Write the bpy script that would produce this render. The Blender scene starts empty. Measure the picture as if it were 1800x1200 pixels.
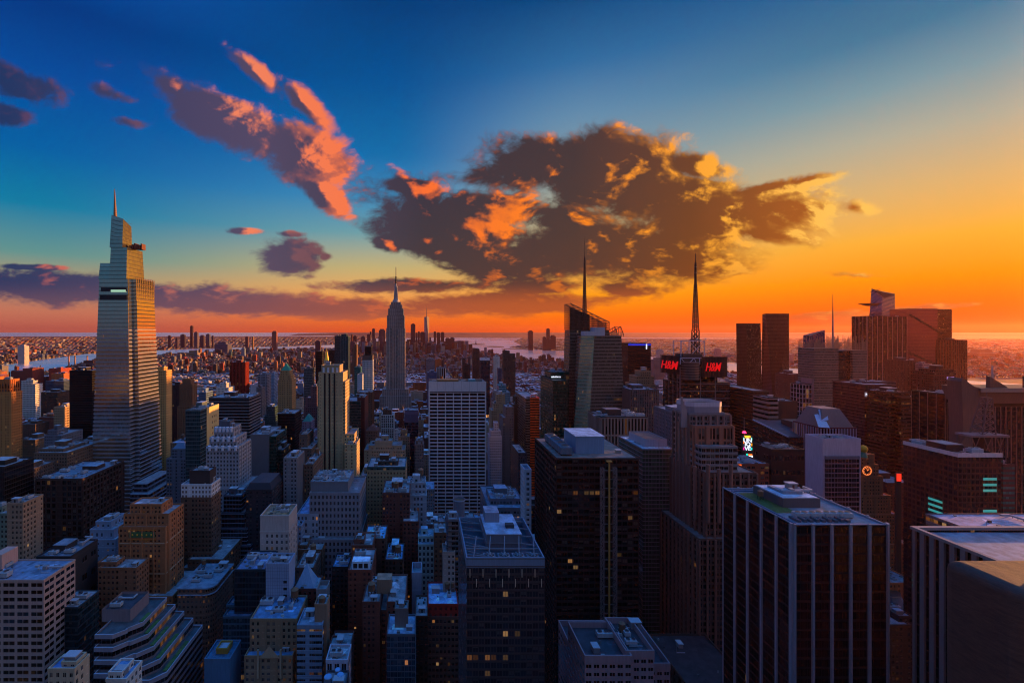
import bpy, math, random
import numpy as np
from mathutils import Vector
R = math.radians
sc = bpy.context.scene
COL = sc.collection
random.seed(7)

# ------------------------------------------------------------------ camera
CX, HY, F, EYE = 745.0, 583.0, 812.0, 259.0      # avenue vanishing point, horizon and focal length of the photo; eye height in metres
cam = bpy.data.cameras.new('camera'); camo = bpy.data.objects.new('camera', cam); COL.objects.link(camo)
camo.location = (0, 0, EYE); camo.rotation_euler = (R(90), 0, 0)
cam.sensor_width = 36; cam.lens = 36 * F / 1800
cam.shift_x = (900 - CX) / 1800; cam.shift_y = -(600 - HY) / 1800
cam.clip_start = 1; cam.clip_end = 200000
sc.camera = camo
sc.view_settings.view_transform = 'Standard'; sc.view_settings.look = 'None'
sc.view_settings.exposure = 1.0; sc.view_settings.gamma = 1
sc.view_settings.use_curve_mapping = False
sc.render.engine = 'CYCLES'
sc.cycles.use_denoising = True; sc.cycles.filter_width = 1.1
sc.cycles.max_bounces = 5; sc.cycles.diffuse_bounces = 2; sc.cycles.glossy_bounces = 3
sc.cycles.volume_bounces = 0; sc.cycles.transparent_max_bounces = 6
sc.cycles.caustics_reflective = False; sc.cycles.caustics_refractive = False
sc.cycles.sample_clamp_indirect = 4

def lin(c):
    return tuple(((v / 255) / 12.92 if v <= 10 else ((v / 255 + .055) / 1.055) ** 2.4) for v in c)
def X(px, Y): return (px - CX) / F * Y
def Z(py, Y): return EYE - (py - HY) / F * Y

# ------------------------------------------------------------------ node helper
class G:
    def __init__(s, nt): s.nt = nt
    def n(s, t, **k):
        nd = s.nt.nodes.new(t)
        for a, b in k.items(): setattr(nd, a, b)
        return nd
    def put(s, sock, v):
        if isinstance(v, bpy.types.NodeSocket): s.nt.links.new(v, sock)
        elif v is not None:
            if sock.type == 'RGBA' and len(v) == 3: v = (*v, 1)
            sock.default_value = v
    def m(s, op, a, b=None, c=None, clamp=False):
        nd = s.n('ShaderNodeMath', operation=op, use_clamp=clamp)
        for i, v in enumerate((a, b, c)):
            if v is not None: s.put(nd.inputs[i], v)
        return nd.outputs[0]
    def v(s, op, a, b=None, c=None):
        nd = s.n('ShaderNodeVectorMath', operation=op)
        s.put(nd.inputs[0], a)
        if b is not None: s.put(nd.inputs[3] if op == 'SCALE' else nd.inputs[1], b)
        if c is not None: s.put(nd.inputs[2], c)
        return nd.outputs['Value'] if op in ('LENGTH', 'DOT_PRODUCT', 'DISTANCE') else nd.outputs[0]
    def mix(s, f, a, b, mode='MIX'):
        nd = s.n('ShaderNodeMix', data_type='RGBA', blend_type=mode)
        s.put(nd.inputs[0], f); s.put(nd.inputs[6], a); s.put(nd.inputs[7], b)
        return nd.outputs[2]
    def mr(s, v, a, b, c=0.0, d=1.0, smooth=True):
        nd = s.n('ShaderNodeMapRange', interpolation_type='SMOOTHSTEP' if smooth else 'LINEAR')
        for i, q in enumerate((v, a, b, c, d)): s.put(nd.inputs[i], q)
        return nd.outputs[0]
    def xyz(s, v):
        nd = s.n('ShaderNodeSeparateXYZ'); s.put(nd.inputs[0], v); return nd.outputs
    def cxyz(s, x, y, z=0.0):
        nd = s.n('ShaderNodeCombineXYZ')
        for i, q in enumerate((x, y, z)): s.put(nd.inputs[i], q)
        return nd.outputs[0]
    def noise(s, v, scale, detail=4, rough=.5, dist=0.0, out=0):
        nd = s.n('ShaderNodeTexNoise')
        s.put(nd.inputs['Vector'], v); nd.inputs['Scale'].default_value = scale
        nd.inputs['Detail'].default_value = detail; nd.inputs['Roughness'].default_value = rough
        nd.inputs['Distortion'].default_value = dist
        return nd.outputs[out]
    def ramp(s, v, stops):
        nd = s.n('ShaderNodeValToRGB'); r = nd.color_ramp
        while len(r.elements) < len(stops): r.elements.new(.5)
        for e, (p, c) in zip(r.elements, sorted(stops)): e.position = p; e.color = (*c[:3], 1)
        s.put(nd.inputs[0], v); return nd.outputs[0]

# ------------------------------------------------------------------ sky
SUN_AZ, SUN_EL = 66.0, 4.6
def build_world():
    w = bpy.data.worlds.new('World'); sc.world = w; w.use_nodes = True
    nt = w.node_tree; nt.nodes.clear(); g = G(nt)
    w.cycles.sampling_method = 'MANUAL'; w.cycles.sample_map_resolution = 512
    d = g.n('ShaderNodeTexCoord').outputs['Generated']
    dx, dy, dz = g.xyz(d)
    el = g.m('DIVIDE', g.m('ARCSINE', dz), math.pi / 2)
    az = g.m('MULTIPLY', g.m('ARCTAN2', dx, dy), 180 / math.pi)
    def rp(st): return g.ramp(el, [(e / 90, lin(c)) for e, c in st])
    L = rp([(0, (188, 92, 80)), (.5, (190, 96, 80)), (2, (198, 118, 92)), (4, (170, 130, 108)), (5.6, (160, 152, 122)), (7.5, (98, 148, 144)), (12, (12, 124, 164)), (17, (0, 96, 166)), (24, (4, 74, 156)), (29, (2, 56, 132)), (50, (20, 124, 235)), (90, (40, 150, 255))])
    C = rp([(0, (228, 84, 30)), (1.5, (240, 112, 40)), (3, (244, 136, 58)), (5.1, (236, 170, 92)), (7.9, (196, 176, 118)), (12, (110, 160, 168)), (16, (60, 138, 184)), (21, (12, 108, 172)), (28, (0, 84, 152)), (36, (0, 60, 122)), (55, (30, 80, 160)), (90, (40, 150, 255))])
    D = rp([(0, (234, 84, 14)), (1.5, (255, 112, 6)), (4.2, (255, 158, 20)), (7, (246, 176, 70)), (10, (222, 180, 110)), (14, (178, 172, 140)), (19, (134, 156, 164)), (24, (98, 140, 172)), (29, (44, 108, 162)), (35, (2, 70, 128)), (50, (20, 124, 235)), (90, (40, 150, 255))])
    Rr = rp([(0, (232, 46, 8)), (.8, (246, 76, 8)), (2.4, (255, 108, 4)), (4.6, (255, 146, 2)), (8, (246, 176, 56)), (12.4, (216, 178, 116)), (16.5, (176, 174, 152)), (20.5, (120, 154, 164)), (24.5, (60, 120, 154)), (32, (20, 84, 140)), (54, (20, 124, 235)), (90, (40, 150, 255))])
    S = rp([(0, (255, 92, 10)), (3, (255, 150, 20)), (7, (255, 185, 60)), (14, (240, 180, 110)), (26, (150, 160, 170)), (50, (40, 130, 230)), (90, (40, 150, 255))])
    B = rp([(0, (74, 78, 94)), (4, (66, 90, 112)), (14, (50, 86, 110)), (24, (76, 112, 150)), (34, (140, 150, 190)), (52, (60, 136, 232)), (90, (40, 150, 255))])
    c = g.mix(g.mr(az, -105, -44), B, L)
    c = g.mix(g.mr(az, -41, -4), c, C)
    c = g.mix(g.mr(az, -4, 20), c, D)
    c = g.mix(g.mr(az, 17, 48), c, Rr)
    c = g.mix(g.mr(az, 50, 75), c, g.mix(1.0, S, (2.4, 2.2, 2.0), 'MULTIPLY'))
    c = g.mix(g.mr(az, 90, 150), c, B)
    # the air towards the low sun glows
    sd = (math.sin(R(SUN_AZ)) * math.cos(R(SUN_EL)), math.cos(R(SUN_AZ)) * math.cos(R(SUN_EL)), math.sin(R(SUN_EL)))
    ds = g.v('DOT_PRODUCT', d, sd)
    glow = g.m('POWER', g.m('MAXIMUM', ds, 0.0), 30.0)
    c = g.mix(1.0, c, g.mix(glow, (0, 0, 0), lin((90, 30, 0))), 'ADD')
    # clouds on the plane of directions u = x/y, v = z/y
    yy = g.m('MAXIMUM', dy, 0.02)
    u = g.m('DIVIDE', dx, yy); v = g.m('DIVIDE', dz, yy)
    blobs = [  # px, py, rx, ry, turn, strength
        (950, 296, 108, 48, -8, 1.15), (1065, 305, 138, 54, 2, 1.25), (1185, 345, 120, 50, 0, 1.2), (1265, 385, 165, 46, -4, 1.15),
        (1090, 440, 215, 48, 0, 1.2), (1235, 464, 85, 30, 0, 1.1), (795, 402, 135, 52, 12, 1.2), (865, 458, 95, 36, 8, 1.15), (880, 370, 110, 40, 0, 1.0), (980, 385, 130, 40, 0, .6),
        (1355, 335, 90, 18, -10, .85), (1430, 318, 60, 12, -12, .7), (1350, 410, 90, 20, 8, 1),
        (1522, 366, 34, 15, 5, 1.0), (725, 330, 60, 14, 5, .95), (1235, 297, 66, 28, 8, 1.05), (1400, 368, 105, 20, 0, .85),
        (400, 210, 140, 38, 25, .98), (535, 268, 66, 42, 30, 1.1), (300, 152, 58, 26, 25, .8), (452, 128, 62, 17, 38, .92),
        (535, 180, 64, 18, 44, .9), (575, 345, 66, 22, 40, .95), (515, 450, 54, 28, 0, 1.1), (38, 148, 76, 30, 16, .8),
        (10, 200, 44, 18, 8, .8), (680, 430, 30, 16, 10, .9), (572, 452, 18, 11, 0, .8), (210, 170, 70, 18, 20, .5), (230, 215, 60, 16, 12, .48),
        (70, 505, 175, 25, 2, 1.05), (400, 530, 200, 22, 3, 1.05), (610, 545, 200, 18, 1, .9), (720, 502, 130, 13, 0, .95),
        (60, 470, 60, 6, 2, .8), (850, 535, 220, 20, -1, .9), (950, 503, 84, 13, -2, .95), (1105, 508, 60, 12, 0, .95),
        (432, 406, 32, 7, 0, .8), (512, 411, 32, 7, 3, .8), (1440, 560, 130, 13, -2, .75), (1640, 540, 95, 8, -3, .65), (1500, 483, 95, 9, 3, .55)]
    def field(name, fine=True):
        grp = bpy.data.node_groups.new(name, 'ShaderNodeTree')
        grp.interface.new_socket('P', in_out='INPUT', socket_type='NodeSocketVector')
        grp.interface.new_socket('F', in_out='OUTPUT', socket_type='NodeSocketFloat')
        q = G(grp); gi = q.n('NodeGroupInput'); go = q.n('NodeGroupOutput'); P = gi.outputs[0]
        px_, py_, _ = q.xyz(P)
        acc = None
        for (bx, by, rx, ry, rot, st) in blobs:
            mp = q.n('ShaderNodeMapping', vector_type='TEXTURE')
            q.put(mp.inputs[0], P if acc is None else q.v('MULTIPLY_ADD', acc, (1e-7,) * 3, P))   # chained so that the shader stays small
            mp.inputs['Location'].default_value = ((bx - CX) / F, (HY - by) / F, 0)
            mp.inputs['Rotation'].default_value = (0, 0, R(-rot))
            mp.inputs['Scale'].default_value = (rx / F, ry / F, 1)
            f = q.m('SUBTRACT', st, q.v('LENGTH', mp.outputs[0]))
            acc = f if acc is None else q.m('SMOOTH_MAX', acc, f, .18)
        sv = q.m('SQRT', q.m('MAXIMUM', q.m('ADD', py_, .02), 0.001))
        nv = q.cxyz(q.m('MULTIPLY', px_, 6.5), q.m('MULTIPLY', sv, 10.5), .37)
        n1 = q.noise(nv, 1.0, 6.5 if fine else 4, .6, .25)
        r = q.m('ADD', acc, q.m('MULTIPLY', q.m('SUBTRACT', n1, .5), 2.75))
        if fine: r = q.m('ADD', r, q.m('MULTIPLY', q.m('SUBTRACT', q.noise(q.v('SCALE', nv, 3.3), 1.0, 4, .6, .6), .5), .9))
        q.put(go.inputs[0], r)
        return grp
    fg = field('cloud_field'); fg2 = field('cloud_field_coarse', False)
    P = g.cxyz(u, v, 0.0)
    def ev(p, grp=None):
        nd = g.n('ShaderNodeGroup'); nd.node_tree = grp or fg; g.put(nd.inputs[0], p); return nd.outputs[0]
    f0 = ev(P)
    su, sv_ = math.tan(R(SUN_AZ)), math.tan(R(SUN_EL)) / math.cos(R(SUN_AZ))
    toward = g.v('NORMALIZE', g.v('SUBTRACT', (su, sv_, 0), P))
    f1 = ev(g.v('MULTIPLY_ADD', f0, (1e-7,) * 3, g.v('ADD', P, g.v('SCALE', toward, .022))), fg2)
    ahead = g.m('GREATER_THAN', dy, .03)
    dens = g.m('MULTIPLY', g.mr(f0, -.36, .26), ahead)
    thick = g.mr(f0, -.1, .9)
    lit = g.m('ADD', g.m('MULTIPLY', g.m('SUBTRACT', f0, f1), 1.25), g.m('MULTIPLY', g.m('SUBTRACT', .42, thick), .5))
    # more sunlight reaches the clouds on the sun's side and the detached left ones
    bias = g.ramp(g.mr(u, -.9, 1.0, smooth=False), [(0, (0,)*3), (.12, (.05,)*3), (.24, (.16,)*3), (.31, (.46,)*3), (.37, (.78,)*3), (.41, (.16,)*3), (.55, (.30,)*3), (.72, (.38,)*3), (1, (.72,)*3)])
    bias = g.m('MULTIPLY', g.xyz(bias)[0], 1.0)
    low = g.mr(v, .15, .25, .5, 1.0)
    lit = g.mr(g.m('ADD', lit, g.m('SUBTRACT', bias, .34)), -.06, .95)
    lit = g.m('MULTIPLY', lit, low)
    hs = None                                                    # where the cloud opens towards the sun
    for bx, by, rx, ry, k in ((895, 378, 62, 46, .85), (845, 398, 46, 22, .6), (1036, 390, 26, 16, .7), (795, 338, 34, 18, .8), (730, 332, 30, 14, .6), (1245, 300, 60, 26, .6), (1300, 425, 80, 22, .55), (1150, 478, 90, 16, .6), (1270, 470, 50, 22, .5), (870, 486, 70, 14, .55), (1430, 330, 70, 26, .5), (550, 262, 46, 34, .5), (480, 130, 50, 24, .5)):
        mp = g.n('ShaderNodeMapping', vector_type='TEXTURE'); g.put(mp.inputs[0], P if hs is None else g.v('MULTIPLY_ADD', hs, (1e-7,) * 3, P))
        mp.inputs['Location'].default_value = ((bx - CX) / F, (HY - by) / F, 0); mp.inputs['Scale'].default_value = (rx / F, ry / F, 1)
        q_ = g.m('MULTIPLY', g.m('MAXIMUM', g.m('SUBTRACT', 1.0, g.v('LENGTH', mp.outputs[0])), 0.0), k); hs = q_ if hs is None else g.m('MAXIMUM', hs, q_)
    lit = g.m('MINIMUM', g.m('ADD', lit, g.mr(g.m('ADD', hs, g.m('MULTIPLY', g.m('SUBTRACT', f0, f1), 1.8)), .20, 1.05, 0.0, .85)), 1.0)
    for bx, by, rx, ry in ((515, 450, 110, 60), (30, 165, 170, 110), (215, 190, 90, 70)):      # clouds that the sun no longer reaches
        mp = g.n('ShaderNodeMapping', vector_type='TEXTURE'); g.put(mp.inputs[0], g.v('MULTIPLY_ADD', lit, (1e-7,) * 3, P))
        mp.inputs['Location'].default_value = ((bx - CX) / F, (HY - by) / F, 0); mp.inputs['Scale'].default_value = (rx / F, ry / F, 1)
        lit = g.m('MULTIPLY', lit, g.mr(g.v('LENGTH', mp.outputs[0]), .6, 1.0, .12, 1.0))
    lit = g.m('MULTIPLY', lit, g.mr(v, .06, .17, .35, 1.0))
    body = g.ramp(g.mr(u, -.9, .9, smooth=False), [(0, lin((36, 54, 96))), (.3, lin((84, 72, 98))), (.5, lin((60, 50, 58))), (.68, lin((66, 50, 50))), (.82, lin((104, 60, 34))), (1, lin((170, 92, 30)))])
    lowc = g.mix(g.mr(u, -.7, .3), lin((98, 76, 96)), lin((176, 86, 44)))
    body = g.mix(g.mr(v, .05, .115), lowc, body)
    hot = g.ramp(g.mr(u, -.9, .9, smooth=False), [(0, lin((200, 100, 90))), (.28, lin((244, 132, 94))), (.5, lin((255, 112, 42))), (.68, lin((255, 132, 20))), (.85, lin((255, 170, 50))), (1, lin((255, 196, 90)))])
    cc = g.mix(lit, body, hot)
    c = g.mix(g.m('MULTIPLY', dens, g.mr(v, .0, .05, .35, .97)), c, cc)
    c = g.mix(g.mr(dz, -.02, 0.0), lin((70, 45, 40)), c)
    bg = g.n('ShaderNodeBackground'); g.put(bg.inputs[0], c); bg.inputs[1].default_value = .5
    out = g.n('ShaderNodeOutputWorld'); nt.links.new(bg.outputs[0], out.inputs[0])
build_world()

sl = bpy.data.lights.new('sun', 'SUN'); sl.energy = 5.0; sl.color = (1.0, .40, .09); sl.angle = R(.6)
so = bpy.data.objects.new('sun', sl); COL.objects.link(so)
_d = Vector((math.sin(R(SUN_AZ)) * math.cos(R(SUN_EL)), math.cos(R(SUN_AZ)) * math.cos(R(SUN_EL)), math.sin(R(SUN_EL))))
so.rotation_euler = _d.to_track_quat('Z', 'Y').to_euler(); so.location = (500, 300, 900)

# ------------------------------------------------------------------ materials
def new_mat(name):
    m = bpy.data.materials.new(name); m.use_nodes = True; m.node_tree.nodes.clear()
    g = G(m.node_tree); out = g.n('ShaderNodeOutputMaterial'); return m, g, out
def attr(g, name):
    a = g.n('ShaderNodeAttribute'); a.attribute_name = name; return a

def facade_material():
    m, g, out = new_mat('facade_and_roof_surfaces')
    col, gcol, wf = attr(g, 'col'), attr(g, 'gcol'), attr(g, 'wf')
    uv = g.n('ShaderNodeUVMap'); uv.uv_map = 'UVMap'
    u, v, _ = g.xyz(uv.outputs[0])
    hf, vf, seed = g.xyz(wf.outputs['Vector'])
    fu, fv = g.m('FRACT', u), g.m('FRACT', v)
    ax = g.m('ABSOLUTE', g.m('SUBTRACT', fu, .5)); ay = g.m('ABSOLUTE', g.m('SUBTRACT', fv, .5))
    mx = g.m('LESS_THAN', ax, g.m('MULTIPLY', hf, .5)); my = g.m('LESS_THAN', ay, g.m('MULTIPLY', vf, .5))
    win = g.m('MULTIPLY', mx, my)
    win = g.m('MULTIPLY', win, g.m('GREATER_THAN', ax, .022))
    # masonry fronts: some bays stay blank and every so many storeys a belt course runs round
    mas = g.m('MULTIPLY', g.m('GREATER_THAN', col.outputs['Alpha'], .0151), g.m('LESS_THAN', gcol.outputs['Alpha'], .05))
    wb = g.n('ShaderNodeTexWhiteNoise', noise_dimensions='2D'); g.put(wb.inputs['Vector'], g.cxyz(g.m('FLOOR', u), seed))
    blank = g.m('LESS_THAN', wb.outputs['Value'], .09)
    belt = g.m('LESS_THAN', g.m('FRACT', g.m('ADD', g.m('DIVIDE', g.m('FLOOR', v), 8.0), seed)), .12)
    edge = g.m('MULTIPLY', g.m('MULTIPLY', belt, g.m('GREATER_THAN', fv, .84)), mas)
    win = g.m('MULTIPLY', win, g.m('SUBTRACT', 1.0, g.m('MULTIPLY', mas, g.m('MAXIMUM', blank, g.m('MULTIPLY', belt, g.m('GREATER_THAN', fv, .6))))))
    wn = g.n('ShaderNodeTexWhiteNoise', noise_dimensions='3D')
    g.put(wn.inputs['Vector'], g.cxyz(g.m('FLOOR', u), g.m('FLOOR', v), seed))
    r1, r2, r3 = g.xyz(wn.outputs['Color'])
    wr = g.n('ShaderNodeTexWhiteNoise', noise_dimensions='3D')      # a whole storey may have its lamps on
    g.put(wr.inputs['Vector'], g.cxyz(g.m('FLOOR', g.m('DIVIDE', u, 9.0)), g.m('FLOOR', v), g.m('ADD', seed, 3.7)))
    row = wr.outputs['Value']
    litp = col.outputs['Alpha']
    isroof = g.m('GREATER_THAN', litp, 1.5)
    geo = g.n('ShaderNodeNewGeometry'); pos = geo.outputs['Position']
    shop = g.m('MULTIPLY', g.m('LESS_THAN', g.xyz(pos)[2], 8.0), g.m('MULTIPLY', g.m('GREATER_THAN', litp, .001), .6))      # shop windows at street level
    lit = g.m('MAXIMUM', g.m('LESS_THAN', r3, g.m('ADD', litp, shop)), g.m('MULTIPLY', g.m('LESS_THAN', row, g.m('MULTIPLY', litp, .8)), g.m('LESS_THAN', r2, .7)))
    lit = g.m('MULTIPLY', g.m('MULTIPLY', lit, win), g.m('SUBTRACT', 1.0, isroof))
    lv = g.m('ADD', g.m('DIVIDE', g.m('SUBTRACT', fv, .5), g.m('MAXIMUM', vf, .05)), .5)
    blind = g.m('MULTIPLY', g.m('GREATER_THAN', r1, .66), g.m('GREATER_THAN', lv, g.m('SUBTRACT', 1.0, g.m('MULTIPLY', r2, .85))))
    n1 = g.noise(pos, .035, 3, .6); n2 = g.noise(g.v('MULTIPLY', pos, (1.3, 1.3, .12)), 1.0, 3, .6)
    var = g.m('ADD', g.m('ADD', .55, g.m('MULTIPLY', edge, .35)), g.m('ADD', g.m('MULTIPLY', n1, .36), g.m('MULTIPLY', n2, .54)))
    sill = g.m('MULTIPLY', g.m('MULTIPLY', mx, g.m('LESS_THAN', g.m('ABSOLUTE', g.m('SUBTRACT', g.m('ADD', g.m('SUBTRACT', fv, .5), g.m('MULTIPLY', vf, .5)), -.05)), .05)), mas)
    var = g.m('ADD', var, g.m('MULTIPLY', sill, .45))
    n3 = g.noise(pos, .22, 4, .7)
    rv = g.mr(n3, .32, .68, .8, 1.75)                          # stains and patches on roofs
    var = g.m('ADD', g.m('MULTIPLY', var, g.m('SUBTRACT', 1.0, isroof)), g.m('MULTIPLY', rv, isroof))
    wall = g.mix(1.0, col.outputs['Color'], g.cxyz(var, var, var), 'MULTIPLY')
    glassv = g.m('ADD', 1.0, g.m('MULTIPLY', g.m('SUBTRACT', r2, .5), g.m('SUBTRACT', 1.3, g.m('MULTIPLY', gcol.outputs['Alpha'], 1.25))))
    metal = g.m('MULTIPLY', win, gcol.outputs['Alpha'])
    glass = g.mix(1.0, gcol.outputs['Color'], g.cxyz(glassv, glassv, glassv), 'MULTIPLY')
    matte = g.m('MULTIPLY', g.m('MULTIPLY', blind, g.m('GREATER_THAN', litp, .0055)), g.m('SUBTRACT', 1.0, gcol.outputs['Alpha']))
    glass = g.mix(g.m('MULTIPLY', matte, .45), glass, (.13, .12, .11))
    base = g.mix(win, wall, glass)
    rough = g.m('ADD', g.m('MULTIPLY', win, g.m('ADD', -.72, g.m('MULTIPLY', matte, .3))), .84)
    rough = g.m('SUBTRACT', rough, g.m('MULTIPLY', isroof, .36))
    tilt = g.v('SCALE', g.v('SUBTRACT', wn.outputs['Color'], (.5, .5, .5)), g.m('MULTIPLY', win, .018))
    nrm = g.v('NORMALIZE', g.v('ADD', geo.outputs['Normal'], tilt))
    p = g.n('ShaderNodeBsdfPrincipled')
    g.put(p.inputs['Base Color'], base); g.put(p.inputs['Roughness'], rough); g.put(p.inputs['Metallic'], metal)
    g.put(p.inputs['Normal'], nrm)
    warm = g.mix(r1, (1.0, .30, .05), (1.0, .58, .22))
    g.put(p.inputs['Emission Color'], warm)
    g.put(p.inputs['Emission Strength'], g.m('MULTIPLY', g.m('MULTIPLY', lit, g.m('ADD', 1.0, g.m('MULTIPLY', shop, 16.0))), g.m('ADD', .015, g.m('MULTIPLY', g.m('POWER', r2, 3.0), .17))))
    g.nt.links.new(p.outputs[0], out.inputs[0])
    return m
FAC = facade_material()

def simple(name, c, rough=.6, metal=0.0, emit=None, es=0.0, noise=0.0, scale=.3):
    m, g, out = new_mat(name)
    p = g.n('ShaderNodeBsdfPrincipled'); p.inputs['Roughness'].default_value = rough; p.inputs['Metallic'].default_value = metal
    if noise:
        geo = g.n('ShaderNodeNewGeometry'); n = g.noise(geo.outputs['Position'], scale, 5, .65)
        k = g.mr(n, .3, .7, 1 - noise, 1 + noise)
        g.put(p.inputs['Base Color'], g.mix(1.0, (*c, 1), g.cxyz(k, k, k), 'MULTIPLY'))
    else: p.inputs['Base Color'].default_value = (*c, 1)
    if emit: p.inputs['Emission Color'].default_value = (*emit, 1); p.inputs['Emission Strength'].default_value = es
    g.nt.links.new(p.outputs[0], out.inputs[0]); return m
M_STEEL = simple('grey_steel', (.30, .31, .34), .5, .3)
M_DARK = simple('dark_steel', (.05, .045, .045), .6, .2)
M_RED = simple('red_sign', (.5, .01, .01), .5, 0, (1, .004, .01), .26)
M_WHITE = simple('white_sign', (.8, .8, .8), .5, 0, (.85, .9, 1), .5)
M_UNIT = simple('painted_sheet_metal', (.42, .46, .50), .5, .1, noise=.15)
M_WOOD = simple('weathered_tank_wood', (.16, .085, .05), .85, noise=.3, scale=1.5)
M_TRUNK = simple('bark', (.05, .035, .025), .9)
def leafmat():
    m, g, out = new_mat('leaves')
    geo = g.n('ShaderNodeNewGeometry'); n = g.noise(geo.outputs['Position'], .35, 3, .6)
    c = g.ramp(n, [(.3, (.03, .075, .018)), (.55, (.08, .16, .035)), (.75, (.15, .20, .05))])
    p = g.n('ShaderNodeBsdfPrincipled'); g.put(p.inputs['Base Color'], c); p.inputs['Roughness'].default_value = .8
    g.nt.links.new(p.outputs[0], out.inputs[0]); return m
M_LEAF = leafmat()

# ------------------------------------------------------------------ mesh building
class St:          # how a wall looks: colour, glass, bay and storey in metres, share of the bay and storey that is glass
    def __init__(s, col, g=(22, 26, 32), bay=3.2, fl=3.8, hf=.5, vf=.5, lit=.02, refl=0.0, pier=None, band=None, roof=(124, 128, 134), pc=None, bc=None):
        s.col = tuple(v * (.78 if max(col) < 150 else .95) for v in lin(col)); s.g = lin(g); s.bay, s.fl, s.hf, s.vf, s.lit, s.refl = bay, fl, hf, vf, lit, refl
        s.pier, s.band, s.roof = pier, band, lin(roof)
        s.pc = lin(pc) if pc else s.col; s.bc = lin(bc) if bc else s.col
    def but(s, **k):
        import copy; t = copy.copy(s)
        for a, b in k.items(): setattr(t, a, lin(b) if a in ('col', 'g', 'roof', 'pc', 'bc') else b)
        if 'col' in k and 'pc' not in k: t.pc = t.col
        if 'col' in k and 'bc' not in k: t.bc = t.col
        return t
PLAIN = (0.0, 0.0)
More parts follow.
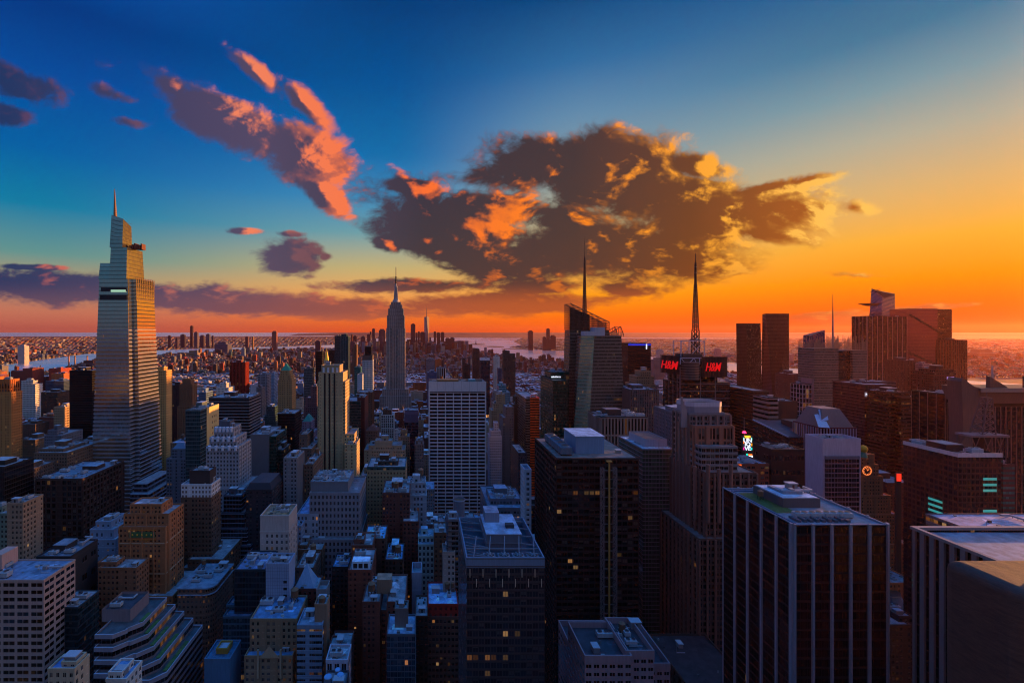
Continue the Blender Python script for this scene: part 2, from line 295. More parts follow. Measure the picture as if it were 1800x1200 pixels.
class MB:
    def __init__(s): s.v = []; s.f = []; s.uv = []; s.c = []; s.g = []; s.w = []; s.seed = random.random() * 50
    def quad(s, p, st=None, n=1, m=1, col=None, roof=False, uv0=(0, 0)):
        """p: 3 or 4 points, first two along the bottom edge"""
        i = len(s.v); s.v += [tuple(q) for q in p]; s.f.append(tuple(range(i, i + len(p))))
        a, b = uv0
        if len(p) == 4: s.uv += [(a, b), (a + n, b), (a + n, b + m), (a, b + m)]
        else: s.uv += [(a, b), (a + n, b), (a + n / 2, b + m)][:3] + [(a, b)] * (len(p) - 3)
        if col is not None:
            s.c.append((*col, 2.0 if roof else 0.0)); s.g.append((0, 0, 0, 0)); s.w.append((0, 0, 0))
        else:
            s.c.append((*st.col, st.lit)); s.g.append((*st.g, st.refl)); s.w.append((st.hf, st.vf, s.seed))
    def box(s, x0, x1, y0, y1, z0, z1, col, sides='FBLRT', roof=False):
        if 'F' in sides: s.quad([(x0, y0, z0), (x1, y0, z0), (x1, y0, z1), (x0, y0, z1)], col=col)
        if 'B' in sides: s.quad([(x1, y1, z0), (x0, y1, z0), (x0, y1, z1), (x1, y1, z1)], col=col)
        if 'L' in sides: s.quad([(x0, y1, z0), (x0, y0, z0), (x0, y0, z1), (x0, y1, z1)], col=col)
        if 'R' in sides: s.quad([(x1, y0, z0), (x1, y1, z0), (x1, y1, z1), (x1, y0, z1)], col=col)
        if 'T' in sides: s.quad([(x0, y0, z1), (x1, y0, z1), (x1, y1, z1), (x0, y1, z1)], col=col, roof=roof)
        if 'D' in sides: s.quad([(x0, y1, z0), (x1, y1, z0), (x1, y0, z0), (x0, y0, z0)], col=col)
    def prism(s, pb, pt, st, col=None, cap=True, capcol=None, sides=None):
        """frustum between two rings of (x, y, z) points, counter-clockwise seen from above"""
        k = len(pb)
        for i in range(k):
            j = (i + 1) % k
            if sides and i not in sides: continue
            a, b, c, d = pb[i], pb[j], pt[j], pt[i]
            w = math.dist(a, b); h = max(.5, ((c[2] - b[2]) + (d[2] - a[2])) / 2)
            if st and col is None: s.quad([a, b, c, d], st, max(1, round(w / st.bay)), max(1, round(h / st.fl)), uv0=(i * 31, 0))
            else: s.quad([a, b, c, d], col=col)
        if cap:
            s.quad(pt, col=capcol or (st.roof if st else col), roof=True)
    def wall(s, side, a0, a1, b, z0, z1, st):
        """one storeyed wall; side F/B/L/R, running a0..a1, standing at b"""
        n = max(1, round((a1 - a0) / st.bay)); m = max(1, round((z1 - z0) / st.fl))
        P = {'F': lambda a, o, z: (a, b - o, z), 'B': lambda a, o, z: (a, b + o, z), 'L': lambda a, o, z: (b - o, a, z), 'R': lambda a, o, z: (b + o, a, z)}[side]
        fl = side in 'BL'
        def q(u0, u1, oo, w0, w1, **k):
            pts = [P(u0, oo, w0), P(u1, oo, w0), P(u1, oo, w1), P(u0, oo, w1)]
            if fl: pts = [pts[1], pts[0], pts[3], pts[2]]
            s.quad(pts, **k)
        q(a0, a1, 0, z0, z1, st=st, n=n, m=m, uv0=({'F': 0, 'B': 97, 'L': 211, 'R': 307}[side], 0))
        if st.pier:
            every = st.pier[2] if len(st.pier) > 2 else 1
            pw, pd = st.pier[:2]; step = (a1 - a0) / n * every; k = max(1, round(n / every)); step = (a1 - a0) / k
            for i in range(k + 1):
                c = a0 + i * step; u0, u1 = max(a0, c - pw / 2), min(a1, c + pw / 2)
                q(u0, u1, pd, z0, z1 + .06, col=st.pc)
                for uu in (u0, u1):
                    s.quad([P(uu, 0, z0), P(uu, pd, z0), P(uu, pd, z1 + .06), P(uu, 0, z1 + .06)], col=st.pc)
                s.quad([P(u0, 0, z1 + .06), P(u1, 0, z1 + .06), P(u1, pd, z1 + .06), P(u0, pd, z1 + .06)], col=st.pc)
        if st.band:
            bh, bd = st.band[:2]; every = st.band[2] if len(st.band) > 2 else 1; step = (z1 - z0) / m
            for i in range(0, m + 1, every):
                c = z0 + i * step; w0, w1 = max(z0, c - bh / 2), min(z1, c + bh / 2)
                q(a0, a1, bd, w0, w1, col=st.bc)
                for zz in (w0, w1):
                    s.quad([P(a0, 0, zz), P(a1, 0, zz), P(a1, bd, zz), P(a0, bd, zz)], col=st.bc)
                for aa in (a0, a1):
                    s.quad([P(aa, 0, w0), P(aa, bd, w0), P(aa, bd, w1), P(aa, 0, w1)], col=st.bc)
    def block(s, x0, x1, y0, y1, z0, z1, st, sides='FLRB', top=True):
        for k in sides:
            if k in 'FB': s.wall(k, x0, x1, y0 if k == 'F' else y1, z0, z1, st)
            else: s.wall(k, y0, y1, x0 if k == 'L' else x1, z0, z1, st)
        if top: s.quad([(x0, y0, z1), (x1, y0, z1), (x1, y1, z1), (x0, y1, z1)], col=st.roof, roof=True)
    def bar(s, p, q, t, col):
        p, q = Vector(p), Vector(q); d = (q - p).normalized()
        a = d.cross(Vector((0, 0, 1)) if abs(d.z) < .9 else Vector((1, 0, 0))).normalized() * t / 2; b = d.cross(a).normalized() * t / 2
        o = [a + b, b - a, -a - b, a - b]
        for i in range(4):
            j = (i + 1) % 4; s.quad([p + o[i], p + o[j], q + o[j], q + o[i]], col=col)
    def cyl(s, cx, cy, r0, r1, z0, z1, col=None, st=None, n=16, cap=True, capcol=None):
        pb = [(cx + r0 * math.cos(6.2832 * i / n), cy + r0 * math.sin(6.2832 * i / n), z0) for i in range(n)]
        pt = [(cx + r1 * math.cos(6.2832 * i / n), cy + r1 * math.sin(6.2832 * i / n), z1) for i in range(n)]
        if st:
            for i in range(n):
                j = (i + 1) % n; s.quad([pb[i], pb[j], pt[j], pt[i]], st, max(1, round(math.dist(pb[i], pb[j]) / st.bay)), max(1, round((z1 - z0) / st.fl)), uv0=(i * 3, 0))
        else:
            for i in range(n):
                j = (i + 1) % n; s.quad([pb[i], pb[j], pt[j], pt[i]], col=col)
        if cap: s.quad(pt, col=capcol or col or st.roof, roof=True)
    def build(s, name, parent=None, mat=None, loc=None):
        me = bpy.data.meshes.new(name); me.from_pydata(s.v, [], s.f)
        uvl = me.uv_layers.new(name='UVMap')
        # loops follow faces in order, vertices are unshared, so per-vertex uv == per-loop uv
        arr = np.array(s.uv, dtype=np.float32)
        uvl.data.foreach_set('uv', arr.ravel())
        for nm, ty, dat in (('col', 'FLOAT_COLOR', s.c), ('gcol', 'FLOAT_COLOR', s.g), ('wf', 'FLOAT_VECTOR', s.w)):
            a = me.attributes.new(nm, ty, 'FACE')
            a.data.foreach_set('color' if ty == 'FLOAT_COLOR' else 'vector', np.array(dat, dtype=np.float32).ravel())
        me.materials.append(mat or FAC); me.update()
        o = bpy.data.objects.new(name, me); COL.objects.link(o)
        if parent: o.parent = parent
        if loc is not None: o.location = loc
        return o
    def empty(s): return not s.f

def lattice(mb, cx, cy, w0, w1, z0, z1, n, t, col, rings=True):
    def cor(f):
        w = (w0 + (w1 - w0) * f) / 2; z = z0 + (z1 - z0) * f
        return [(cx - w, cy - w, z), (cx + w, cy - w, z), (cx + w, cy + w, z), (cx - w, cy + w, z)]
    for k in range(4): mb.bar(cor(0)[k], cor(1)[k], t, col)
    for i in range(n):
        a, b = cor(i / n), cor((i + 1) / n)
        for k in range(4):
            j = (k + 1) % 4
            mb.bar(a[k], b[j], t * .7, col)
            if i % 2: mb.bar(a[j], b[k], t * .7, col)
            if rings: mb.bar(b[k], b[j], t * .7, col)

# ------------------------------------------------------------------ bookkeeping
LANDMARKS = []      # (px centre, py top, Y, short phrase)
FOOT = []           # (x0, x1, y0, y1, ztop) already taken
def thing(name, label, cat, loc, group=None):
    o = bpy.data.objects.new(name, None); COL.objects.link(o); o.location = loc; o.empty_display_size = 5
    o['label'] = label; o['category'] = cat
    if group: o['group'] = group
    return o
def tag(o, label=None, cat=None, group=None, kind=None):
    if label: o['label'] = label
    if cat: o['category'] = cat
    if group: o['group'] = group
    if kind: o['kind'] = kind
    return o

# shared rooftop meshes
def _shared():
    d = {}
    m = MB(); g = lin((150, 158, 166)); dk = lin((30, 30, 34))
    m.box(-3, 3, -1.6, 1.6, .5, 2.4, g)
    for i in (-1, 1):
        m.cyl(i * 1.5, 0, 1.1, 1.1, 2.4, 2.9, col=g, n=12, capcol=dk)
        m.box(i * 2.6 - .15, i * 2.6 + .15, -1.3, 1.3, 0, .5, dk)
    d['cooling_unit'] = m
    m = MB(); m.box(-2, 2, -1.4, 1.4, 0, 2.6, lin((120, 124, 130))); m.box(-2.3, 2.3, -1.7, 1.7, 2.6, 2.9, lin((160, 166, 176))); m.quad([(-.5, -1.43, 0), (.5, -1.43, 0), (.5, -1.43, 2.1), (-.5, -1.43, 2.1)], col=dk)
    d['stair_bulkhead'] = m
    m = MB(); w = lin((104, 74, 54))
    for a in (-1, 1):
        for b in (-1, 1): m.bar((a * 1.3, b * 1.3, 0), (a * 1.3, b * 1.3, 3.2), .25, dk)
    m.bar((-1.3, -1.3, .3), (1.3, -1.3, 3), .15, dk); m.bar((1.3, -1.3, .3), (-1.3, -1.3, 3), .15, dk); m.bar((1.3, -1.3, .3), (1.3, 1.3, 3), .15, dk)
    m.cyl(0, 0, 2.0, 1.95, 3.2, 7.0, col=w, n=14, cap=False); m.cyl(0, 0, 2.2, .1, 7.0, 8.4, col=lin((120, 92, 70)), n=14)
    d['water_tank'] = m
    m = MB()
    m.bar((0, 0, 1.1), (9, 0, 1.1), .9, lin((150, 155, 165))); m.bar((9, 0, 1.1), (9, 5, 1.1), .9, lin((150, 155, 165))); m.box(-1.6, .4, -1, 1, 0, 2, lin((130, 134, 140)))
    for i in range(4): m.bar((1 + i * 2.3, 0, 0), (1 + i * 2.3, 0, .8), .15, dk)
    d['duct'] = m
    out = {}
    for k, mb in d.items():
        o = mb.build(k); out[k] = o.data; bpy.data.objects.remove(o)
    return out
SHARED = _shared()
def put(kind, parent, loc, rot=0, s=1.0):
    o = bpy.data.objects.new(kind, SHARED[kind]); COL.objects.link(o); o.parent = parent
    o.location = loc; o.rotation_euler = (0, 0, rot); o.scale = (s, s, s); return o

def roof_kit(root, org, x0, x1, y0, y1, z, st, rnd, level=2, pen=True, tank=False, parapet=1.1):
    """slab with parapet as 'roof', then rooftop parts; coordinates relative to org"""
    ox, oy = org
    a0, a1, b0, b1 = x0 - ox, x1 - ox, y0 - oy, y1 - oy
    m = MB(); t = .45; c = st.col
    m.quad([(a0 + t, b0 + t, z + .12), (a1 - t, b0 + t, z + .12), (a1 - t, b1 - t, z + .12), (a0 + t, b1 - t, z + .12)], col=st.roof, roof=True)
    e = .12
    for (p0, p1, q0, q1) in ((a0 - e, a1 + e, b0 - e, b0 + t), (a0 - e, a1 + e, b1 - t, b1 + e), (a0 - e, a0 + t, b0 + t, b1 - t), (a1 - t, a1 + e, b0 + t, b1 - t)):
        m.box(p0, p1, q0, q1, z - .25, z + parapet, c)
    w, d = a1 - a0, b1 - b0
    # low kerbs, vents and patched strips belong to the roof itself
    for _ in range(int(level * 4)):
        if w < 7 or d < 7: break
        px_, py_ = a0 + 1.5 + rnd.random() * (w - 3), b0 + 1.5 + rnd.random() * (d - 3); s_ = .3 + rnd.random() * .7
        m.box(px_ - s_, px_ + s_, py_ - s_ * .7, py_ + s_ * .7, z + .12, z + .4 + rnd.random() * 1.0, lin((rnd.choice((60, 110, 160)),) * 3))
    if w > 10 and d > 10:
        for q_ in range(3 + int(level * 2)):                     # membrane patches, pipes and railings
            px_, py_ = a0 + 1 + rnd.random() * (w - 7), b0 + 1 + rnd.random() * (d - 7); k_ = rnd.choice((.45, .7, 1.5, 2.0))
            m.quad([(px_, py_, z + .13 + q_ * .006), (px_ + 1.5 + rnd.random() * 4, py_, z + .13 + q_ * .006), (px_ + 1.5 + rnd.random() * 4, py_ + 5, z + .13 + q_ * .006), (px_, py_ + 1.5 + rnd.random() * 4, z + .13 + q_ * .006)], col=tuple(min(.62, v * k_) for v in st.roof), roof=True)
        for q_ in range(int(level * 1.5)):
            px_, py_ = a0 + 1.5 + rnd.random() * (w - 9), b0 + 1.5 + rnd.random() * (d - 4); m.bar((px_, py_, z + .5), (px_ + 3 + rnd.random() * 4, py_, z + .5), .35, lin((150, 154, 164))); m.bar((px_, py_, z + .1), (px_, py_, z + 2.2 + rnd.random() * 2.5), .12, lin((120, 120, 126)))
    m.build('roof', root)
    spots = []
    def spot(r):
        for _ in range(12):
            if w < 2 * r + 2 or d < 2 * r + 2: return None
            q = (a0 + r + 1 + rnd.random() * (w - 2 * r - 2), b0 + r + 1 + rnd.random() * (d - 2 * r - 2))
            if all(math.dist(q, k[:2]) > r + k[2] for k in spots): spots.append((*q, r)); return q
        return None
    if pen and w > 12 and d > 12:
        pw, pd_, ph = min(w * .4, 14), min(d * .4, 12), 3.5 + rnd.random() * 3
        cx_, cy_ = a0 + w * (.35 + .3 * rnd.random()), b0 + d * (.45 + .2 * rnd.random())
        pm = MB(); k = rnd.choice((.7, .9, 1.15)); pc = tuple(v * k for v in c)
        pm.box(cx_ - pw / 2, cx_ + pw / 2, cy_ - pd_ / 2, cy_ + pd_ / 2, z + .12, z + ph, pc, 'FBLR')
        pm.box(cx_ - pw / 2 - .2, cx_ + pw / 2 + .2, cy_ - pd_ / 2 - .2, cy_ + pd_ / 2 + .2, z + ph, z + ph + .35, tuple(min(.6, v * 1.5) for v in st.roof), roof=True)
        pm.quad([(cx_ - 1, cy_ - pd_ / 2 - .05, z + .2), (cx_ + 1, cy_ - pd_ / 2 - .05, z + .2), (cx_ + 1, cy_ - pd_ / 2 - .05, z + 2.4), (cx_ - 1, cy_ - pd_ / 2 - .05, z + 2.4)], col=(.02, .02, .02))
        pm.build('penthouse', root); spots.append((cx_, cy_, max(pw, pd_) * .55))
    if tank:
        q = spot(2.3)
        if q: put('water_tank', root, (*q, z + .12), rnd.random(), .9 + rnd.random() * .3)
    for kind, n, r in (('cooling_unit', level, 3), ('duct', 1 if level > 1 else 0, 4), ('stair_bulkhead', 1, 2.3)):
        for _ in range(int(n)):
            q = spot(r)
            if q: put(kind, root, (*q, z + .12), rnd.choice((0, 1.5708, 3.1416)), .8 + rnd.random() * .5)

def H(label, Y, D, st, tiers, name='office_building', cat='building', short=None, kit=2, pen=True, tank=False, extra=None, roofs=True, parapet=1.1, seed=None):
    """a building from its front edges in the photo: tiers = (px left, px right, py top, set-back, depth, style)"""
    rnd = random.Random(seed or label)
    boxes = []
    for t in tiers:
        x0, x1, py = t[:3]; off = t[3] if len(t) > 3 else 0; dd = t[4] if len(t) > 4 and t[4] else D - 2 * off; s2 = t[5] if len(t) > 5 else st
        y0 = Y + off + .07 * len(boxes)
        boxes.append([X(x0, y0), X(x1, y0), y0, y0 + dd, Z(py, y0), s2])
    bx0, bx1 = min(b[0] for b in boxes), max(b[1] for b in boxes)
    by0, by1 = min(b[2] for b in boxes), max(b[3] for b in boxes)
    org = ((bx0 + bx1) / 2, (by0 + by1) / 2)
    root = thing(name, label, cat, (org[0], org[1], 0))
    order = sorted(range(len(boxes)), key=lambda i: boxes[i][4])
    m = MB()
    for oi, i in enumerate(order):
        x0, x1, y0, y1, z, s2 = boxes[i]; zb = 0
        for j in order[:oi]:
            b = boxes[j]
            if x0 >= b[0] - .01 and x1 <= b[1] + .01 and y0 >= b[2] - .01 and y1 <= b[3] + .01: zb = max(zb, b[4])
        m.block(x0 - org[0], x1 - org[0], y0 - org[1], y1 - org[1], zb, z, s2, top=False)
        if roofs: roof_kit(root, org, x0, x1, y0, y1, z, s2, rnd, level=kit if oi == len(order) - 1 else .5, pen=pen and oi == len(order) - 1, tank=tank and oi == len(order) - 1, parapet=parapet)
        FOOT.append((x0, x1, y0, y1, z))
    m.build('facade', root)
    if short:
        top = boxes[order[-1]]
        LANDMARKS.append(((tiers[0][0] + tiers[0][1]) / 2, min(t[2] for t in tiers), Y, short))
    if extra: extra(root, org, boxes)
    return root

# ------------------------------------------------------------------ styles
limestone = St((176, 160, 134), bay=3.0, fl=3.7, hf=.42, vf=.52, roof=(110, 112, 116))
tan = St((158, 128, 96), bay=3.0, fl=3.7, hf=.42, vf=.5)
brown = St((112, 80, 62), bay=3.0, fl=3.7, hf=.42, vf=.5)
dkbrown = St((74, 56, 48), bay=2.8, fl=3.6, hf=.5, vf=.55)
brick = St((140, 72, 50), bay=3.0, fl=3.4, hf=.4, vf=.5)
orangebrick = St((176, 98, 54), bay=3.0, fl=3.6, hf=.4, vf=.5)
grey = St((132, 132, 136), bay=3.0, fl=3.7, hf=.45, vf=.5)
bluegrey = St((120, 130, 146), bay=3.0, fl=3.7, hf=.45, vf=.5)
white = St((200, 196, 190), bay=3.0, fl=3.7, hf=.45, vf=.5)
blackglass = St((26, 24, 26), (16, 18, 22), bay=1.8, fl=3.9, hf=.86, vf=.8, lit=.004, refl=.15)
tealglass = St((52, 84, 88), (28, 66, 74), bay=1.7, fl=3.9, hf=.88, vf=.72, lit=.012, refl=.45)
blueglass = St((70, 88, 110), (60, 84, 112), bay=1.7, fl=3.9, hf=.9, vf=.78, lit=.01, refl=.6)
bronzeglass = St((66, 44, 34), (46, 30, 24), bay=1.8, fl=3.9, hf=.8, vf=.7, lit=.01, refl=.4)
ribbon = St((120, 112, 108), (20, 22, 26), bay=1.6, fl=3.9, hf=1.0, vf=.5, lit=.01)
CONC = lin((104, 96, 92))

# ------------------------------------------------------------------ the nearest buildings
def striped_tower():
    st = St((20, 18, 20), (16, 16, 20), bay=1.45, fl=3.9, hf=.84, vf=.74, lit=.002, refl=.12, roof=(100, 116, 130))
    Y, D = 190, 44.3; x0, x1 = X(1395, Y), X(1560, Y); z = Z(921, Y)
    root = thing('office_tower', 'black glass office tower ribbed with pale metal columns, grass strip on its roof', 'skyscraper', ((x0 + x1) / 2, Y + D / 2, 0))
    hw, hd = (x1 - x0) / 2, D / 2; zz = z
    m = MB(); m.block(-hw, hw, -hd, hd, 0, zz - .4, st, top=False); m.build('facade', root)
    cc = lin((128, 134, 148))
    m = MB()                                         # five-window bays between columns
    for i in range(6):
        a = -hw + (hw * 2) * i / 5; w = 1.0 if 0 < i < 5 else 1.15
        for yy in (-hd, hd): m.box(a - w / 2 if i else a - .2, a + w / 2 if i < 5 else a + .2, yy - .75 if yy < 0 else yy, yy if yy < 0 else yy + .75, 0, zz + .3, cc, 'FBLRT')
    for i in range(6):
        b = -hd + 2 * hd * i / 5; w = 1.0
        if i in (0, 5): continue
        m.box(-hw - .75, -hw, b - w / 2, b + w / 2, 0, zz + .3, cc, 'FBLT'); m.box(hw, hw + .75, b - w / 2, b + w / 2, 0, zz + .3, cc, 'FBRT')
    for sx in (-1, 1):
        m.box(sx * hw - (1.0 if sx < 0 else 0), sx * hw + (0 if sx < 0 else 1.0), -hd, -hd + 1.3, 0, zz + .3, cc)
    m.build('column_ribs', root)
    m = MB(); r = lin((108, 128, 146))
    m.quad([(-hw + .5, -hd + .5, zz - .9), (hw - .5, -hd + .5, zz - .9), (hw - .5, hd - .5, zz - .9), (-hw + .5, hd - .5, zz - .9)], col=lin((92, 108, 122)), roof=True)
    for q in ((-hw, hw, -hd, -hd + .5), (-hw, hw, hd - .5, hd), (-hw, -hw + .5, -hd + .5, hd - .5), (hw - .5, hw, -hd + .5, hd - .5)): m.box(*q, zz - 1.2, zz, r)
    for q in ((-hw + 2, hw - 2, hd - 3, hd - 2.4), (-hw + 2, -hw + 2.6, -hd + 2, hd - 3)): m.box(*q, zz - .9, zz - .3, lin((60, 96, 130)))
    for i in range(9): m.box(-hw + 5 + i * 2.6, -hw + 6.4 + i * 2.6, -hd + 4, -hd + 9, zz - .9, zz + .1 + .3 * (i % 2), lin((70, 80, 92)))
    m.build('roof', root)
    m = MB(); m.box(-hw + 4, -hw + 13, -hd + 14, hd - 5, zz - .9, zz - .78, (.05, .09, .015)); m.build('grass_bed', root, simple('sedum', (.05, .10, .018), .9, noise=.4, scale=.8))
    m = MB(); m.box(-8, 9, -2, 17, zz - .9, zz + 3.2, lin((70, 76, 86)), roof=True); m.box(-7.4, 8.4, -1.4, 16.4, zz + 3.2, zz + 3.5, lin((150, 166, 184)), roof=True)
    m.box(-4, 5, 3, 5, zz + 3.5, zz + 5, lin((120, 130, 144))); m.box(-4, -2, 5, 13, zz + 3.5, zz + 4.6, lin((120, 130, 144)))
    m.build('penthouse', root)
    for i in range(4): put('cooling_unit', root, (-9 + i * 6.2, -hd + 9, zz - .9), 0, .95)
    put('duct', root, (2, 5, zz + 3.5)); put('stair_bulkhead', root, (6, 11, zz + 3.5)); put('water_tank', root, (-11, 8, zz - .9), 0, .6)
    FOOT.append((x0, x1, Y, Y + D, z)); LANDMARKS.append((1480, 921, 190, 'the black tower ribbed with pale columns'))
striped_tower()

def far_right_striped():
    Yf, Yn = 172, 92; x0 = X(1608, Yf); x1 = x0 + 75; z = Z(928, Yf)
    root = thing('office_tower', 'grey office tower with close vertical fins and flat blue-grey roof, half out of frame', 'skyscraper', (x0, Yn, 0))
    st = St((18, 17, 20), (14, 15, 18), bay=1.6, fl=3.9, hf=.9, vf=.8, lit=.001, refl=.1, pier=(1.45, .85, 2), pc=(104, 100, 102), roof=(104, 118, 134))
    m = MB(); D = Yf - Yn; m.block(0, 75, 0, D, 0, z, st, top=False); m.build('facade', root)
    m = MB(); m.quad([(.7, .7, z - 1.2), (75, .7, z - 1.2), (75, D - .7, z - 1.2), (.7, D - .7, z - 1.2)], col=st.roof, roof=True)
    c = lin((122, 120, 124))
    for q in ((-.9, 75, -.9, .6), (-.9, 75, D - .6, D + .9), (-.9, .6, .6, D - .6)): m.box(*q, z - .5, z + .5, c)
    rr = random.Random(4)
    for _ in range(16):
        a, b = 8 + rr.random() * 50, 20 + rr.random() * 55; m.box(a, a + 1 + rr.random() * 4, b, b + .6 + rr.random() * 2, z - 1.2, z - 1.0, lin((190, 198, 205)))
    m.build('roof', root)
    for q in ((30, 60), (38, 60), (30, 40)): put('cooling_unit', root, (*q, z - 1.2))
    FOOT.append((x0, x1, Yn, Yf, z))
far_right_striped()

def stone_shoulder():
    Yn, Yf = 70, 81; x0 = X(1797, Yn); z = Z(1064, Yn) + 2
    me = bpy.data.meshes.new('stone_mass'); w, d = 34, Yf - Yn
    v = [(0, 0, 0), (w, 0, 0), (w, d, 0), (0, d, 0), (0, 0, z), (w, 0, z), (w, d, z), (0, d, z)]
    me.from_pydata(v, [], [(0, 1, 5, 4), (1, 2, 6, 5), (2, 3, 7, 6), (3, 0, 4, 7), (4, 5, 6, 7), (3, 2, 1, 0)])
    m, g, out = new_mat('weathered_limestone')
    geo = g.n('ShaderNodeNewGeometry')
    n = g.noise(g.v('MULTIPLY', geo.outputs['Position'], (.5, .5, 2.5)), 1.0, 6, .65); n2 = g.noise(geo.outputs['Position'], 9, 3, .6)
    zz = g.m('FRACT', g.m('MULTIPLY', g.xyz(geo.outputs['Position'])[2], .26)); joint = g.m('LESS_THAN', zz, .012)
    c = g.ramp(n, [(.3, lin((48, 40, 37))), (.7, lin((76, 61, 53)))]); c = g.mix(joint, c, lin((60, 52, 48)))
    p = g.n('ShaderNodeBsdfPrincipled'); g.put(p.inputs['Base Color'], c); p.inputs['Roughness'].default_value = .75
    b = g.n('ShaderNodeBump'); b.inputs['Strength'].default_value = .5; b.inputs['Distance'].default_value = .25; g.put(b.inputs['Height'], g.m('ADD', n, g.m('MULTIPLY', n2, .25))); g.put(p.inputs['Normal'], b.outputs[0])
    g.nt.links.new(p.outputs[0], out.inputs[0]); me.materials.append(m)
    root = thing('stone_building', 'near brown stone tower top with rounded edges at the lower right corner', 'building', (x0, Yn, 0))
    o = bpy.data.objects.new('facade', me); COL.objects.link(o); o.parent = root
    bv = o.modifiers.new('rounded', 'BEVEL'); bv.width = 1.7; bv.segments = 6; bv.limit_method = 'ANGLE'
    for p_ in me.polygons: p_.use_smooth = True
    me.set_sharp_from_angle(angle=R(40))
    mb = MB()
    for i in range(3): mb.cyl(14 + i * 5, 5.5, 2.0, 1.4, z - .2, z + 1.4, col=lin((90, 82, 78)), n=14)
    mb.build('roof', root)
stone_shoulder()

def black_grid_tower():
    Y, D = 300, 57; st = St((40, 34, 36), (14, 14, 18), bay=1.75 * 2, fl=4.0, hf=.8, vf=.8, lit=.012, refl=.1, pier=(.55, .45), band=(1.5, .3), roof=(104, 96, 92))
    z = Z(806, Y)
    root = H('huge black gridded office block with gravel roof and pale blue rooftop plant house', Y, D, st, [(978, 1122, 806)], name='office_tower', cat='skyscraper', short='the huge black gridded block', kit=0, pen=False, parapet=.5)
    ox, oy = root.location[:2]
    def rx(px, Yq): return X(px, Yq) - ox
    m = MB(); b = lin((96, 132, 166))
    m.box(rx(1012, 312), rx(1062, 312), 312 - oy, 338 - oy, z + .12, z + 11.5, b, 'FBLR'); m.box(rx(1012, 312) - .3, rx(1062, 312) + .3, 311.7 - oy, 338.3 - oy, z + 11.5, z + 12, lin((150, 170, 190)), roof=True)
    m.build('penthouse', root)
    for i in range(5):
        m = MB(); a = rx(985, 312) - 1.2
        yy = 306 - oy + i * 8.6
        m.box(a, a + 7.5, yy, yy + 7.8, z + 1.2, z + 5.6, lin((84, 100, 118)), 'FBLRT'); m.cyl(a + 3.7, yy + 3.9, 2.6, 2.6, z + 5.6, z + 6.6, col=lin((110, 130, 150)), capcol=lin((20, 22, 26)))
        for q in (.5, 7): m.box(a + q - .2, a + q + .2, yy + 1, yy + 7, z + .12, z + 1.2, lin((40, 34, 32)))
        m.build('cooling_tower', root)
    return root
black_grid_tower()
# construction hoist in front of it
def hoist():
    Y = 296.5; xc = X(1070, Y); root = thing('construction_hoist', 'tall steel lattice construction hoist running up the black gridded block', 'hoist', (xc, Y, 0)); zt = Z(822, Y)
    c = lin((120, 112, 96))
    for dx in (-4.2, 4.0):
        m = MB(); lattice(m, dx, 0, 1.9, 1.9, 0, zt, 46, .26, lin((106, 104, 108))); m.build('lattice_mast', root)
    m = MB(); m.box(-.5, .5, -1.2, -.2, 0, zt + 4, lin((150, 120, 60))); m.box(-1.6, 1.6, -1.6, .4, zt + 4, zt + 4.8, lin((170, 130, 60))); m.build('guide_rail', root)
    m = MB()
    for i in range(30): m.box(-3.3, 3.1, -.6, .6, 4 + i * zt / 30, 4.25 + i * zt / 30, lin((90, 88, 90)))
    m.build('landing_deck', root)
    m = MB(); m.box(-2.6, -.6, -2.8, -.9, 60, 63, lin((150, 170, 190))); m.build('hoist_cage', root)
hoist()

H('dark block with wrap-around glazed top storey and white rooftop penthouse', 332, 39, St((40, 32, 30), (20, 18, 20), bay=3.0, fl=3.9, hf=.42, vf=.5, lit=.035, roof=(150, 156, 170)),
  [(1133, 1181, 797), (1130, 1184, 790, -.8, 41, St((120, 124, 140), (50, 80, 60), bay=2, fl=3, hf=.9, vf=.8, lit=.0, refl=.3, roof=(150, 156, 170)))], short='the dark block with a white penthouse', kit=1, pen=False, parapet=.6,
  extra=lambda r, o, b: [(lambda m: (m.box(b[1][0] - o[0] + 5, b[1][1] - o[0] - 1, b[1][2] - o[1] + 7, b[1][3] - o[1] - 7, b[1][4] + .1, b[1][4] + 6, lin((150, 152, 170)), 'FBLR'), m.box(b[1][0] - o[0] + 5.4, b[1][1] - o[0] - 1.4, b[1][2] - o[1] + 7.4, b[1][3] - o[1] - 7.4, b[1][4] + 5, b[1][4] + 5.4, lin((60, 60, 66)), roof=True), m.build('penthouse', r)))(MB())])

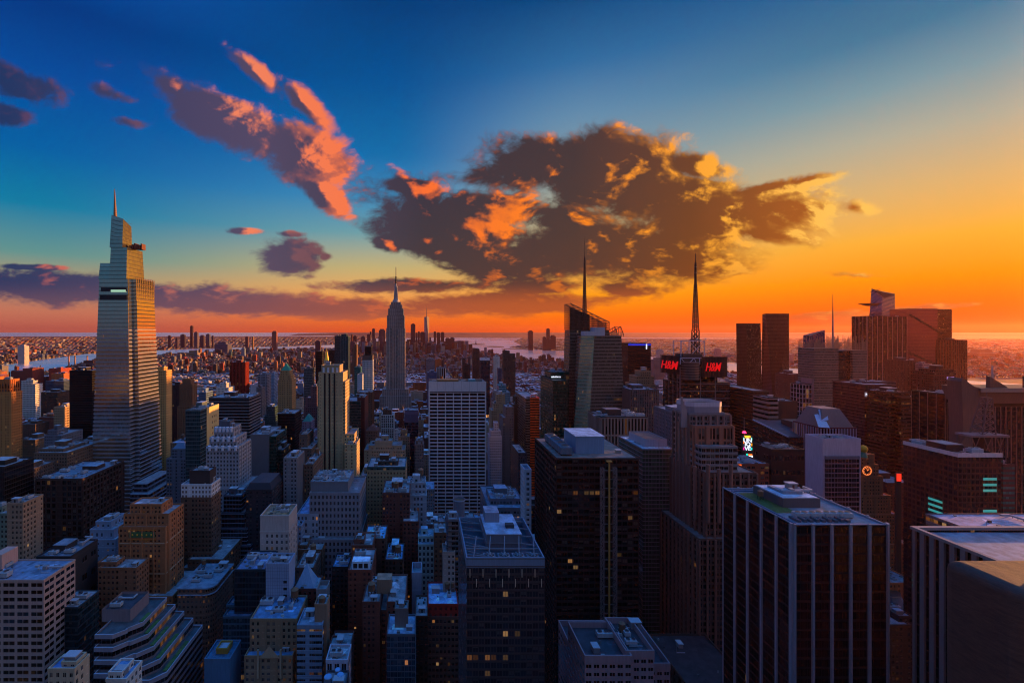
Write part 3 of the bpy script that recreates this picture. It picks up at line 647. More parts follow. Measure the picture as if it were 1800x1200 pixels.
def glass_tower_open_roof():
    Y, D = 200, 43
    st = St((58, 56, 62), (44, 54, 66), bay=2.6, fl=3.45, hf=.8, vf=.66, lit=.018, refl=.45, band=(.5, .12), roof=(60, 70, 84))
    root = H('grey glass tower with open mechanical roof of steel braces and fans', Y, D, st, [(820, 957, 981)], name='office_tower', cat='skyscraper', short='the grey glass tower with an open roof', kit=0, pen=False, parapet=.1, roofs=False)
    ox, oy = root.location[:2]; z = Z(981, Y); hw = (X(957, Y) - X(820, Y)) / 2; hd = D / 2
    m = MB(); c = lin((96, 120, 146)); m.quad([(-hw, -hd, z - 4), (hw, -hd, z - 4), (hw, hd, z - 4), (-hw, hd, z - 4)], col=lin((44, 56, 70)), roof=True)
    for q in ((-hw - .1, hw + .1, -hd - .1, -hd + .5), (-hw - .1, hw + .1, hd - .5, hd + .1), (-hw - .1, -hw + .5, -hd + .5, hd - .5), (hw - .5, hw + .1, -hd + .5, hd - .5)): m.box(*q, z - 4, z + .5, c)
    m.build('roof', root)
    m = MB(); m.box(-6, 10, -6, 17, z - 4, z + 3.5, lin((88, 100, 118)), 'FBLR'); m.box(-6.3, 10.3, -6.3, 17.3, z + 3.5, z + 3.9, lin((120, 146, 172)), roof=True)
    m.box(-5, 2, 7, 16, z + 3.9, z + 8.6, lin((110, 124, 144)), roof=True); m.box(4, 8, 0, 3, z + 3.9, z + 5.5, lin((40, 50, 60))); m.build('penthouse', root)
    m = MB(); cb = lin((104, 110, 122)); m.bar((-6.2, -6.2, z - .3), (-6.2, hd, z - .3), .4, cb); m.bar((10.2, -6.2, z - .3), (10.2, hd, z - .3), .4, cb); m.bar((-6.2, -6.4, z - .3), (10.2, -6.4, z - .3), .4, cb)
    for i in range(5):
        yy = -hd + 4 + i * 8.6; m.bar((-hw, yy, z - .3), (-6, yy - 2, z - .3), .5, cb); m.bar((hw, yy, z - .3), (10, yy + 2, z - .3), .5, cb); m.bar((-hw, yy + 4, z - .3), (-6, yy - 2, z - .3), .35, cb)
    for i in range(5):
        xx = -hw + 3 + i * 6.6; m.bar((xx, -hd, z - .2), (xx + 3, -6.3, z + 3), .4, cb)
    m.bar((-hw, -hd + 9, z - .1), (hw, -hd + 9, z - .1), .5, cb); m.build('steel_braces', root)
    for i in range(4):
        m = MB(); a = -9 + i * 6.4
        m.box(a, a + 5.2, -hd + 1.4, -hd + 6.6, z - 2.2, z - .6, lin((110, 120, 134)), 'FBLRT'); m.cyl(a + 2.6, -hd + 4, 2.2, 2.2, z - .6, z - .1, col=lin((140, 150, 164)), capcol=lin((26, 30, 36)))
        for k in range(6):
            t = k * 1.047; m.bar((a + 2.6, -hd + 4, z + .02), (a + 2.6 + 2 * math.cos(t), -hd + 4 + 2 * math.sin(t), z + .02), .35, lin((120, 132, 146)))
        m.build('roof_fan', root)
    m = MB()
    for i in range(12):
        a = (0.04 + i / 12) * 2 * hw - hw; m.box(a, a + .28, -hd - .35, -hd - .14, z - 8 - 4.2 * (i % 2), z - 4.5 - 4.2 * (i % 2), lin((190, 180, 160)))
    m.build('light_fins', root)
glass_tower_open_roof()

H('pinkish concrete block with sunken fan deck, round tank and blue skylight', 205, 26, St((150, 128, 134), (16, 16, 22), bay=3.3, fl=3.6, hf=.66, vf=.4, lit=.0, roof=(50, 50, 56)),
  [(1017, 1178, 1176, 10, 32), (1028, 1111, 1163, 0, 24), (1100, 1150, 1154, 2, 24)], short='the pinkish concrete block', kit=2, pen=False, tank=False, parapet=3,
  extra=lambda r, o, b: [put('water_tank', r, (3, -2, b[1][4] + .1), 0, .75), put('cooling_unit', r, (-7, -4, b[1][4] + .1)), put('cooling_unit', r, (-2.4, -4, b[1][4] + .1)), put('stair_bulkhead', r, (11, 2, b[2][4] + .1), 0, 1.2)])

def postmodern():
    Y = 285
    base = St((112, 80, 72), (16, 15, 18), bay=2.6, fl=3.9, hf=.62, vf=.62, lit=.012, pier=(1.1, 1.1, 2), pc=(124, 88, 78), roof=(110, 100, 100))
    up = base.but(col=(120, 112, 116), pier=None, band=(1.5, .4), hf=.8, bay=3.0)
    box_ = base.but(col=(146, 92, 74), pier=(2.6, .8, 4), fl=9, vf=.8, bay=2.4)
    crown = St((132, 124, 134), bay=40, fl=40, hf=0, vf=0, roof=(120, 100, 84))
    def ex(root, o, b):
        m = MB(); top = b[-1]; n = 8
        m.build  # crown ring
        x0, x1, y0, y1, z, _ = top; x0 -= o[0]; x1 -= o[0]; y0 -= o[1]; y1 -= o[1]
        c = 3.5; ring = [(x0 + c, y0), (x1 - c, y0), (x1, y0 + c), (x1, y1 - c), (x1 - c, y1), (x0 + c, y1), (x0, y1 - c), (x0, y0 + c)]
        pale = lin((186, 176, 188))
        m.prism([(a, q, z + .1) for a, q in ring], [(a, q, z + 4.6) for a, q in ring], None, col=lin((134, 128, 140)), cap=False)
        o2 = [(a * 1.02, q * 1.02 + 0) for a, q in ring]
        m.prism([(a, q, z + 4.6) for a, q in o2], [(a, q, z + 7.6) for a, q in o2], None, col=pale, cap=False)
        inr = [(x0 + (a - x0) * .94 + .4, y0 + (q - y0) * .94 + .4) for a, q in ring]
        m.prism([(a, q, z + 5.5) for a, q in inr], [(a, q, z + 5.6) for a, q in inr], None, col=lin((90, 66, 54)), cap=True, capcol=lin((90, 66, 54)))
        m.build('crown', root)
        m = MB()
        for i in range(4):
            h = 11 - i * 2.6; a = X(1200.5 + i * 2.2, Y + 21) - o[0]; m.box(a - .42, a + .42, y0 - .4, y0 + 1.2, z - 9, z + h, lin((150, 132, 134)))
        m.build('stair_finial', root)
        m = MB()
        for k, (cx_, zt) in enumerate(((1243, 818), (1262, 826), (1283, 818), (1230, 826))):
            a = X(cx_, Y + 3) - o[0]; yy = Y + 2.2 - o[1] + (0 if k < 3 else 6)
            m.cyl(a, yy, 1.1, 1.1, Z(835, Y) - 30, Z(zt, Y), col=base.pc, n=12)
        m.build('rounded_piers', root)
    H('postmodern brown stone tower stepping up to an eight-sided pale crown', Y, 49, base,
      [(1228, 1330, 948, 0, 49), (1240, 1330, 832, 3, 40), (1233, 1296, 786, 8, 33, up), (1220.5, 1290, 750, 15, 26, box_), (1210.5, 1284, 730, 21, 19, base.but(col=(116, 98, 96), pc=(132, 104, 98))), (1211, 1274, 727, 21.5, 18, crown)],
      name='office_tower', cat='skyscraper', short='the stepped brown stone tower with an eight-sided crown', kit=1, pen=False, extra=ex, parapet=.8)
postmodern()
H('low dark podium wing running along the foot of the stepped brown tower', 240, 44.5, dkbrown.but(pier=(1.2, .6, 2), roof=(44, 42, 46)), [(1214, 1330, 1215)], kit=1, pen=False)

def clock_ziggurat():
    Y = 440; st = St((160, 100, 66), bay=2.6, fl=3.6, hf=.42, vf=.5, lit=.035, pier=(.7, .3, 3))
    def ex(root, o, b):
        m = MB(); gl = simple('lit_dial', (.02, .015, .02), .6)
        cx_, cz = X(1537, Y) - o[0], Z(831, Y); yy = b[3][2] - o[1] - 1.0
        ring = MB()
        for i in range(24):
            t = i / 24 * 6.2832; t2 = (i + 1) / 24 * 6.2832
            ring.bar((cx_ + 4.2 * math.cos(t), yy, cz + 4.2 * math.sin(t)), (cx_ + 4.2 * math.cos(t2), yy, cz + 4.2 * math.sin(t2)), .5, (.8, .2, .05))
        for i in range(12):
            t = i / 12 * 6.2832; ring.bar((cx_ + 3.0 * math.cos(t), yy - .2, cz + 3.0 * math.sin(t)), (cx_ + 3.7 * math.cos(t), yy - .2, cz + 3.7 * math.sin(t)), .5, (.8, .3, .1))
        d = MB(); n = 24; pts = [(cx_ + 3.9 * math.cos(6.2832 * i / n), yy + .3, cz + 3.9 * math.sin(6.2832 * i / n)) for i in range(n)]
        pb = [(p[0], yy + 1.4, p[2]) for p in pts]
        d.prism(pb, pts, None, col=(.02, .015, .02), cap=True, capcol=(.02, .015, .02))
        dial = d.build('clock_face', root)
        r_ = ring.build('numeral_ring', root, simple('lit_numerals', (.8, .3, .1), .5, 0, (1, .25, .06), .45)); r_.parent = dial
        h = MB(); h.bar((cx_, yy - .25, cz), (cx_ + 1.4, yy - .25, cz + 1.5), .4, (.8, .3, .1)); h.bar((cx_, yy - .25, cz), (cx_ - .6, yy - .25, cz + 2.9), .3, (.8, .3, .1))
        hh = h.build('clock_hands', root, bpy.data.materials['lit_numerals']); hh.parent = dial
        top = b[-1]; gx = X(1521, Y + 4) - o[0]; gy = Y + 6 - o[1]; gz = top[4]
        g = MB(); g.cyl(gx, gy, 3.2, 2.4, gz, gz + 5, col=lin((90, 130, 110)), n=12)
        for k in range(6):
            a0, a1 = -1.4 + k * .47, -1.4 + (k + 1) * .47
            g.cyl(gx, gy, 3.6 * math.cos(a0), 3.6 * math.cos(a1), gz + 8 + 3.6 * math.sin(a0), gz + 8 + 3.6 * math.sin(a1), col=lin((200, 150, 40)), n=14, cap=k == 5)
        g.build('globe', root)
    H('stepped orange brick building with a lit clock and a glass globe on top', Y, 52, st,
      [(1460, 1590, 958, 0, 56), (1468, 1582, 905, 3), (1476, 1566, 872, 6), (1484, 1552, 838, 8), (1492, 1544, 818, 10), (1505, 1537, 800, 12)], cat='building', short='the stepped brick clock building', kit=.3, pen=False, extra=ex)
clock_ziggurat()

H('windowless white slab-sided block with a gridded dark front', 352, 16, St((178, 168, 186), bay=30, fl=60, hf=0, vf=0, roof=(90, 96, 110)),
  [(1446, 1513, 775, 0, 16), (1452, 1511, 806, -1.2, 5, St((120, 112, 128), (22, 20, 28), bay=2.2, fl=3.6, hf=.86, vf=.78, lit=.003, refl=.2))], short='the white slab-sided block', kit=2, pen=False, parapet=2)

def teal_window_tower():
    Y, D = 290, 33; z = Z(802, Y)
    st = St((28, 22, 24), (30, 40, 52), bay=2.7, fl=3.6, hf=.62, vf=.62, lit=.0, refl=.35, band=(.9, .12), roof=(80, 84, 94))
    root = H('black office block with turquoise-lit window bands and white roof edge', Y, D, st, [(1684, 1760, 802)], name='office_tower', cat='skyscraper', short='the black block with turquoise windows', kit=2, pen=True, parapet=1.6)
    ox, oy = root.location[:2]; hw = (X(1760, Y) - X(1684, Y)) / 2; hd = D / 2
    m = MB(); c = lin((196, 186, 190))
    for q in ((-hw - .4, hw + .4, -hd - .4, -hd - .14), (-hw - .4, -hw - .14, -hd - .14, hd)): m.box(*q, z - .4, z + 2.2, c)
    m.build('white_cornice', root)
    tm = simple('turquoise_panels', (.10, .42, .42), .25, .2, (.05, .55, .5), .2)
    for (side, a, zz, n) in (('L', -8, 40, 3), ('L', -8, 58, 3), ('L', -8, 78, 3), ('F', 2, 42, 3), ('F', 2, 60, 3), ('F', 2, 22, 3), ('L', 2, 96, 3)):
        m = MB()
        for k in range(n):
            zk = z - zz + k * 3.6
            if side == 'F': m.box(a, a + 8.4, -hd - .35, -hd - .14, zk, zk + 1.5, (.1, .4, .4))
            else: m.box(-hw - .35, -hw - .14, a, a + 8.4, zk, zk + 1.5, (.1, .4, .4))
        m.build('turquoise_window_band', root, tm)
teal_window_tower()
def roof_lattice(root, o, b):
    z = b[-1][4]; m = MB(); cx_, cy_ = X(1726, 344) - o[0], 344 - o[1]; g = lin((92, 78, 76))
    for a in (-13, 13):
        for b in (-4.5, 4.5): m.bar((cx_ + a, cy_ + b, z), (cx_ + a, cy_ + b, z + 15), .8, g)
    for b in (-4.5, 4.5):
        for a in (-13, -4, 5): m.bar((cx_ + a, cy_ + b, z), (cx_ + a + 6, cy_ + b, z + 15), .4, g); m.bar((cx_ + a + 6, cy_ + b, z), (cx_ + a, cy_ + b, z + 15), .4, g)
    m.box(cx_ - 14, cx_ + 14, cy_ - 5.5, cy_ + 5.5, z + 15, z + 16.4, lin((120, 104, 104)))
    m.box(cx_ - 3, cx_ + 2, cy_ - 4, cy_ + 4, z, z + 15, lin((40, 34, 36)))
    P_ = [(-4.5, -4), (5.5, -4), (5.5, 4), (-4.5, 4)]; T_ = [(2.0, -2.2), (5.0, -2.2), (5.0, 2.2), (2.0, 2.2)]
    for i in range(6):
        f0, f1 = i / 6, (i + 1) / 6
        def L(f): return [(cx_ + a + (c_ - a) * f, cy_ + b + (d_ - b) * f, z + 16.4 + 27 * f) for (a, b), (c_, d_) in zip(P_, T_)]
        A, B_ = L(f0), L(f1)
        for k in range(4):
            j = (k + 1) % 4; m.bar(A[k], B_[k], .55, g); m.bar(A[k], B_[j], .32, g); m.bar(A[j], B_[k], .32, g); m.bar(B_[k], B_[j], .4, g)
    m.bar((cx_ + 3.5, cy_, z + 42), (cx_ + 3.5, cy_, z + 47), .5, g)
    m.build('lattice_frame', root)
H('dark slab with turquoise ribbon windows carrying a platform and steel lattice mast', 335, 30, St((30, 28, 32), (40, 120, 120), bay=2.2, fl=3.6, hf=.8, vf=.45, lit=.0, refl=.3), [(1763, 1784, 818), (1690, 1763, 806, 1, 26)], kit=1, pen=False, extra=roof_lattice)

def concrete_crowned():
    Y = 400; root = None
    x0 = X(1721, Y); x1 = x0 + 110; D = 24; zt = Z(682, Y)
    root = thing('office_tower', 'huge dark ribbed tower under a flaring concrete crown with wedge fins', 'skyscraper', (x0, Y, 0))
    st = St((26, 20, 22), (20, 16, 18), bay=1.5, fl=3.9, hf=.8, vf=.8, lit=.001, refl=.1, pier=(.5, .5, 3), pc=(110, 88, 80), roof=(60, 50, 46))
    m = MB(); m.block(0, 110, 0, D, 0, zt - 16, st, top=True); m.build('facade', root)
    c = lin((100, 76, 66)); m = MB()
    m.prism([(-1, -1, zt - 13), (112, -1, zt - 13), (112, D, zt - 13), (-1, D, zt - 13)], [(-3, -4, zt), (112, -4, zt), (112, D + 3, zt), (-3, D + 3, zt)], None, col=c, cap=True, capcol=lin((66, 52, 46)))
    m.box(3, 110, 1, D - 1, zt - 16, zt - 13, lin((40, 32, 32)), 'FBLR'); m.box(-3.5, 112, -4.5, -4.05, zt - 3, zt + .4, lin((150, 124, 110))); m.build('crown', root)
    # tall concrete pylon at the corner, curving outwards at the top
    m = MB(); w = X(1721, Y) - X(1690, Y)
    prof = [(0, 0), (-1, zt - 26), (-1.5, zt - 10), (-2.5, zt + 6), (-1.0, zt + 9), (4, zt + 5), (9, zt + 1.5), (w, zt)]
    for k in range(len(prof) - 1):
        a, b = prof[k], prof[k + 1]
    front = [(-w + p, -2.0, q) for p, q in prof] + [(0, -2.0, zt), (0, -2.0, 0)]
    back = [(p[0], 9.0, p[2]) for p in front]
    m.v += front; i0 = 0
    i = len(m.v) - len(front); nF = len(front)
    m.f.append(tuple(range(i, i + nF))); m.uv += [(0, 0)] * nF; m.c.append((*c, 0)); m.g.append((0, 0, 0, 0)); m.w.append((0, 0, 0))
    for k in range(nF):
        j = (k + 1) % nF; m.quad([front[k], back[k], back[j], front[j]], col=c)
    m.build('corner_pylon', root)
    m = MB()
    for k, xx in enumerate((12, 44)):
        a = xx; m.quad([(a, 2, zt), (a + 16, 2, zt), (a, 2, zt + 10)], col=c); m.quad([(a, 5, zt), (a + 16, 5, zt), (a, 5, zt + 10)], col=c)
        m.quad([(a, 2, zt + 10), (a + 16, 2, zt), (a + 16, 5, zt), (a, 5, zt + 10)], col=c); m.quad([(a, 2, zt), (a, 5, zt), (a, 5, zt + 10), (a, 2, zt + 10)], col=c)
    m.build('wedge_fin', root)
    m = MB(); m.cyl(36, 20, .9, .5, zt, zt + 18, col=lin((170, 160, 160)), n=8)
    for k in range(5): m.bar((33.5, 20, zt + 6 + k * .9), (38.5, 20, zt + 6 + k * .9), .3, lin((90, 80, 80)))
    m.build('antenna', root)
    FOOT.append((x0 - w, x1, Y, Y + D, zt))
    LANDMARKS.append((1760, 660, Y, 'the concrete-crowned dark tower'))
concrete_crowned()
H('narrow dark finned annex left of the concrete-crowned tower', 430, 30, blackglass.but(pier=(.5, .4, 4), pc=(110, 96, 92)), [(1662, 1690, 694)], kit=1, pen=False)

H('flat-roofed building with pale roof and amber ribbon windows behind the finned grey tower', 215, 45, St((120, 108, 112), (120, 70, 30), bay=2, fl=3.8, hf=1, vf=.5, lit=.12, roof=(150, 140, 156)), [(1812, 2060, 971)], kit=2, pen=False, parapet=.6)

# ------------------------------------------------------------------ left foreground
H('pink stone office block with dark ribbon windows at the lower left corner', 260, 23.5, St((176, 146, 136), (12, 13, 16), bay=7.5, fl=4.15, hf=.8, vf=.5, lit=.0, roof=(96, 116, 140)),
  [(-70, 77, 1021)], short='the pink ribbon-windowed block', kit=2, pen=False, parapet=.8,
  extra=lambda r, o, b: [(lambda m: (m.box(b[0][0] - o[0] + 6, X(3, 272) - o[0], 272 - o[1], 283 - o[1], b[0][4], b[0][4] + 9, lin((184, 150, 138))), m.build('penthouse', r)))(MB())])
H('small stone tower top with blue roof and finials at the bottom left edge', 200, 9, limestone.but(roof=(80, 120, 170)), [(84, 131, 1178), (108, 134, 1166, 2, 6)], name='stone_building', kit=1, pen=False)
H('dark teal glass tower just right of the pink ribbon-windowed block', 275, 18, tealglass.but(col=(40, 52, 58), g=(22, 52, 60), band=(.4, .15)), [(95, 137, 1068)], short='the dark teal glass tower', kit=1, pen=False, parapet=.5)

def terraces():
    Y = 250; c = (118, 112, 120); st = St(c, (14, 14, 18), bay=2.2, fl=4.2, hf=1.0, vf=.52, lit=.004, roof=(60, 66, 62))
    root = thing('terraced_building', 'grey terraced office building with zigzag planted balconies and windowless top block', 'building', (X(230, Y), Y, 0))
    ox, oy = root.location[:2]
    lv = [  # left px, right px, py top, front offset, depth, jog width
        (176, 282, 1199, -8, 46, .5), (177, 270, 1175, -5, 42, .45), (177, 259, 1152, -2, 38, .5), (177, 249, 1130, 1, 34, .45), (178, 240, 1108, 4, 30, .5)]
    m = MB(); t = MB(); gr = MB(); prev = 0
    for k, (a, b, py, off, dd, jog) in enumerate(lv):
        y0 = Y + off; z = Z(py, y0); x0, x1 = X(a, y0) - ox, X(b, y0) - ox; xm = x0 + (x1 - x0) * jog; jd = 5
        ring = [(x0, off - jd), (xm, off - jd), (xm + 5, off), (x1 - 6, off), (x1, off + 6), (x1, off + dd), (x0, off + dd)]
        m.prism([(p, q, prev) for p, q in ring], [(p, q, z) for p, q in ring], st, cap=True, capcol=lin((66, 74, 78)))
        cx_ = (x0 + x1) / 2; cy_ = off + dd / 2
        o_ = [(cx_ + (p - cx_) * 1.008, cy_ + (q - cy_) * 1.008) for p, q in ring]; i_ = [(cx_ + (p - cx_) * .975, cy_ + (q - cy_) * .975) for p, q in ring]
        t.prism([(p, q, z - 1.1) for p, q in o_], [(p, q, z + 1.2) for p, q in o_], None, col=lin((130, 130, 144)), cap=False)
        t.prism([(p, q, z - .1) for p, q in i_], [(p, q, z + 1.2) for p, q in i_], None, col=lin((100, 100, 110)), cap=False)
        for q_ in range(len(ring)):
            j = (q_ + 1) % len(ring); t.quad([(*o_[q_], z + 1.2), (*o_[j], z + 1.2), (*i_[j], z + 1.2), (*i_[q_], z + 1.2)], col=lin((150, 154, 168)))
        gr.box(x1 - 3.4, x1 - 1.2, off + 8, off + dd - 14, z, z + .5, (.04, .08, .02))
        prev = z; FOOT.append((x0 + ox, x1 + ox, y0 - jd, y0 + dd, z))
    m.build('facade', root); t.build('terrace_parapet', root); gr.build('planting', root, M_LEAF)
    m = MB(); y0 = Y + 12; z = Z(1070, y0); x0, x1 = X(179, y0) - ox, X(229, y0) - ox
    m.box(x0, x1, 12, 30, prev, z, lin((122, 110, 116)), 'FLRB'); m.box(x0 + .6, x1 - .6, 12.6, 29.4, z - 1.6, z - 1.4, lin((50, 50, 56)), roof=True); m.build('penthouse', root)
    put('cooling_unit', root, (x0 + 5, 17, z - 1.4)); put('duct', root, (x0 + 3, 24, z - 1.4), 0, .8)
    LANDMARKS.append((240, 1080, 250, 'the grey terraced building'))
terraces()
H('small white rooftop cabin building below the grey terraces', 215, 9, white.but(roof=(90, 130, 170)), [(190, 214, 1184), (186, 222, 1196, -1, 12)], kit=.5, pen=False)

gold = St((156, 98, 62), bay=3, fl=3.6, hf=.42, vf=.52, lit=.03, pier=(.8, .4, 3), pc=(170, 112, 74), band=(.5, .3, 6), bc=(176, 150, 120))
def french(root, o, b):
    x0, x1, y0, y1, z, _ = b[2]; w = x1 - x0; c = (x0 + x1) / 2 - o[0]
    m = MB(); m.box(c - w * .28, c + w * .28, y0 - o[1] - .35, y0 - o[1] - .14, z - 6.5, z - 2.5, lin((60, 120, 60)))
    m.build('tile_panel', root, simple('green_tile', (.05, .13, .05), .5))
    m = MB(); m.box(c - w * .30, c + w * .30, y0 - o[1] - .5, y0 - o[1] - .36, z - 8.2, z - 7.6, lin((190, 110, 40))); m.box(c - w * .30, c + w * .30, y0 - o[1] - .5, y0 - o[1] - .36, z - 1.4, z - .8, lin((190, 110, 40)))
    for k in range(5): m.cyl(c - w * .2 + k * w * .1, y0 - o[1] - .5, .5, .5, z - 5, z - 4, col=lin((190, 150, 50)), n=8)
    m.build('gilded_frame', root)
    m = MB(); m.box((x1 - o[0]) + .14, (x1 - o[0]) + .35, y0 - o[1] + 3, y0 - o[1] + 12, z - 7, z - 1.5, lin((150, 130, 50))); m.build('side_panel', root)
H('orange brick art deco tower with green tile panel under its flat top', 330, 24, gold, [(209, 318, 1085, -10, 52), (209, 303, 1050, -5, 40), (209, 291, 928, 0, 24), (218, 297, 905, 3, 20), (229, 284, 888, 5, 14)],
  name='art_deco_tower', cat='building', short='the orange brick art deco tower', kit=.6, pen=False, extra=french)
H('plain brown brick block stepping below the orange art deco tower', 312, 14, brown.but(col=(134, 88, 62)), [(172, 240, 1000), (172, 205, 990, 3, 9)], kit=1, tank=False, pen=False)
H('light blue-grey stepped block left of the orange art deco tower', 350, 28, bluegrey.but(col=(128, 142, 164), fl=4.6, bay=3.6, hf=.34, vf=.4), [(150, 203, 950), (158, 200, 932, 3), (168, 195, 918, 6)], kit=1)
H('dark grey block with two square vents on its flat roof', 300, 25, St((44, 44, 50), bay=9, fl=12, hf=.5, vf=.3, roof=(84, 90, 100)), [(64, 124, 980)], kit=2, pen=True, short='the dark grey block with roof vents')
H('tall narrow beige tower with plain side wall at the left edge', 335, 18, tan.but(col=(146, 120, 98)), [(12, 40, 886)], kit=1)
H('greenish stone apartment block with copper roof edge at the left edge', 350, 16, limestone.but(col=(124, 128, 108)), [(-60, 14, 904), (-60, 4, 893, 4)], kit=1)
H('broad dark brown office block with recessed window bays and crowded roof', 420, 58, St((66, 48, 44), (14, 13, 16), bay=4.6, fl=5.2, hf=.6, vf=.7, lit=.02, pier=(1.1, .7), band=(1.2, .5), roof=(100, 114, 130)),
  [(63, 145, 843)], short='the broad dark brown office block', kit=6, pen=True)
H('pale capped brown brick tower with white crowning storey', 370, 17, St((108, 80, 64), bay=2.8, fl=3.6, hf=.44, vf=.5, lit=.02),
  [(318, 380, 1000, -8, 30), (318, 372, 876), (318.5, 371.5, 853, .3, 16.4, St((196, 196, 200), (90, 70, 60), bay=2.8, fl=3.6, hf=.5, vf=.6)), (333, 369, 829, 3, 11, St((60, 52, 54), bay=20, fl=20, hf=0, vf=0))], short='the brown tower with a white crowning storey', kit=1, pen=False)
H('dark setback block ruled with thin white window lines', 400, 26, St((66, 72, 88), (16, 17, 22), bay=2.4, fl=3.7, hf=.86, vf=.76, lit=.004, band=(.45, .3), bc=(112, 120, 140)),
  [(378, 446, 985, -6, 38), (383, 440, 960, -3, 32), (386, 434, 930), (389, 430, 903, 3, 20), (393, 424, 872, 6, 15)], short='the white-ruled setback block', kit=1)

def rounded_corner():
    Y = 322; root = thing('corner_building', 'brown cornice building with rounded corner and cluttered pale roof', 'building', (X(350, Y), Y, 0)); ox = root.location[0]
    z = Z(1034, Y); x0, x1 = X(312, Y) - ox, X(374, Y) - ox; D = 34
    ring = [(x0, 0)] + [(x1 - 7 + 7 * math.sin(t), 7 - 7 * math.cos(t)) for t in [i * math.pi / 2 / 7 for i in range(8)]] + [(x1, D), (x0, D)]
    st = brown.but(col=(120, 92, 78), lit=.03)
    m = MB(); m.prism([(a, b, 0) for a, b in ring], [(a, b, z) for a, b in ring], st, cap=False); m.build('facade', root)
    m = MB(); out_ = [(a + (.9 if a > x0 else 0), b - .9 if b < 8 else b) for a, b in ring]
    m.prism([(a, b, z - 4.6) for a, b in out_], [(a, b, z - 4.1) for a, b in out_], None, col=lin((130, 140, 156)), cap=True); m.prism([(a, b, z - .4) for a, b in out_], [(a, b, z + .6) for a, b in out_], None, col=lin((120, 124, 136)), cap=True, capcol=lin((110, 122, 136))); m.build('cornice', root)
    for q in ((-6, 8), (0, 14), (4, 22), (-8, 20)): put('cooling_unit', root, (*q, z + .6))
    put('duct', root, (-8, 14, z + .6)); put('stair_bulkhead', root, (5, 28, z + .6), 0, 1.4); put('water_tank', root, (-10, 28, z + .6), 0, .8)
    FOOT.append((x0 + ox, x1 + ox, Y, Y + D, z))
rounded_corner()
H('low brown row building behind the rounded-corner building', 362, 40, brown, [(330, 392, 985), (330, 372, 972, 6, 20)], kit=2)
H('dark glass building with bright blue roof edge over the avenue', 300, 26, blackglass.but(col=(40, 50, 58), g=(20, 34, 44), roof=(90, 110, 140)), [(412, 466, 1003)], short='the dark glass block with a blue roof edge', kit=2, pen=False)
H('blue glass roofed hall with sloping skylights beside the street', 296, 20, tealglass.but(col=(60, 90, 110), roof=(50, 76, 98)), [(392, 440, 1085), (398, 440, 1065, 8, 10)], kit=1, pen=False)
H('low teal-roofed building with open roof frame and yellow hut', 262, 16, white.but(col=(70, 110, 140), hf=0, roof=(50, 90, 116)), [(359, 404, 1160), (380, 400, 1142, 5, 7, St((150, 120, 50), hf=0, vf=0, bay=20, fl=20))], kit=2, pen=False)

H('pale limestone tower with blank upper wall and rows of small square windows', 330, 22, St((178, 164, 158), (22, 20, 24), bay=3.4, fl=4.4, hf=.38, vf=.5, lit=.05, roof=(120, 96, 70)),
  [(457, 508, 936), (457.3, 507.7, 908, .12, 21.7, St((180, 166, 160), bay=60, fl=60, hf=0, vf=0, roof=(120, 96, 70)))], short='the pale limestone tower', kit=2, pen=False)
H('windowless blue-white tiled block with one column of dark windows', 290, 13.5, St((140, 158, 186), (14, 14, 18), bay=40, fl=40, hf=0, vf=0, roof=(112, 104, 108)), [(467, 508, 992)], short='the blue-white tiled block', kit=1, pen=False,
  extra=lambda r, o, b: [(lambda m: ([m.box(4 * (1 if k < 6 else -1.6) - .2, 4 * (1 if k < 6 else -1.6) + 2, b[0][2] - o[1] - .1, b[0][2] - o[1] - .05, b[0][4] - 10 - (k % 6) * 4.3 - 1.6, b[0][4] - 10 - (k % 6) * 4.3, (.01, .01, .012)) for k in (0, 1, 2, 3, 4, 5, 9, 10)], m.build('window_column', r)))(MB()),
    (lambda m: ([m.box(b[0][0] - o[0], b[0][1] - o[0], b[0][2] - o[1] - .04, b[0][2] - o[1] - .02, b[0][4] - 2 - k * 2.15, b[0][4] - 1.9 - k * 2.15, (.05, .06, .1)) for k in range(45)], [m.box(b[0][0] - o[0] + k * 1.45, b[0][0] - o[0] + k * 1.45 + .1, b[0][2] - o[1] - .04, b[0][2] - o[1] - .02, 0, b[0][4] - 1, (.05, .06, .1)) for k in range(10)], m.build('tile_joints', r)))(MB())])
def pyramid_roof(root, o, b):
    z = b[0][4]; m = MB(); cx_ = X(538, 303) - o[0]; w = 6.2
    m.prism([(cx_ - w, -w, z + .2), (cx_ + w, -w, z + .2), (cx_ + w, w, z + .2), (cx_ - w, w, z + .2)], [(cx_ - .1, -.1, z + 13.5), (cx_ + .1, -.1, z + 13.5), (cx_ + .1, .1, z + 13.5), (cx_ - .1, .1, z + 13.5)], None, col=lin((120, 150, 180)))
    m.build('glass_pyramid', root)
H('low brick building carrying a tall pale blue glass pyramid', 297, 16, brick.but(col=(92, 50, 44)), [(514, 558, 1037)], kit=1, pen=False, extra=pyramid_roof, short='the glass pyramid roof')
H('brown brick loft with white ducts and a cone-roofed tank on its roof', 322, 24, brown.but(col=(92, 70, 62)), [(519, 551, 1000)], kit=3, tank=True)
H('brown loft block with green-blue roof patch behind the glass pyramid', 352, 24, brown, [(524, 566, 968), (524, 540, 960, 3, 14)], kit=2)
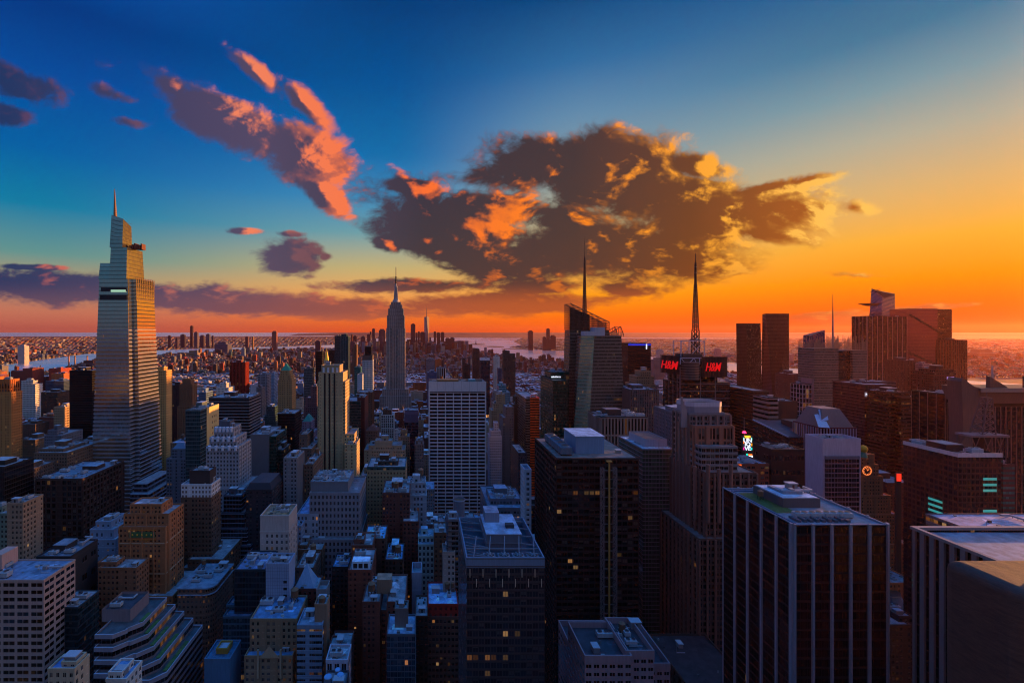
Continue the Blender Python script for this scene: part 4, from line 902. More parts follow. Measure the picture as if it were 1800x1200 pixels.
H('ornate tan stone block with gabled front and blue flat roof', 270, 24, tan.but(col=(140, 116, 90), pier=(.7, .35, 3), roof=(80, 116, 150), lit=.05), [(430, 514, 1155, -5, 10), (440, 522, 1090)], short='the ornate tan stone block', kit=2, tank=True, pen=False,
  extra=lambda r, o, b: [(lambda m: (m.quad([(-6, b[0][2] - o[1] - .5, Z(1155, 265)), (6, b[0][2] - o[1] - .5, Z(1155, 265)), (0, b[0][2] - o[1] - .5, Z(1155, 265) + 7)], col=lin((170, 146, 116))), [m.box(a - .5, a + .5, b[0][2] - o[1] - .9, b[0][2] - o[1] - .15, Z(1190, 265), Z(1140, 265), lin((170, 146, 116))) for a in (-6.5, 6.5)], m.build('gable', r)))(MB())])
H('light blue panelled block with ribbon windows and tan stair tower', 262, 16, St((112, 136, 160), (30, 26, 26), bay=2.4, fl=3.5, hf=1, vf=.42, lit=.10, roof=(110, 124, 140)), [(522, 566, 1101), (553, 574, 1064, 4, 9, St((150, 116, 92), bay=30, fl=30, hf=0, vf=0))], short='the light blue ribbon-windowed block', kit=1, pen=False,
  extra=lambda r, o, b: [put('water_tank', r, (X(565, 268) - o[0], 269 - o[1], b[1][4] - 3), 0, .9)])
H('grey stepped mechanical tower with round tank right of the glass pyramid', 288, 10, grey.but(hf=0), [(556, 574, 1043)], kit=0, pen=False, tank=True, parapet=3)
H('dark red-brown building with wedge roof beside the lit blue block', 252, 22, brown.but(col=(84, 46, 40)), [(575, 612, 1157), (578, 596, 1140, 6, 10)], kit=1, pen=False)
H('small white arcaded building with arched windows at the bottom edge', 240, 12, St((170, 178, 196), (16, 18, 24), bay=3.4, fl=5.4, hf=.6, vf=.7, lit=.01), [(573, 611, 1163)], kit=1, pen=False, parapet=1.4)
def domes(root, o, b):
    for k, (dx, dy, r) in enumerate(((-3.5, -2, 2.0), (2.5, -.5, 1.8), (.5, 3, 1.5))):
        m = MB(); z = b[0][4]; m.cyl(dx, dy, r, r, z, z + 3.5, col=lin((90, 110, 130)), cap=False, n=14)
        for q in range(4):
            a0, a1 = q * .39, (q + 1) * .39; m.cyl(dx, dy, r * math.cos(a0), r * math.cos(a1), z + 3.5 + r * .5 * math.sin(a0), z + 3.5 + r * .5 * math.sin(a1), col=lin((120, 170, 215)), cap=q == 3, n=14)
        m.build('domed_tank', root)
H('low rooftop with three pale blue domed tanks at the bottom edge', 228, 12, grey.but(col=(70, 72, 82)), [(566, 606, 1212)], kit=0, pen=False, extra=domes)
H('narrow black-brown loft with blue patched roof', 325, 20, dkbrown.but(col=(44, 38, 40), roof=(80, 116, 150)), [(583, 612, 998)], kit=3)
H('red-brown brick loft fronted by a white three-window roof cabin', 300, 30, brick.but(col=(116, 62, 48), lit=.06), [(612, 653, 1004)], short='the brick loft with a white roof cabin', kit=2, pen=False,
  extra=lambda r, o, b: [(lambda m: (m.box(-5.4, 6, -13, -6, b[0][4] + .1, b[0][4] + 5.5, lin((180, 204, 224)), roof=True), [m.box(-4.6 + k * 3.5, -2 + k * 3.5, -13.1, -13.02, b[0][4] + 1.2, b[0][4] + 4.2, (.01, .012, .015)) for k in range(3)], m.build('roof_cabin', r)))(MB())])
H('tall brown brick loft with brown bulkhead behind the white roof cabin', 335, 22, brick.but(col=(110, 66, 54)), [(618, 655, 960), (622, 640, 950, 3, 10)], kit=3)
H('brown loft with bright blue roof membrane above the brick lofts', 352, 24, brown.but(col=(90, 66, 58), roof=(110, 170, 210)), [(640, 677, 948)], kit=3, pen=False)
H('twin-fronted brick loft building split by a deep light well', 280, 32, brick.but(col=(108, 62, 52), lit=.04), [(637, 668, 1060), (680, 713, 1060), (668, 680, 1075, 3)], short='the twin-fronted brick loft', kit=3, tank=True,
  extra=lambda r, o, b: [(lambda m: (m.box(X(662, 290) - o[0], X(688, 290) - o[0], 290 - o[1], 298 - o[1], b[0][4], b[0][4] + 9, lin((140, 112, 92)), roof=True), m.build('tan_bulkhead', r)))(MB())])
H('teal glass hotel tower with blue-white roof deck', 255, 18, St((90, 104, 116), (30, 62, 82), bay=1.9, fl=3.3, hf=.84, vf=.8, lit=.01, refl=.3, band=(.5, .15), roof=(120, 150, 176)), [(680, 730, 1117), (694, 717, 1072, 7, 8, St((130, 116, 112), bay=30, fl=30, hf=0, vf=0))], short='the teal glass hotel tower', kit=1, pen=False,
  extra=lambda r, o, b: [put('water_tank', r, (0, 2, b[1][4] - 4), 0, .8)])
H('brown office block crowned by a red brick top storey and twin tanks', 285, 26, brown.but(col=(98, 74, 66), lit=.06, bay=2.4, hf=.6), [(752, 806, 1086), (752.3, 805.7, 1064, .2, 25.6, brick.but(col=(150, 44, 36), fl=5, roof=(120, 160, 200)))], short='the block with a red brick top', kit=1, pen=False,
  extra=lambda r, o, b: [put('water_tank', r, (X(786, 300) - o[0], 300 - o[1], b[1][4] + .5), 0, .8), put('water_tank', r, (X(796, 300) - o[0], 301 - o[1], b[1][4] + .5), 0, .8)])
H('dark brown loft squeezed between the teal hotel and the red-topped block', 276, 22, dkbrown.but(lit=.03), [(730, 752, 1085)], kit=2)
H('ornate white and green beaux-arts front with arched window', 365, 22, St((150, 176, 176), (30, 40, 50), bay=3, fl=4.5, hf=.5, vf=.6, roof=(100, 130, 150)), [(735, 763, 958), (735, 763, 944, 6, 14)], kit=1, short='the white and green beaux-arts front')
H('tall dark red brick loft with white sills right of the tan office block', 385, 34, brick.but(col=(100, 56, 48), lit=.03), [(672, 720, 868), (708, 736, 918, -8, 30)], short='the tall dark red brick loft', kit=3, tank=True)
H('dark building with pale blue roof and tank in the loft district', 335, 26, dkbrown.but(roof=(110, 150, 190)), [(677, 708, 985)], kit=3, tank=True)
H('narrow white-walled building with open roof court', 312, 14, white.but(col=(140, 150, 170), hf=0), [(724, 741, 1016)], kit=1, parapet=4, pen=False)
H('gabled brown stone loft beside the black-balconied slim tower', 352, 20, brown, [(763, 786, 938)], kit=1)
H('slim beige tower with black balconies down its side', 300, 14, limestone.but(col=(150, 138, 130)), [(779, 800, 972, 0, 12), (788, 806, 915, 2, 12, St((120, 116, 120), (12, 13, 18), bay=2.4, fl=3.3, hf=.8, vf=.6, band=(.5, .9), bc=(60, 62, 70)))], kit=1, pen=False, short='the slim tower with black balconies')
def turret(root, o, b):
    m = MB(); cx_, cy_ = X(807, 412) - o[0], 412 - o[1]; z1 = Z(876, 412)
    m.cyl(cx_, cy_, 5, 5, b[0][4] - .5, z1, col=lin((110, 116, 132)), cap=False, n=20); m.cyl(cx_, cy_, 5.5, 5.5, z1 - 1, z1, col=lin((170, 184, 204)), n=20, cap=False); m.cyl(cx_, cy_, 4.9, 4.9, z1 - 1.6, z1 - 1.5, col=lin((110, 80, 60)), n=20); m.build('round_turret', root)
H('brown loft building topped by a round open grey turret', 400, 30, brown.but(col=(84, 66, 62)), [(786, 838, 925)], kit=1, pen=False, extra=turret, short='the round grey turret')
H('blue-grey building with lit roof terrace below the park trees', 420, 60, St((96, 110, 126), (40, 56, 60), bay=3, fl=5.5, hf=.7, vf=.5, lit=.05, roof=(90, 110, 130)), [(858, 919, 894), (862, 917, 878, 10, 30)], short='the blue-grey terrace-roofed building', kit=6, pen=True)
H('slim pale tower ribbed with small square windows beside the black gridded block', 334, 14, St((170, 184, 200), (24, 30, 40), bay=3.4, fl=3.7, hf=.4, vf=.5, roof=(60, 80, 100)), [(922, 934, 828)], kit=0, pen=False, parapet=1.5, short='the slim pale tower')

# ------------------------------------------------------------------ left middle distance
H('tan brick hotel with glowing arcaded crown at the left edge', 620, 17, tan.but(col=(186, 124, 66)), [(-70, 20, 690), (-70, 18, 668, 1.5, 14, St((190, 110, 56), (60, 24, 10), bay=4, fl=12, hf=.6, vf=.9, pier=(1.2, .6), roof=(120, 50, 40)))], name='hotel_tower', cat='skyscraper', short='the tan hotel with an arcaded crown', kit=1)
H('white rectangular office slab with dark speckled windows', 1100, 22, white.but(bay=3.4, fl=4.4, hf=.66, vf=.5), [(37, 62, 676), (37, 58, 670, 4)], kit=1, short='the white speckled slab')
H('deep brown apartment tower with small square windows near the river', 1000, 36, dkbrown.but(lit=.03), [(72, 101, 690)], kit=1)
H('beige gridded apartment tower with deep window reveals', 850, 30, tan.but(col=(176, 146, 112), bay=3.2, fl=4.6, hf=.55, vf=.5, pier=(1, .6), band=(1.4, .5)), [(95, 114, 716)], kit=1, tank=True)
H('blue glass hospital block with yellow edge behind the beige gridded tower', 1300, 40, blueglass, [(80, 112, 670)], kit=1)
H('orange brick block on the river with flat top', 1500, 40, orangebrick, [(90, 112, 657)], kit=1)
H('twin red brick river tower with darker left half', 1650, 50, brick.but(col=(120, 54, 44)), [(20, 40, 652), (40, 57, 648)], kit=1, tank=True)
H('red brick river tower beside the water, shorter of the pair', 1680, 50, brick.but(col=(150, 60, 44)), [(86, 107, 648)], kit=1)
H('long low dark brick block stretching along the river bank', 1750, 60, dkbrown.but(col=(74, 48, 46)), [(55, 92, 662), (112, 160, 652)], kit=1)
H('plain black slab tower left of the tapering glass skyscraper', 760, 26, blackglass.but(col=(22, 20, 20), g=(14, 13, 14), refl=.05, lit=0), [(122, 162, 652)], name='office_tower', cat='skyscraper', short='the plain black slab', kit=1)
H('old brown stone block with deep cornice behind the broad brown office block', 520, 60, brown.but(col=(110, 88, 74)), [(60, 118, 797), (66, 112, 790, 8, 40)], kit=2, short='the old cornice stone block')
H('brown stone office block at the left foot of the tapering skyscraper', 600, 60, brown.but(col=(96, 78, 70)), [(118, 152, 782)], kit=2)
H('grey-brown pilastered block at far left with blue roof details', 480, 30, brown.but(col=(88, 76, 72), pier=(1, .4, 2)), [(22, 55, 826)], kit=2)
H('small grey mechanical-topped building between the hotel and the cornice block', 640, 40, grey.but(col=(110, 112, 122)), [(78, 108, 766), (84, 100, 757, 4, 20)], kit=2)
H('low tan stone apartment house right of the hotel', 690, 40, tan.but(col=(120, 98, 78)), [(36, 62, 774)], kit=1, tank=True)
H('black office slab cut by the left edge', 400, 30, blackglass.but(col=(30, 26, 26)), [(-60, 8, 822)], kit=1)
H('slender cream tower glowing at the right of the tapering skyscraper', 700, 16, limestone.but(col=(196, 156, 96), pier=(.8, .4, 2)), [(272, 292, 652), (272, 288, 646, 2, 10)], kit=.5, short='the slender cream tower')
H('deep red-brown office tower beside the gothic pinnacled tower', 800, 24, dkbrown.but(col=(72, 44, 40)), [(294, 318, 678)], kit=1)
def pinnacles(root, o, b):
    m = MB(); x0, x1, y0, y1, z, _ = b[-1]
    for k in range(6):
        a = x0 - o[0] + (x1 - x0) * (k + .5) / 6; m.prism([(a - 1, y0 - o[1], z), (a + 1, y0 - o[1], z), (a + 1, y0 - o[1] + 2, z), (a - 1, y0 - o[1] + 2, z)], [(a - .1, y0 - o[1] + .9, z + 5 + 4 * (k % 2)), (a + .1, y0 - o[1] + .9, z + 5 + 4 * (k % 2)), (a + .1, y0 - o[1] + 1.1, z + 5 + 4 * (k % 2)), (a - .1, y0 - o[1] + 1.1, z + 5 + 4 * (k % 2))], None, col=lin((140, 104, 72)))
    m.build('pinnacles', root)
H('gothic brown tower bristling with stone pinnacles', 790, 22, brown.but(col=(122, 88, 64), pier=(.8, .5, 2)), [(312, 342, 715), (316, 338, 676, 3), (321, 335, 668, 5)], kit=.3, pen=False, extra=pinnacles, short='the gothic pinnacled tower')
H('ribbed dark red glass tower glowing scarlet on its sunward side', 1300, 26, St((128, 40, 30), (40, 14, 12), bay=4, fl=4, hf=.6, vf=.9, refl=.3, pier=(1.6, 1.2), pc=(150, 40, 24), roof=(120, 110, 110)), [(404, 431, 637)], name='office_tower', cat='skyscraper', kit=1, short='the ribbed scarlet tower')
H('wide black and white banded office building with pale roof huts', 600, 42, St((60, 58, 62), (22, 22, 28), bay=1.8, fl=4.0, hf=.9, vf=.62, lit=.0, band=(1.0, .3), bc=(128, 124, 128), roof=(130, 136, 148)), [(367, 438, 700)], short='the wide black and white banded building', kit=3, pen=True)
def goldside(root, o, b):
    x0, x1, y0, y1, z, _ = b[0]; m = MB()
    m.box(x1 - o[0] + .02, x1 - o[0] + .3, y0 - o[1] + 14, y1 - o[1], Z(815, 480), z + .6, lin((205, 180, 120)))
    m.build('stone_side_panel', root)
    for a in range(3):
        for k in range(6):
            m = MB(); m.box(x1 - o[0] + .3, x1 - o[0] + .34, y0 - o[1] + 26 + a * 4.5, y0 - o[1] + 27.4 + a * 4.5, z - 12 - k * 6, z - 9.6 - k * 6, (.02, .02, .02)); m.build('window', root)
H('teal glass-fronted tower with pale stone flank catching the sun', 480, 43, St((84, 104, 108), (30, 58, 64), bay=2.0, fl=3.9, hf=.9, vf=.8, lit=.005, refl=.3), [(326, 352, 722)], name='office_tower', cat='skyscraper', kit=2, extra=goldside, short='the teal tower with a sunlit stone flank')
deco = grey.but(col=(150, 150, 158), pier=(.8, .5, 2), lit=.01)
H('grey art deco tower with scalloped white setbacks and rooftop tank', 430, 30, deco, [(363, 427, 860, -3, 38), (363, 420, 786), (369, 416, 770, 3), (377, 410, 753, 6), (385, 404, 742, 9, 10, St((90, 92, 104), hf=0, vf=0, bay=20, fl=20))], name='art_deco_tower', short='the grey art deco tower', kit=.5, pen=False,
  extra=lambda r, o, b: [(lambda m: ([m.cyl(b[i][0] - o[0] + (b[i][1] - b[i][0]) * (k + .5) / 5, b[i][2] - o[1] - .2, 1.5, 1.5, b[i][4] - 3, b[i][4] + 1.6, col=lin((190, 196, 212)), n=10) for k in range(5)], m.box(b[i][0] - o[0], b[i][1] - o[0], b[i][2] - o[1] - .9, b[i][2] - o[1] - .3, b[i][4] - 1, b[i][4] + .6, lin((180, 186, 202))), m.build('scalloped_crest', r)))(MB()) for i in (1, 2, 3)])
def mansard(py, w0, z_, c):
    def f(root, o, b):
        x0, x1, y0, y1, z, _ = b[-1]; m = MB(); x0 -= o[0]; x1 -= o[0]; y0 -= o[1]; y1 -= o[1]; i = (x1 - x0) * w0; zt = z + z_
        m.prism([(x0, y0, z), (x1, y0, z), (x1, y1, z), (x0, y1, z)], [(x0 + i, y0 + i, zt), (x1 - i, y0 + i, zt), (x1 - i, max(y0 + i + .1, y1 - i), zt), (x0 + i, max(y0 + i + .1, y1 - i), zt)], None, col=lin(c)); m.build('pitched_roof', root)
    return f
H('small columned block with blue-grey mansard roof below the cream tower', 520, 22, grey.but(col=(112, 116, 128), pier=(.9, .4)), [(293, 327, 807), (302, 326, 790, 3, 15)], kit=0, pen=False, extra=mansard(0, .3, 7, (112, 130, 156)), short='the small mansard-roofed block')
H('green pyramid-roofed masonry tower with loggia, its right face sunlit', 800, 24, tan.but(col=(158, 128, 86), pier=(.9, .4, 2)), [(489, 513, 668), (491, 511, 660, 1.5), (493, 509, 652, 3)], name='pyramid_roofed_tower', cat='building', kit=0, pen=False, extra=mansard(0, .48, 13, (44, 140, 112)), short='the taller green pyramid roof')
H('black box tower with white slatted side below the taller green pyramid roof', 640, 36, blackglass.but(col=(28, 28, 32)), [(488, 518, 728)], kit=2, pen=False, short='the black box with a slatted side')
H('purple-grey tower with small teal pyramid roof', 620, 26, bluegrey.but(col=(104, 98, 122)), [(528, 552, 760), (531, 547, 742, 3)], kit=0, pen=False, extra=mansard(0, .45, 9, (34, 120, 112)), short='the small teal pyramid roof')
f5 = limestone.but(col=(176, 154, 116), lit=.02)
def slots(root, o, b):
    m = MB(); y = b[2][2] - o[1] - .35
    for px in (571, 579.3, 588): xx = X(px, 520) - o[0]; m.box(xx - .9, xx + .9, y, y + .1, 0, Z(656, 520), (.006, .006, .008))
    m.build('dark_window_slots', root)
    m = MB(); x0, x1, y0, y1, z, _ = b[-1]
    for k in range(4): a = x0 - o[0] + (x1 - x0) * (k + .5) / 4; m.box(a - 1.1, a + 1.1, y0 - o[1] - .6, y0 - o[1] + 1, z - 9, z - 2, lin((205, 205, 210)))
    m.build('crown_ornament', root)
H('tall buff stone setback tower with three black vertical slots', 520, 30, f5, [(559, 623, 764, 1, 34), (558, 607, 672, 1, 28), (560, 603, 656, 0, 30, f5.but(hf=.16, vf=.4, bay=4.6)), (565, 597, 643, 3, 22, St((160, 140, 108), hf=0, vf=0, bay=20, fl=20))], name='setback_tower', cat='skyscraper', short='the buff setback tower with black slots', kit=.5, pen=False, extra=slots, roofs=True)
H('stepped buff base wing right of the slotted setback tower', 512, 30, f5, [(606, 626, 782)], kit=1, pen=False)
def spire_gold(root, o, b):
    x0, x1, y0, y1, z, _ = b[0]; c = (x0 + x1) / 2 - o[0]; w = 9
    m = MB(); m.cyl(c, 0, w, .8, z, z + 40, col=(.9, .55, .05), n=8); m.cyl(c, 0, .8, .2, z + 40, z + 50, col=(.9, .6, .1), n=6)
    m.build('gilded_pyramid', root, simple('gold_leaf', (.95, .62, .05), .6, .0))
H('far masonry tower carrying a steep gilded pyramid', 1750, 30, limestone, [(566, 580, 634)], kit=0, pen=False, extra=spire_gold, short='the gilded pyramid')
H('black glass tower just left of the gilded pyramid', 1100, 20, blackglass, [(555, 566, 618)], name='office_tower', cat='skyscraper', kit=.5, pen=False)
H('wide dark bronze tower behind the slotted setback tower', 1350, 30, bronzeglass, [(578, 599, 616)], kit=.5)
H('dark-topped glass tower peering left of the twin-toned glass tower', 1200, 24, tealglass.but(col=(50, 56, 62)), [(588, 600, 591)], name='office_tower', cat='skyscraper', kit=.5)
H('tall teal glass tower with notched top and burning right edge', 900, 22, tealglass.but(pier=(.5, .4, 3), pc=(90, 100, 104)), [(599, 612, 592), (600, 609, 588, 4)], name='glass_tower', cat='skyscraper', kit=.5, short='the notched teal tower')
H('narrow far brown tower with stepped cap left of the white grid tower', 1600, 30, brown, [(619, 627, 612), (622, 627, 606, 3)], kit=.3)
H('white gridded glass tower with black cap, right edge glowing gold', 1000, 22, St((196, 200, 208), (110, 130, 150), bay=3, fl=4.2, hf=.72, vf=.6, refl=.5, pier=(.7, .3), band=(.8, .3)), [(637, 655, 634), (637.2, 654.8, 625, .2, 21, St((96, 84, 80), hf=0, vf=0, bay=30, fl=30)), (641, 653, 610, 2, 16, blackglass)], name='gridded_tower', cat='skyscraper', kit=0, pen=False, short='the white gridded tower with black cap')
H('thin teal glass tower tucked left of the white gridded tower', 940, 20, tealglass.but(col=(40, 110, 120), g=(20, 90, 100)), [(623, 634, 646)], kit=.5)
H('pale grey blank-faced slab below the thin teal tower', 900, 16, white.but(col=(160, 172, 186), hf=.2), [(628, 637, 659)], kit=.5, pen=False)
H('brown flat-topped tower with pilasters below the white gridded tower', 820, 34, brown.but(pier=(.9, .5, 2)), [(628, 654, 690)], kit=1, pen=False)
H('curved dark green ribbon-windowed office block', 640, 44, St((70, 64, 58), (22, 50, 50), bay=1.8, fl=4, hf=1, vf=.5, lit=.02, refl=.25), [(604, 634, 706), (628, 641, 700, 4, 40, St((84, 34, 30), hf=0, vf=0, bay=30, fl=30))], kit=2, short='the curved dark green office block')
H('small white columned block with dark cap and gold right edge', 680, 20, white.but(pier=(1, .5), hf=.8, vf=.8), [(670, 692, 730), (673, 688, 721, 3, 12, brown)], kit=.5, pen=False, short='the small white columned block')
H('purple-grey U-topped tower with dark recessed face', 660, 28, St((96, 88, 112), (16, 18, 26), bay=1.8, fl=4, hf=.9, vf=.9, refl=.1), [(711, 735, 742), (711, 735, 722, 2, 24, St((104, 92, 118), hf=0, vf=0, bay=30, fl=30))], kit=1, pen=False, short='the purple-grey U-topped tower')
H('tan concrete stepped block with blank central wall', 580, 34, limestone.but(col=(148, 134, 110)), [(640, 712, 792), (648, 706, 784, 4), (659, 689, 776, 8, 16, St((150, 138, 114), hf=0, vf=0, bay=30, fl=30))], kit=1, short='the tan blank-walled stepped block')
H('gothic brown apartment tower right of the blank-walled block', 610, 22, brown.but(col=(116, 96, 80)), [(700, 720, 768), (704, 716, 760, 4)], kit=.4, pen=False, extra=pinnacles)
H('ornate grey-brown tower with arched cap beside the white grid slab', 600, 24, brown.but(col=(108, 96, 92)), [(729, 745, 782), (731, 743, 775, 3)], kit=.5, tank=True)
H('brown gabled loft below the curved green office block', 622, 26, brown.but(col=(104, 76, 64)), [(643, 664, 758)], kit=0, pen=False, extra=mansard(0, .42, 6, (92, 54, 44)))
H('tan office block with lit windows and dark glass roof storey', 430, 34, tan.but(col=(150, 130, 98), lit=.05), [(645, 713, 828), (645.3, 712.7, 822, .2, 33, St((60, 90, 90), (30, 60, 60), bay=3, fl=4, hf=.9, vf=.8, refl=.3)), (660, 700, 812, 8, 14, dkbrown)], short='the tan office block with a glass roof storey', kit=3)
H('tan loft wing left of the glass-roofed tan office block', 452, 30, tan.but(col=(130, 110, 86)), [(633, 660, 838)], kit=1, tank=True)
H('white-ledged low office building beside the white grid slab', 402, 28, St((150, 154, 164), (26, 24, 30), bay=3, fl=4.4, hf=.5, vf=.55, lit=.03), [(714, 750, 872), (716, 748, 850, 6, 18)], kit=2, tank=True)
H('massive purple-grey stone block with even rows of tall dark windows', 370, 40, St((140, 136, 146), (18, 18, 22), bay=3.0, fl=5.0, hf=.42, vf=.52, lit=.002, roof=(96, 102, 110)),
  [(522, 632, 950, -6, 52), (522, 560, 905, 0, 44, St((150, 156, 168), (18, 18, 22), bay=3.0, fl=5.0, hf=.42, vf=.52, roof=(90, 140, 180))), (544, 632, 868, 0, 42), (546, 612, 848, 5, 32, St((120, 124, 134), hf=0, vf=0, bay=40, fl=40))], short='the massive purple-grey stone block', kit=5, pen=False)
H('flat grey concrete slab with green glass flank', 520, 46, St((110, 112, 120), hf=0, vf=0, bay=40, fl=40), [(440, 472, 765), (472, 485, 768, 3, 42, tealglass.but(col=(30, 66, 58), g=(16, 56, 48)))], kit=2, short='the grey slab with a green glass flank')
H('low green-blue glass wing right of the grey slab', 530, 30, tealglass.but(col=(44, 58, 54), g=(20, 50, 44), lit=.03), [(476, 498, 792)], kit=1)
H('grey pilastered tower with white parapet left of the slotted tower', 430, 26, grey.but(col=(132, 128, 132), pier=(.9, .5, 1)), [(499, 522, 806)], kit=2, short='the grey pilastered tower')
H('brown row block behind the grey pilastered tower', 500, 50, brown.but(col=(96, 78, 70)), [(526, 548, 790), (526, 540, 765, 10, 30)], kit=1)
H('brown stepped loft right of the grey pilastered tower', 450, 46, brown.but(col=(104, 84, 72)), [(534, 550, 818)], kit=2, tank=True)
H('dark slate-roofed block below the grey slab', 402, 34, dkbrown.but(col=(40, 42, 50)), [(432, 478, 862)], kit=0, pen=False, extra=mansard(0, .12, 6, (36, 42, 52)), short='the dark slate-roofed block')
H('white flat-roofed annex with blue deck left of the purple-grey stone block', 360, 18, white.but(col=(130, 146, 170), roof=(80, 140, 190)), [(505, 530, 925)], kit=2, pen=False)
H('grey gridded office tower behind the ribbed scarlet tower', 1200, 30, St((130, 130, 138), (40, 46, 60), bay=3, fl=4, hf=.7, vf=.6), [(453, 470, 658)], kit=.5)
H('pale blue glass cube right of the grey gridded office tower', 1280, 30, blueglass.but(col=(120, 150, 176), g=(130, 170, 196)), [(474, 482, 657)], kit=.3)
H('teal-grey residential tower with bright yellow right edge', 1100, 24, tealglass.but(col=(96, 100, 104)), [(534, 549, 648)], name='residential_tower', cat='skyscraper', kit=.5)
H('purple-brown stepped tower left of the slotted setback tower', 700, 30, brown.but(col=(92, 66, 72)), [(534, 558, 716), (537, 557, 700, 4), (546, 557, 680, 8)], kit=.5, short='the purple-brown stepped tower')
H('white terraced apartment block below the ribbed scarlet tower', 1000, 30, white, [(380, 402, 682), (386, 398, 674, 4)], kit=.5)
H('blue glass office slab right of the gothic pinnacled tower', 900, 30, blueglass.but(col=(110, 140, 170)), [(349, 362, 690)], kit=.5)

# ------------------------------------------------------------------ landmarks
def tapered_skyscraper():
    Y = 560; ov = thing('glass_skyscraper', 'tapering glass supertall with tiered crown and spire, its west face burning gold', 'skyscraper', (X(205, Y), Y, 0)); ox = ov.location[0]
    glass = St((34, 36, 40), (222, 222, 214), bay=1.5, fl=4.8, hf=.96, vf=.9, lit=.001, refl=.97, roof=(60, 60, 66))
    wh = lin((150, 150, 162))
    def px2(px, py, off=0): return X(px, Y + off) - ox
    m = MB(); bands = MB(); slim = MB()
    def vol(lb, rb, lt, rt, ytop, off, db, dt, zb=0, st=glass, nb=True, slope=None):
        z = Z(ytop, Y + off)
        b = [(px2(lb, 0, off), off, zb), (px2(rb, 0, off), off, zb), (px2(rb, 0, off), off + db, zb), (px2(lb, 0, off), off + db, zb)]
        t = [(px2(lt, 0, off), off + 2, z), (px2(rt, 0, off), off + 2, z), (px2(rt, 0, off), off + dt, z), (px2(lt, 0, off), off + dt, z)]
        if slope: t = [(p[0], p[1], Z(s_, Y + off)) for p, s_ in zip(t, slope)]
        m.prism(b, t, st, cap=True)
        k = int((z - zb) / 4.8)
        for i in range(1, k):
            f = i / k; zz = zb + (z - zb) * f
            h, e = (.95, .5) if zz < 262 else (.16, .12)
            q = [(b[j][0] + (t[j][0] - b[j][0]) * f, b[j][1] + (t[j][1] - b[j][1]) * f) for j in range(4)]
            cx_, cy_ = sum(p[0] for p in q) / 4, sum(p[1] for p in q) / 4
            o_ = [(p[0] + math.copysign(e, p[0] - cx_), p[1] + math.copysign(e, p[1] - cy_)) for p in q]
            (bands if zz < 262 else slim).prism([(*p, zz) for p in o_], [(*p, zz + h) for p in o_], None, col=wh if zz < 262 else lin((60, 60, 66)), cap=False)
            (bands if zz < 262 else slim).quad([(*o_[0], zz + h), (*o_[1], zz + h), (*q[1], zz + h), (*q[0], zz + h)], col=wh); (bands if zz < 262 else slim).quad([(*o_[1], zz + h), (*o_[2], zz + h), (*q[2], zz + h), (*q[1], zz + h)], col=wh)
    vol(156, 231, 172.5, 222.5, 490, 0, 44, 42)
    vol(205, 249, 200, 238, 490, 9, 50, 38, st=glass.but(vf=.8))
    zs = Z(490, Y)
    vol(173, 192.5, 174, 192.5, 462, 3, 24, 23, zb=zs)
    vol(192, 222.2, 192.8, 221.5, 434, 2, 36, 33, zb=zs)
    zt = Z(434, Y)
    vol(192.6, 215, 194, 214.5, 380, 3, 19, 18, zb=zt, slope=(377, 384, 393, 386))
    m.build('facade', ov); bands.build('white_spandrel_bands', ov); slim.build('slim_spandrel_bands', ov)
    # open screens, lit sky-lobby storeys and dark plant floors
    s = MB(); pc = lin((110, 84, 60))
    for i in range(11):
        f = i / 10; yy = 10 + 38 * f; s.bar((px2(238, 0, 9) + .4, yy, zs - 26), (px2(238, 0, 9) + .3, yy, zs + 3), .6, pc)
    for k in range(5): s.bar((px2(238, 0, 9) + .5, 10, zs - 24 + k * 6.4), (px2(238, 0, 9) + .5, 48, zs - 24 + k * 6.4), .5, pc)
    s.build('screen_frame', ov)
    s = MB(); s.box(px2(176, 0), px2(221, 0), 1.2, 1.5, Z(512, Y), Z(505, Y), (.02, .02, .025)); s.box(px2(174, 0), px2(222, 0), 1.1, 1.4, Z(527, Y), Z(518, Y), (.02, .02, .025)); s.build('plant_floor_slot', ov)
    s = MB(); s.box(px2(194, 0), px2(220, 0), .7, 1.0, Z(513, Y), Z(509, Y), (.3, .5, .4)); s.build('lit_lobby_window', ov, simple('lit_lobby', (.2, .3, .25), .4, 0, (.45, .75, .5), .35))
    s = MB(); sx = px2(203, 0, 12); sp = lin((150, 110, 84)); z0 = Z(392, Y); z1 = Z(327, Y)
    for i in range(20):
        f = i / 20; g_ = (i + 1) / 20; r0, r1 = 2.1 * (1 - f) + .35, 2.1 * (1 - g_) + .35
        s.cyl(sx - 1.2 * f, 12, r0, r1 * .97, z0 + (z1 - z0) * f, z0 + (z1 - z0) * g_ - .35, col=sp, n=8); s.cyl(sx - 1.2 * f, 12, r1 * 1.2, r1 * 1.2, z0 + (z1 - z0) * g_ - .35, z0 + (z1 - z0) * g_, col=lin((110, 84, 70)), n=8)
    s.build('spire', ov)
    s = MB()
    for k in range(6): s.box(px2(216, 0) + k * 2.2, px2(216, 0) + 1.6 + k * 2.2, 12 + k, 20 + k, zt, zt + 4 + (k % 3) * 1.6, lin((100, 60, 44)))
    s.build('plant_house', ov)
    FOOT.append((X(150, Y), X(255, Y), Y, Y + 60, 300)); LANDMARKS.append((215, 400, 560, 'the tapering glass skyscraper'))
    # stepped foot on the right
    b = thing('podium_block', 'low banded podium at the right foot of the tapering glass skyscraper', 'building', (X(262, 535), 535, 0)); o2 = b.location[0]
    st = St((86, 88, 100), (18, 20, 26), bay=2, fl=4.6, hf=1, vf=.5, band=(1.2, .5), bc=(128, 132, 148)); mm = MB()
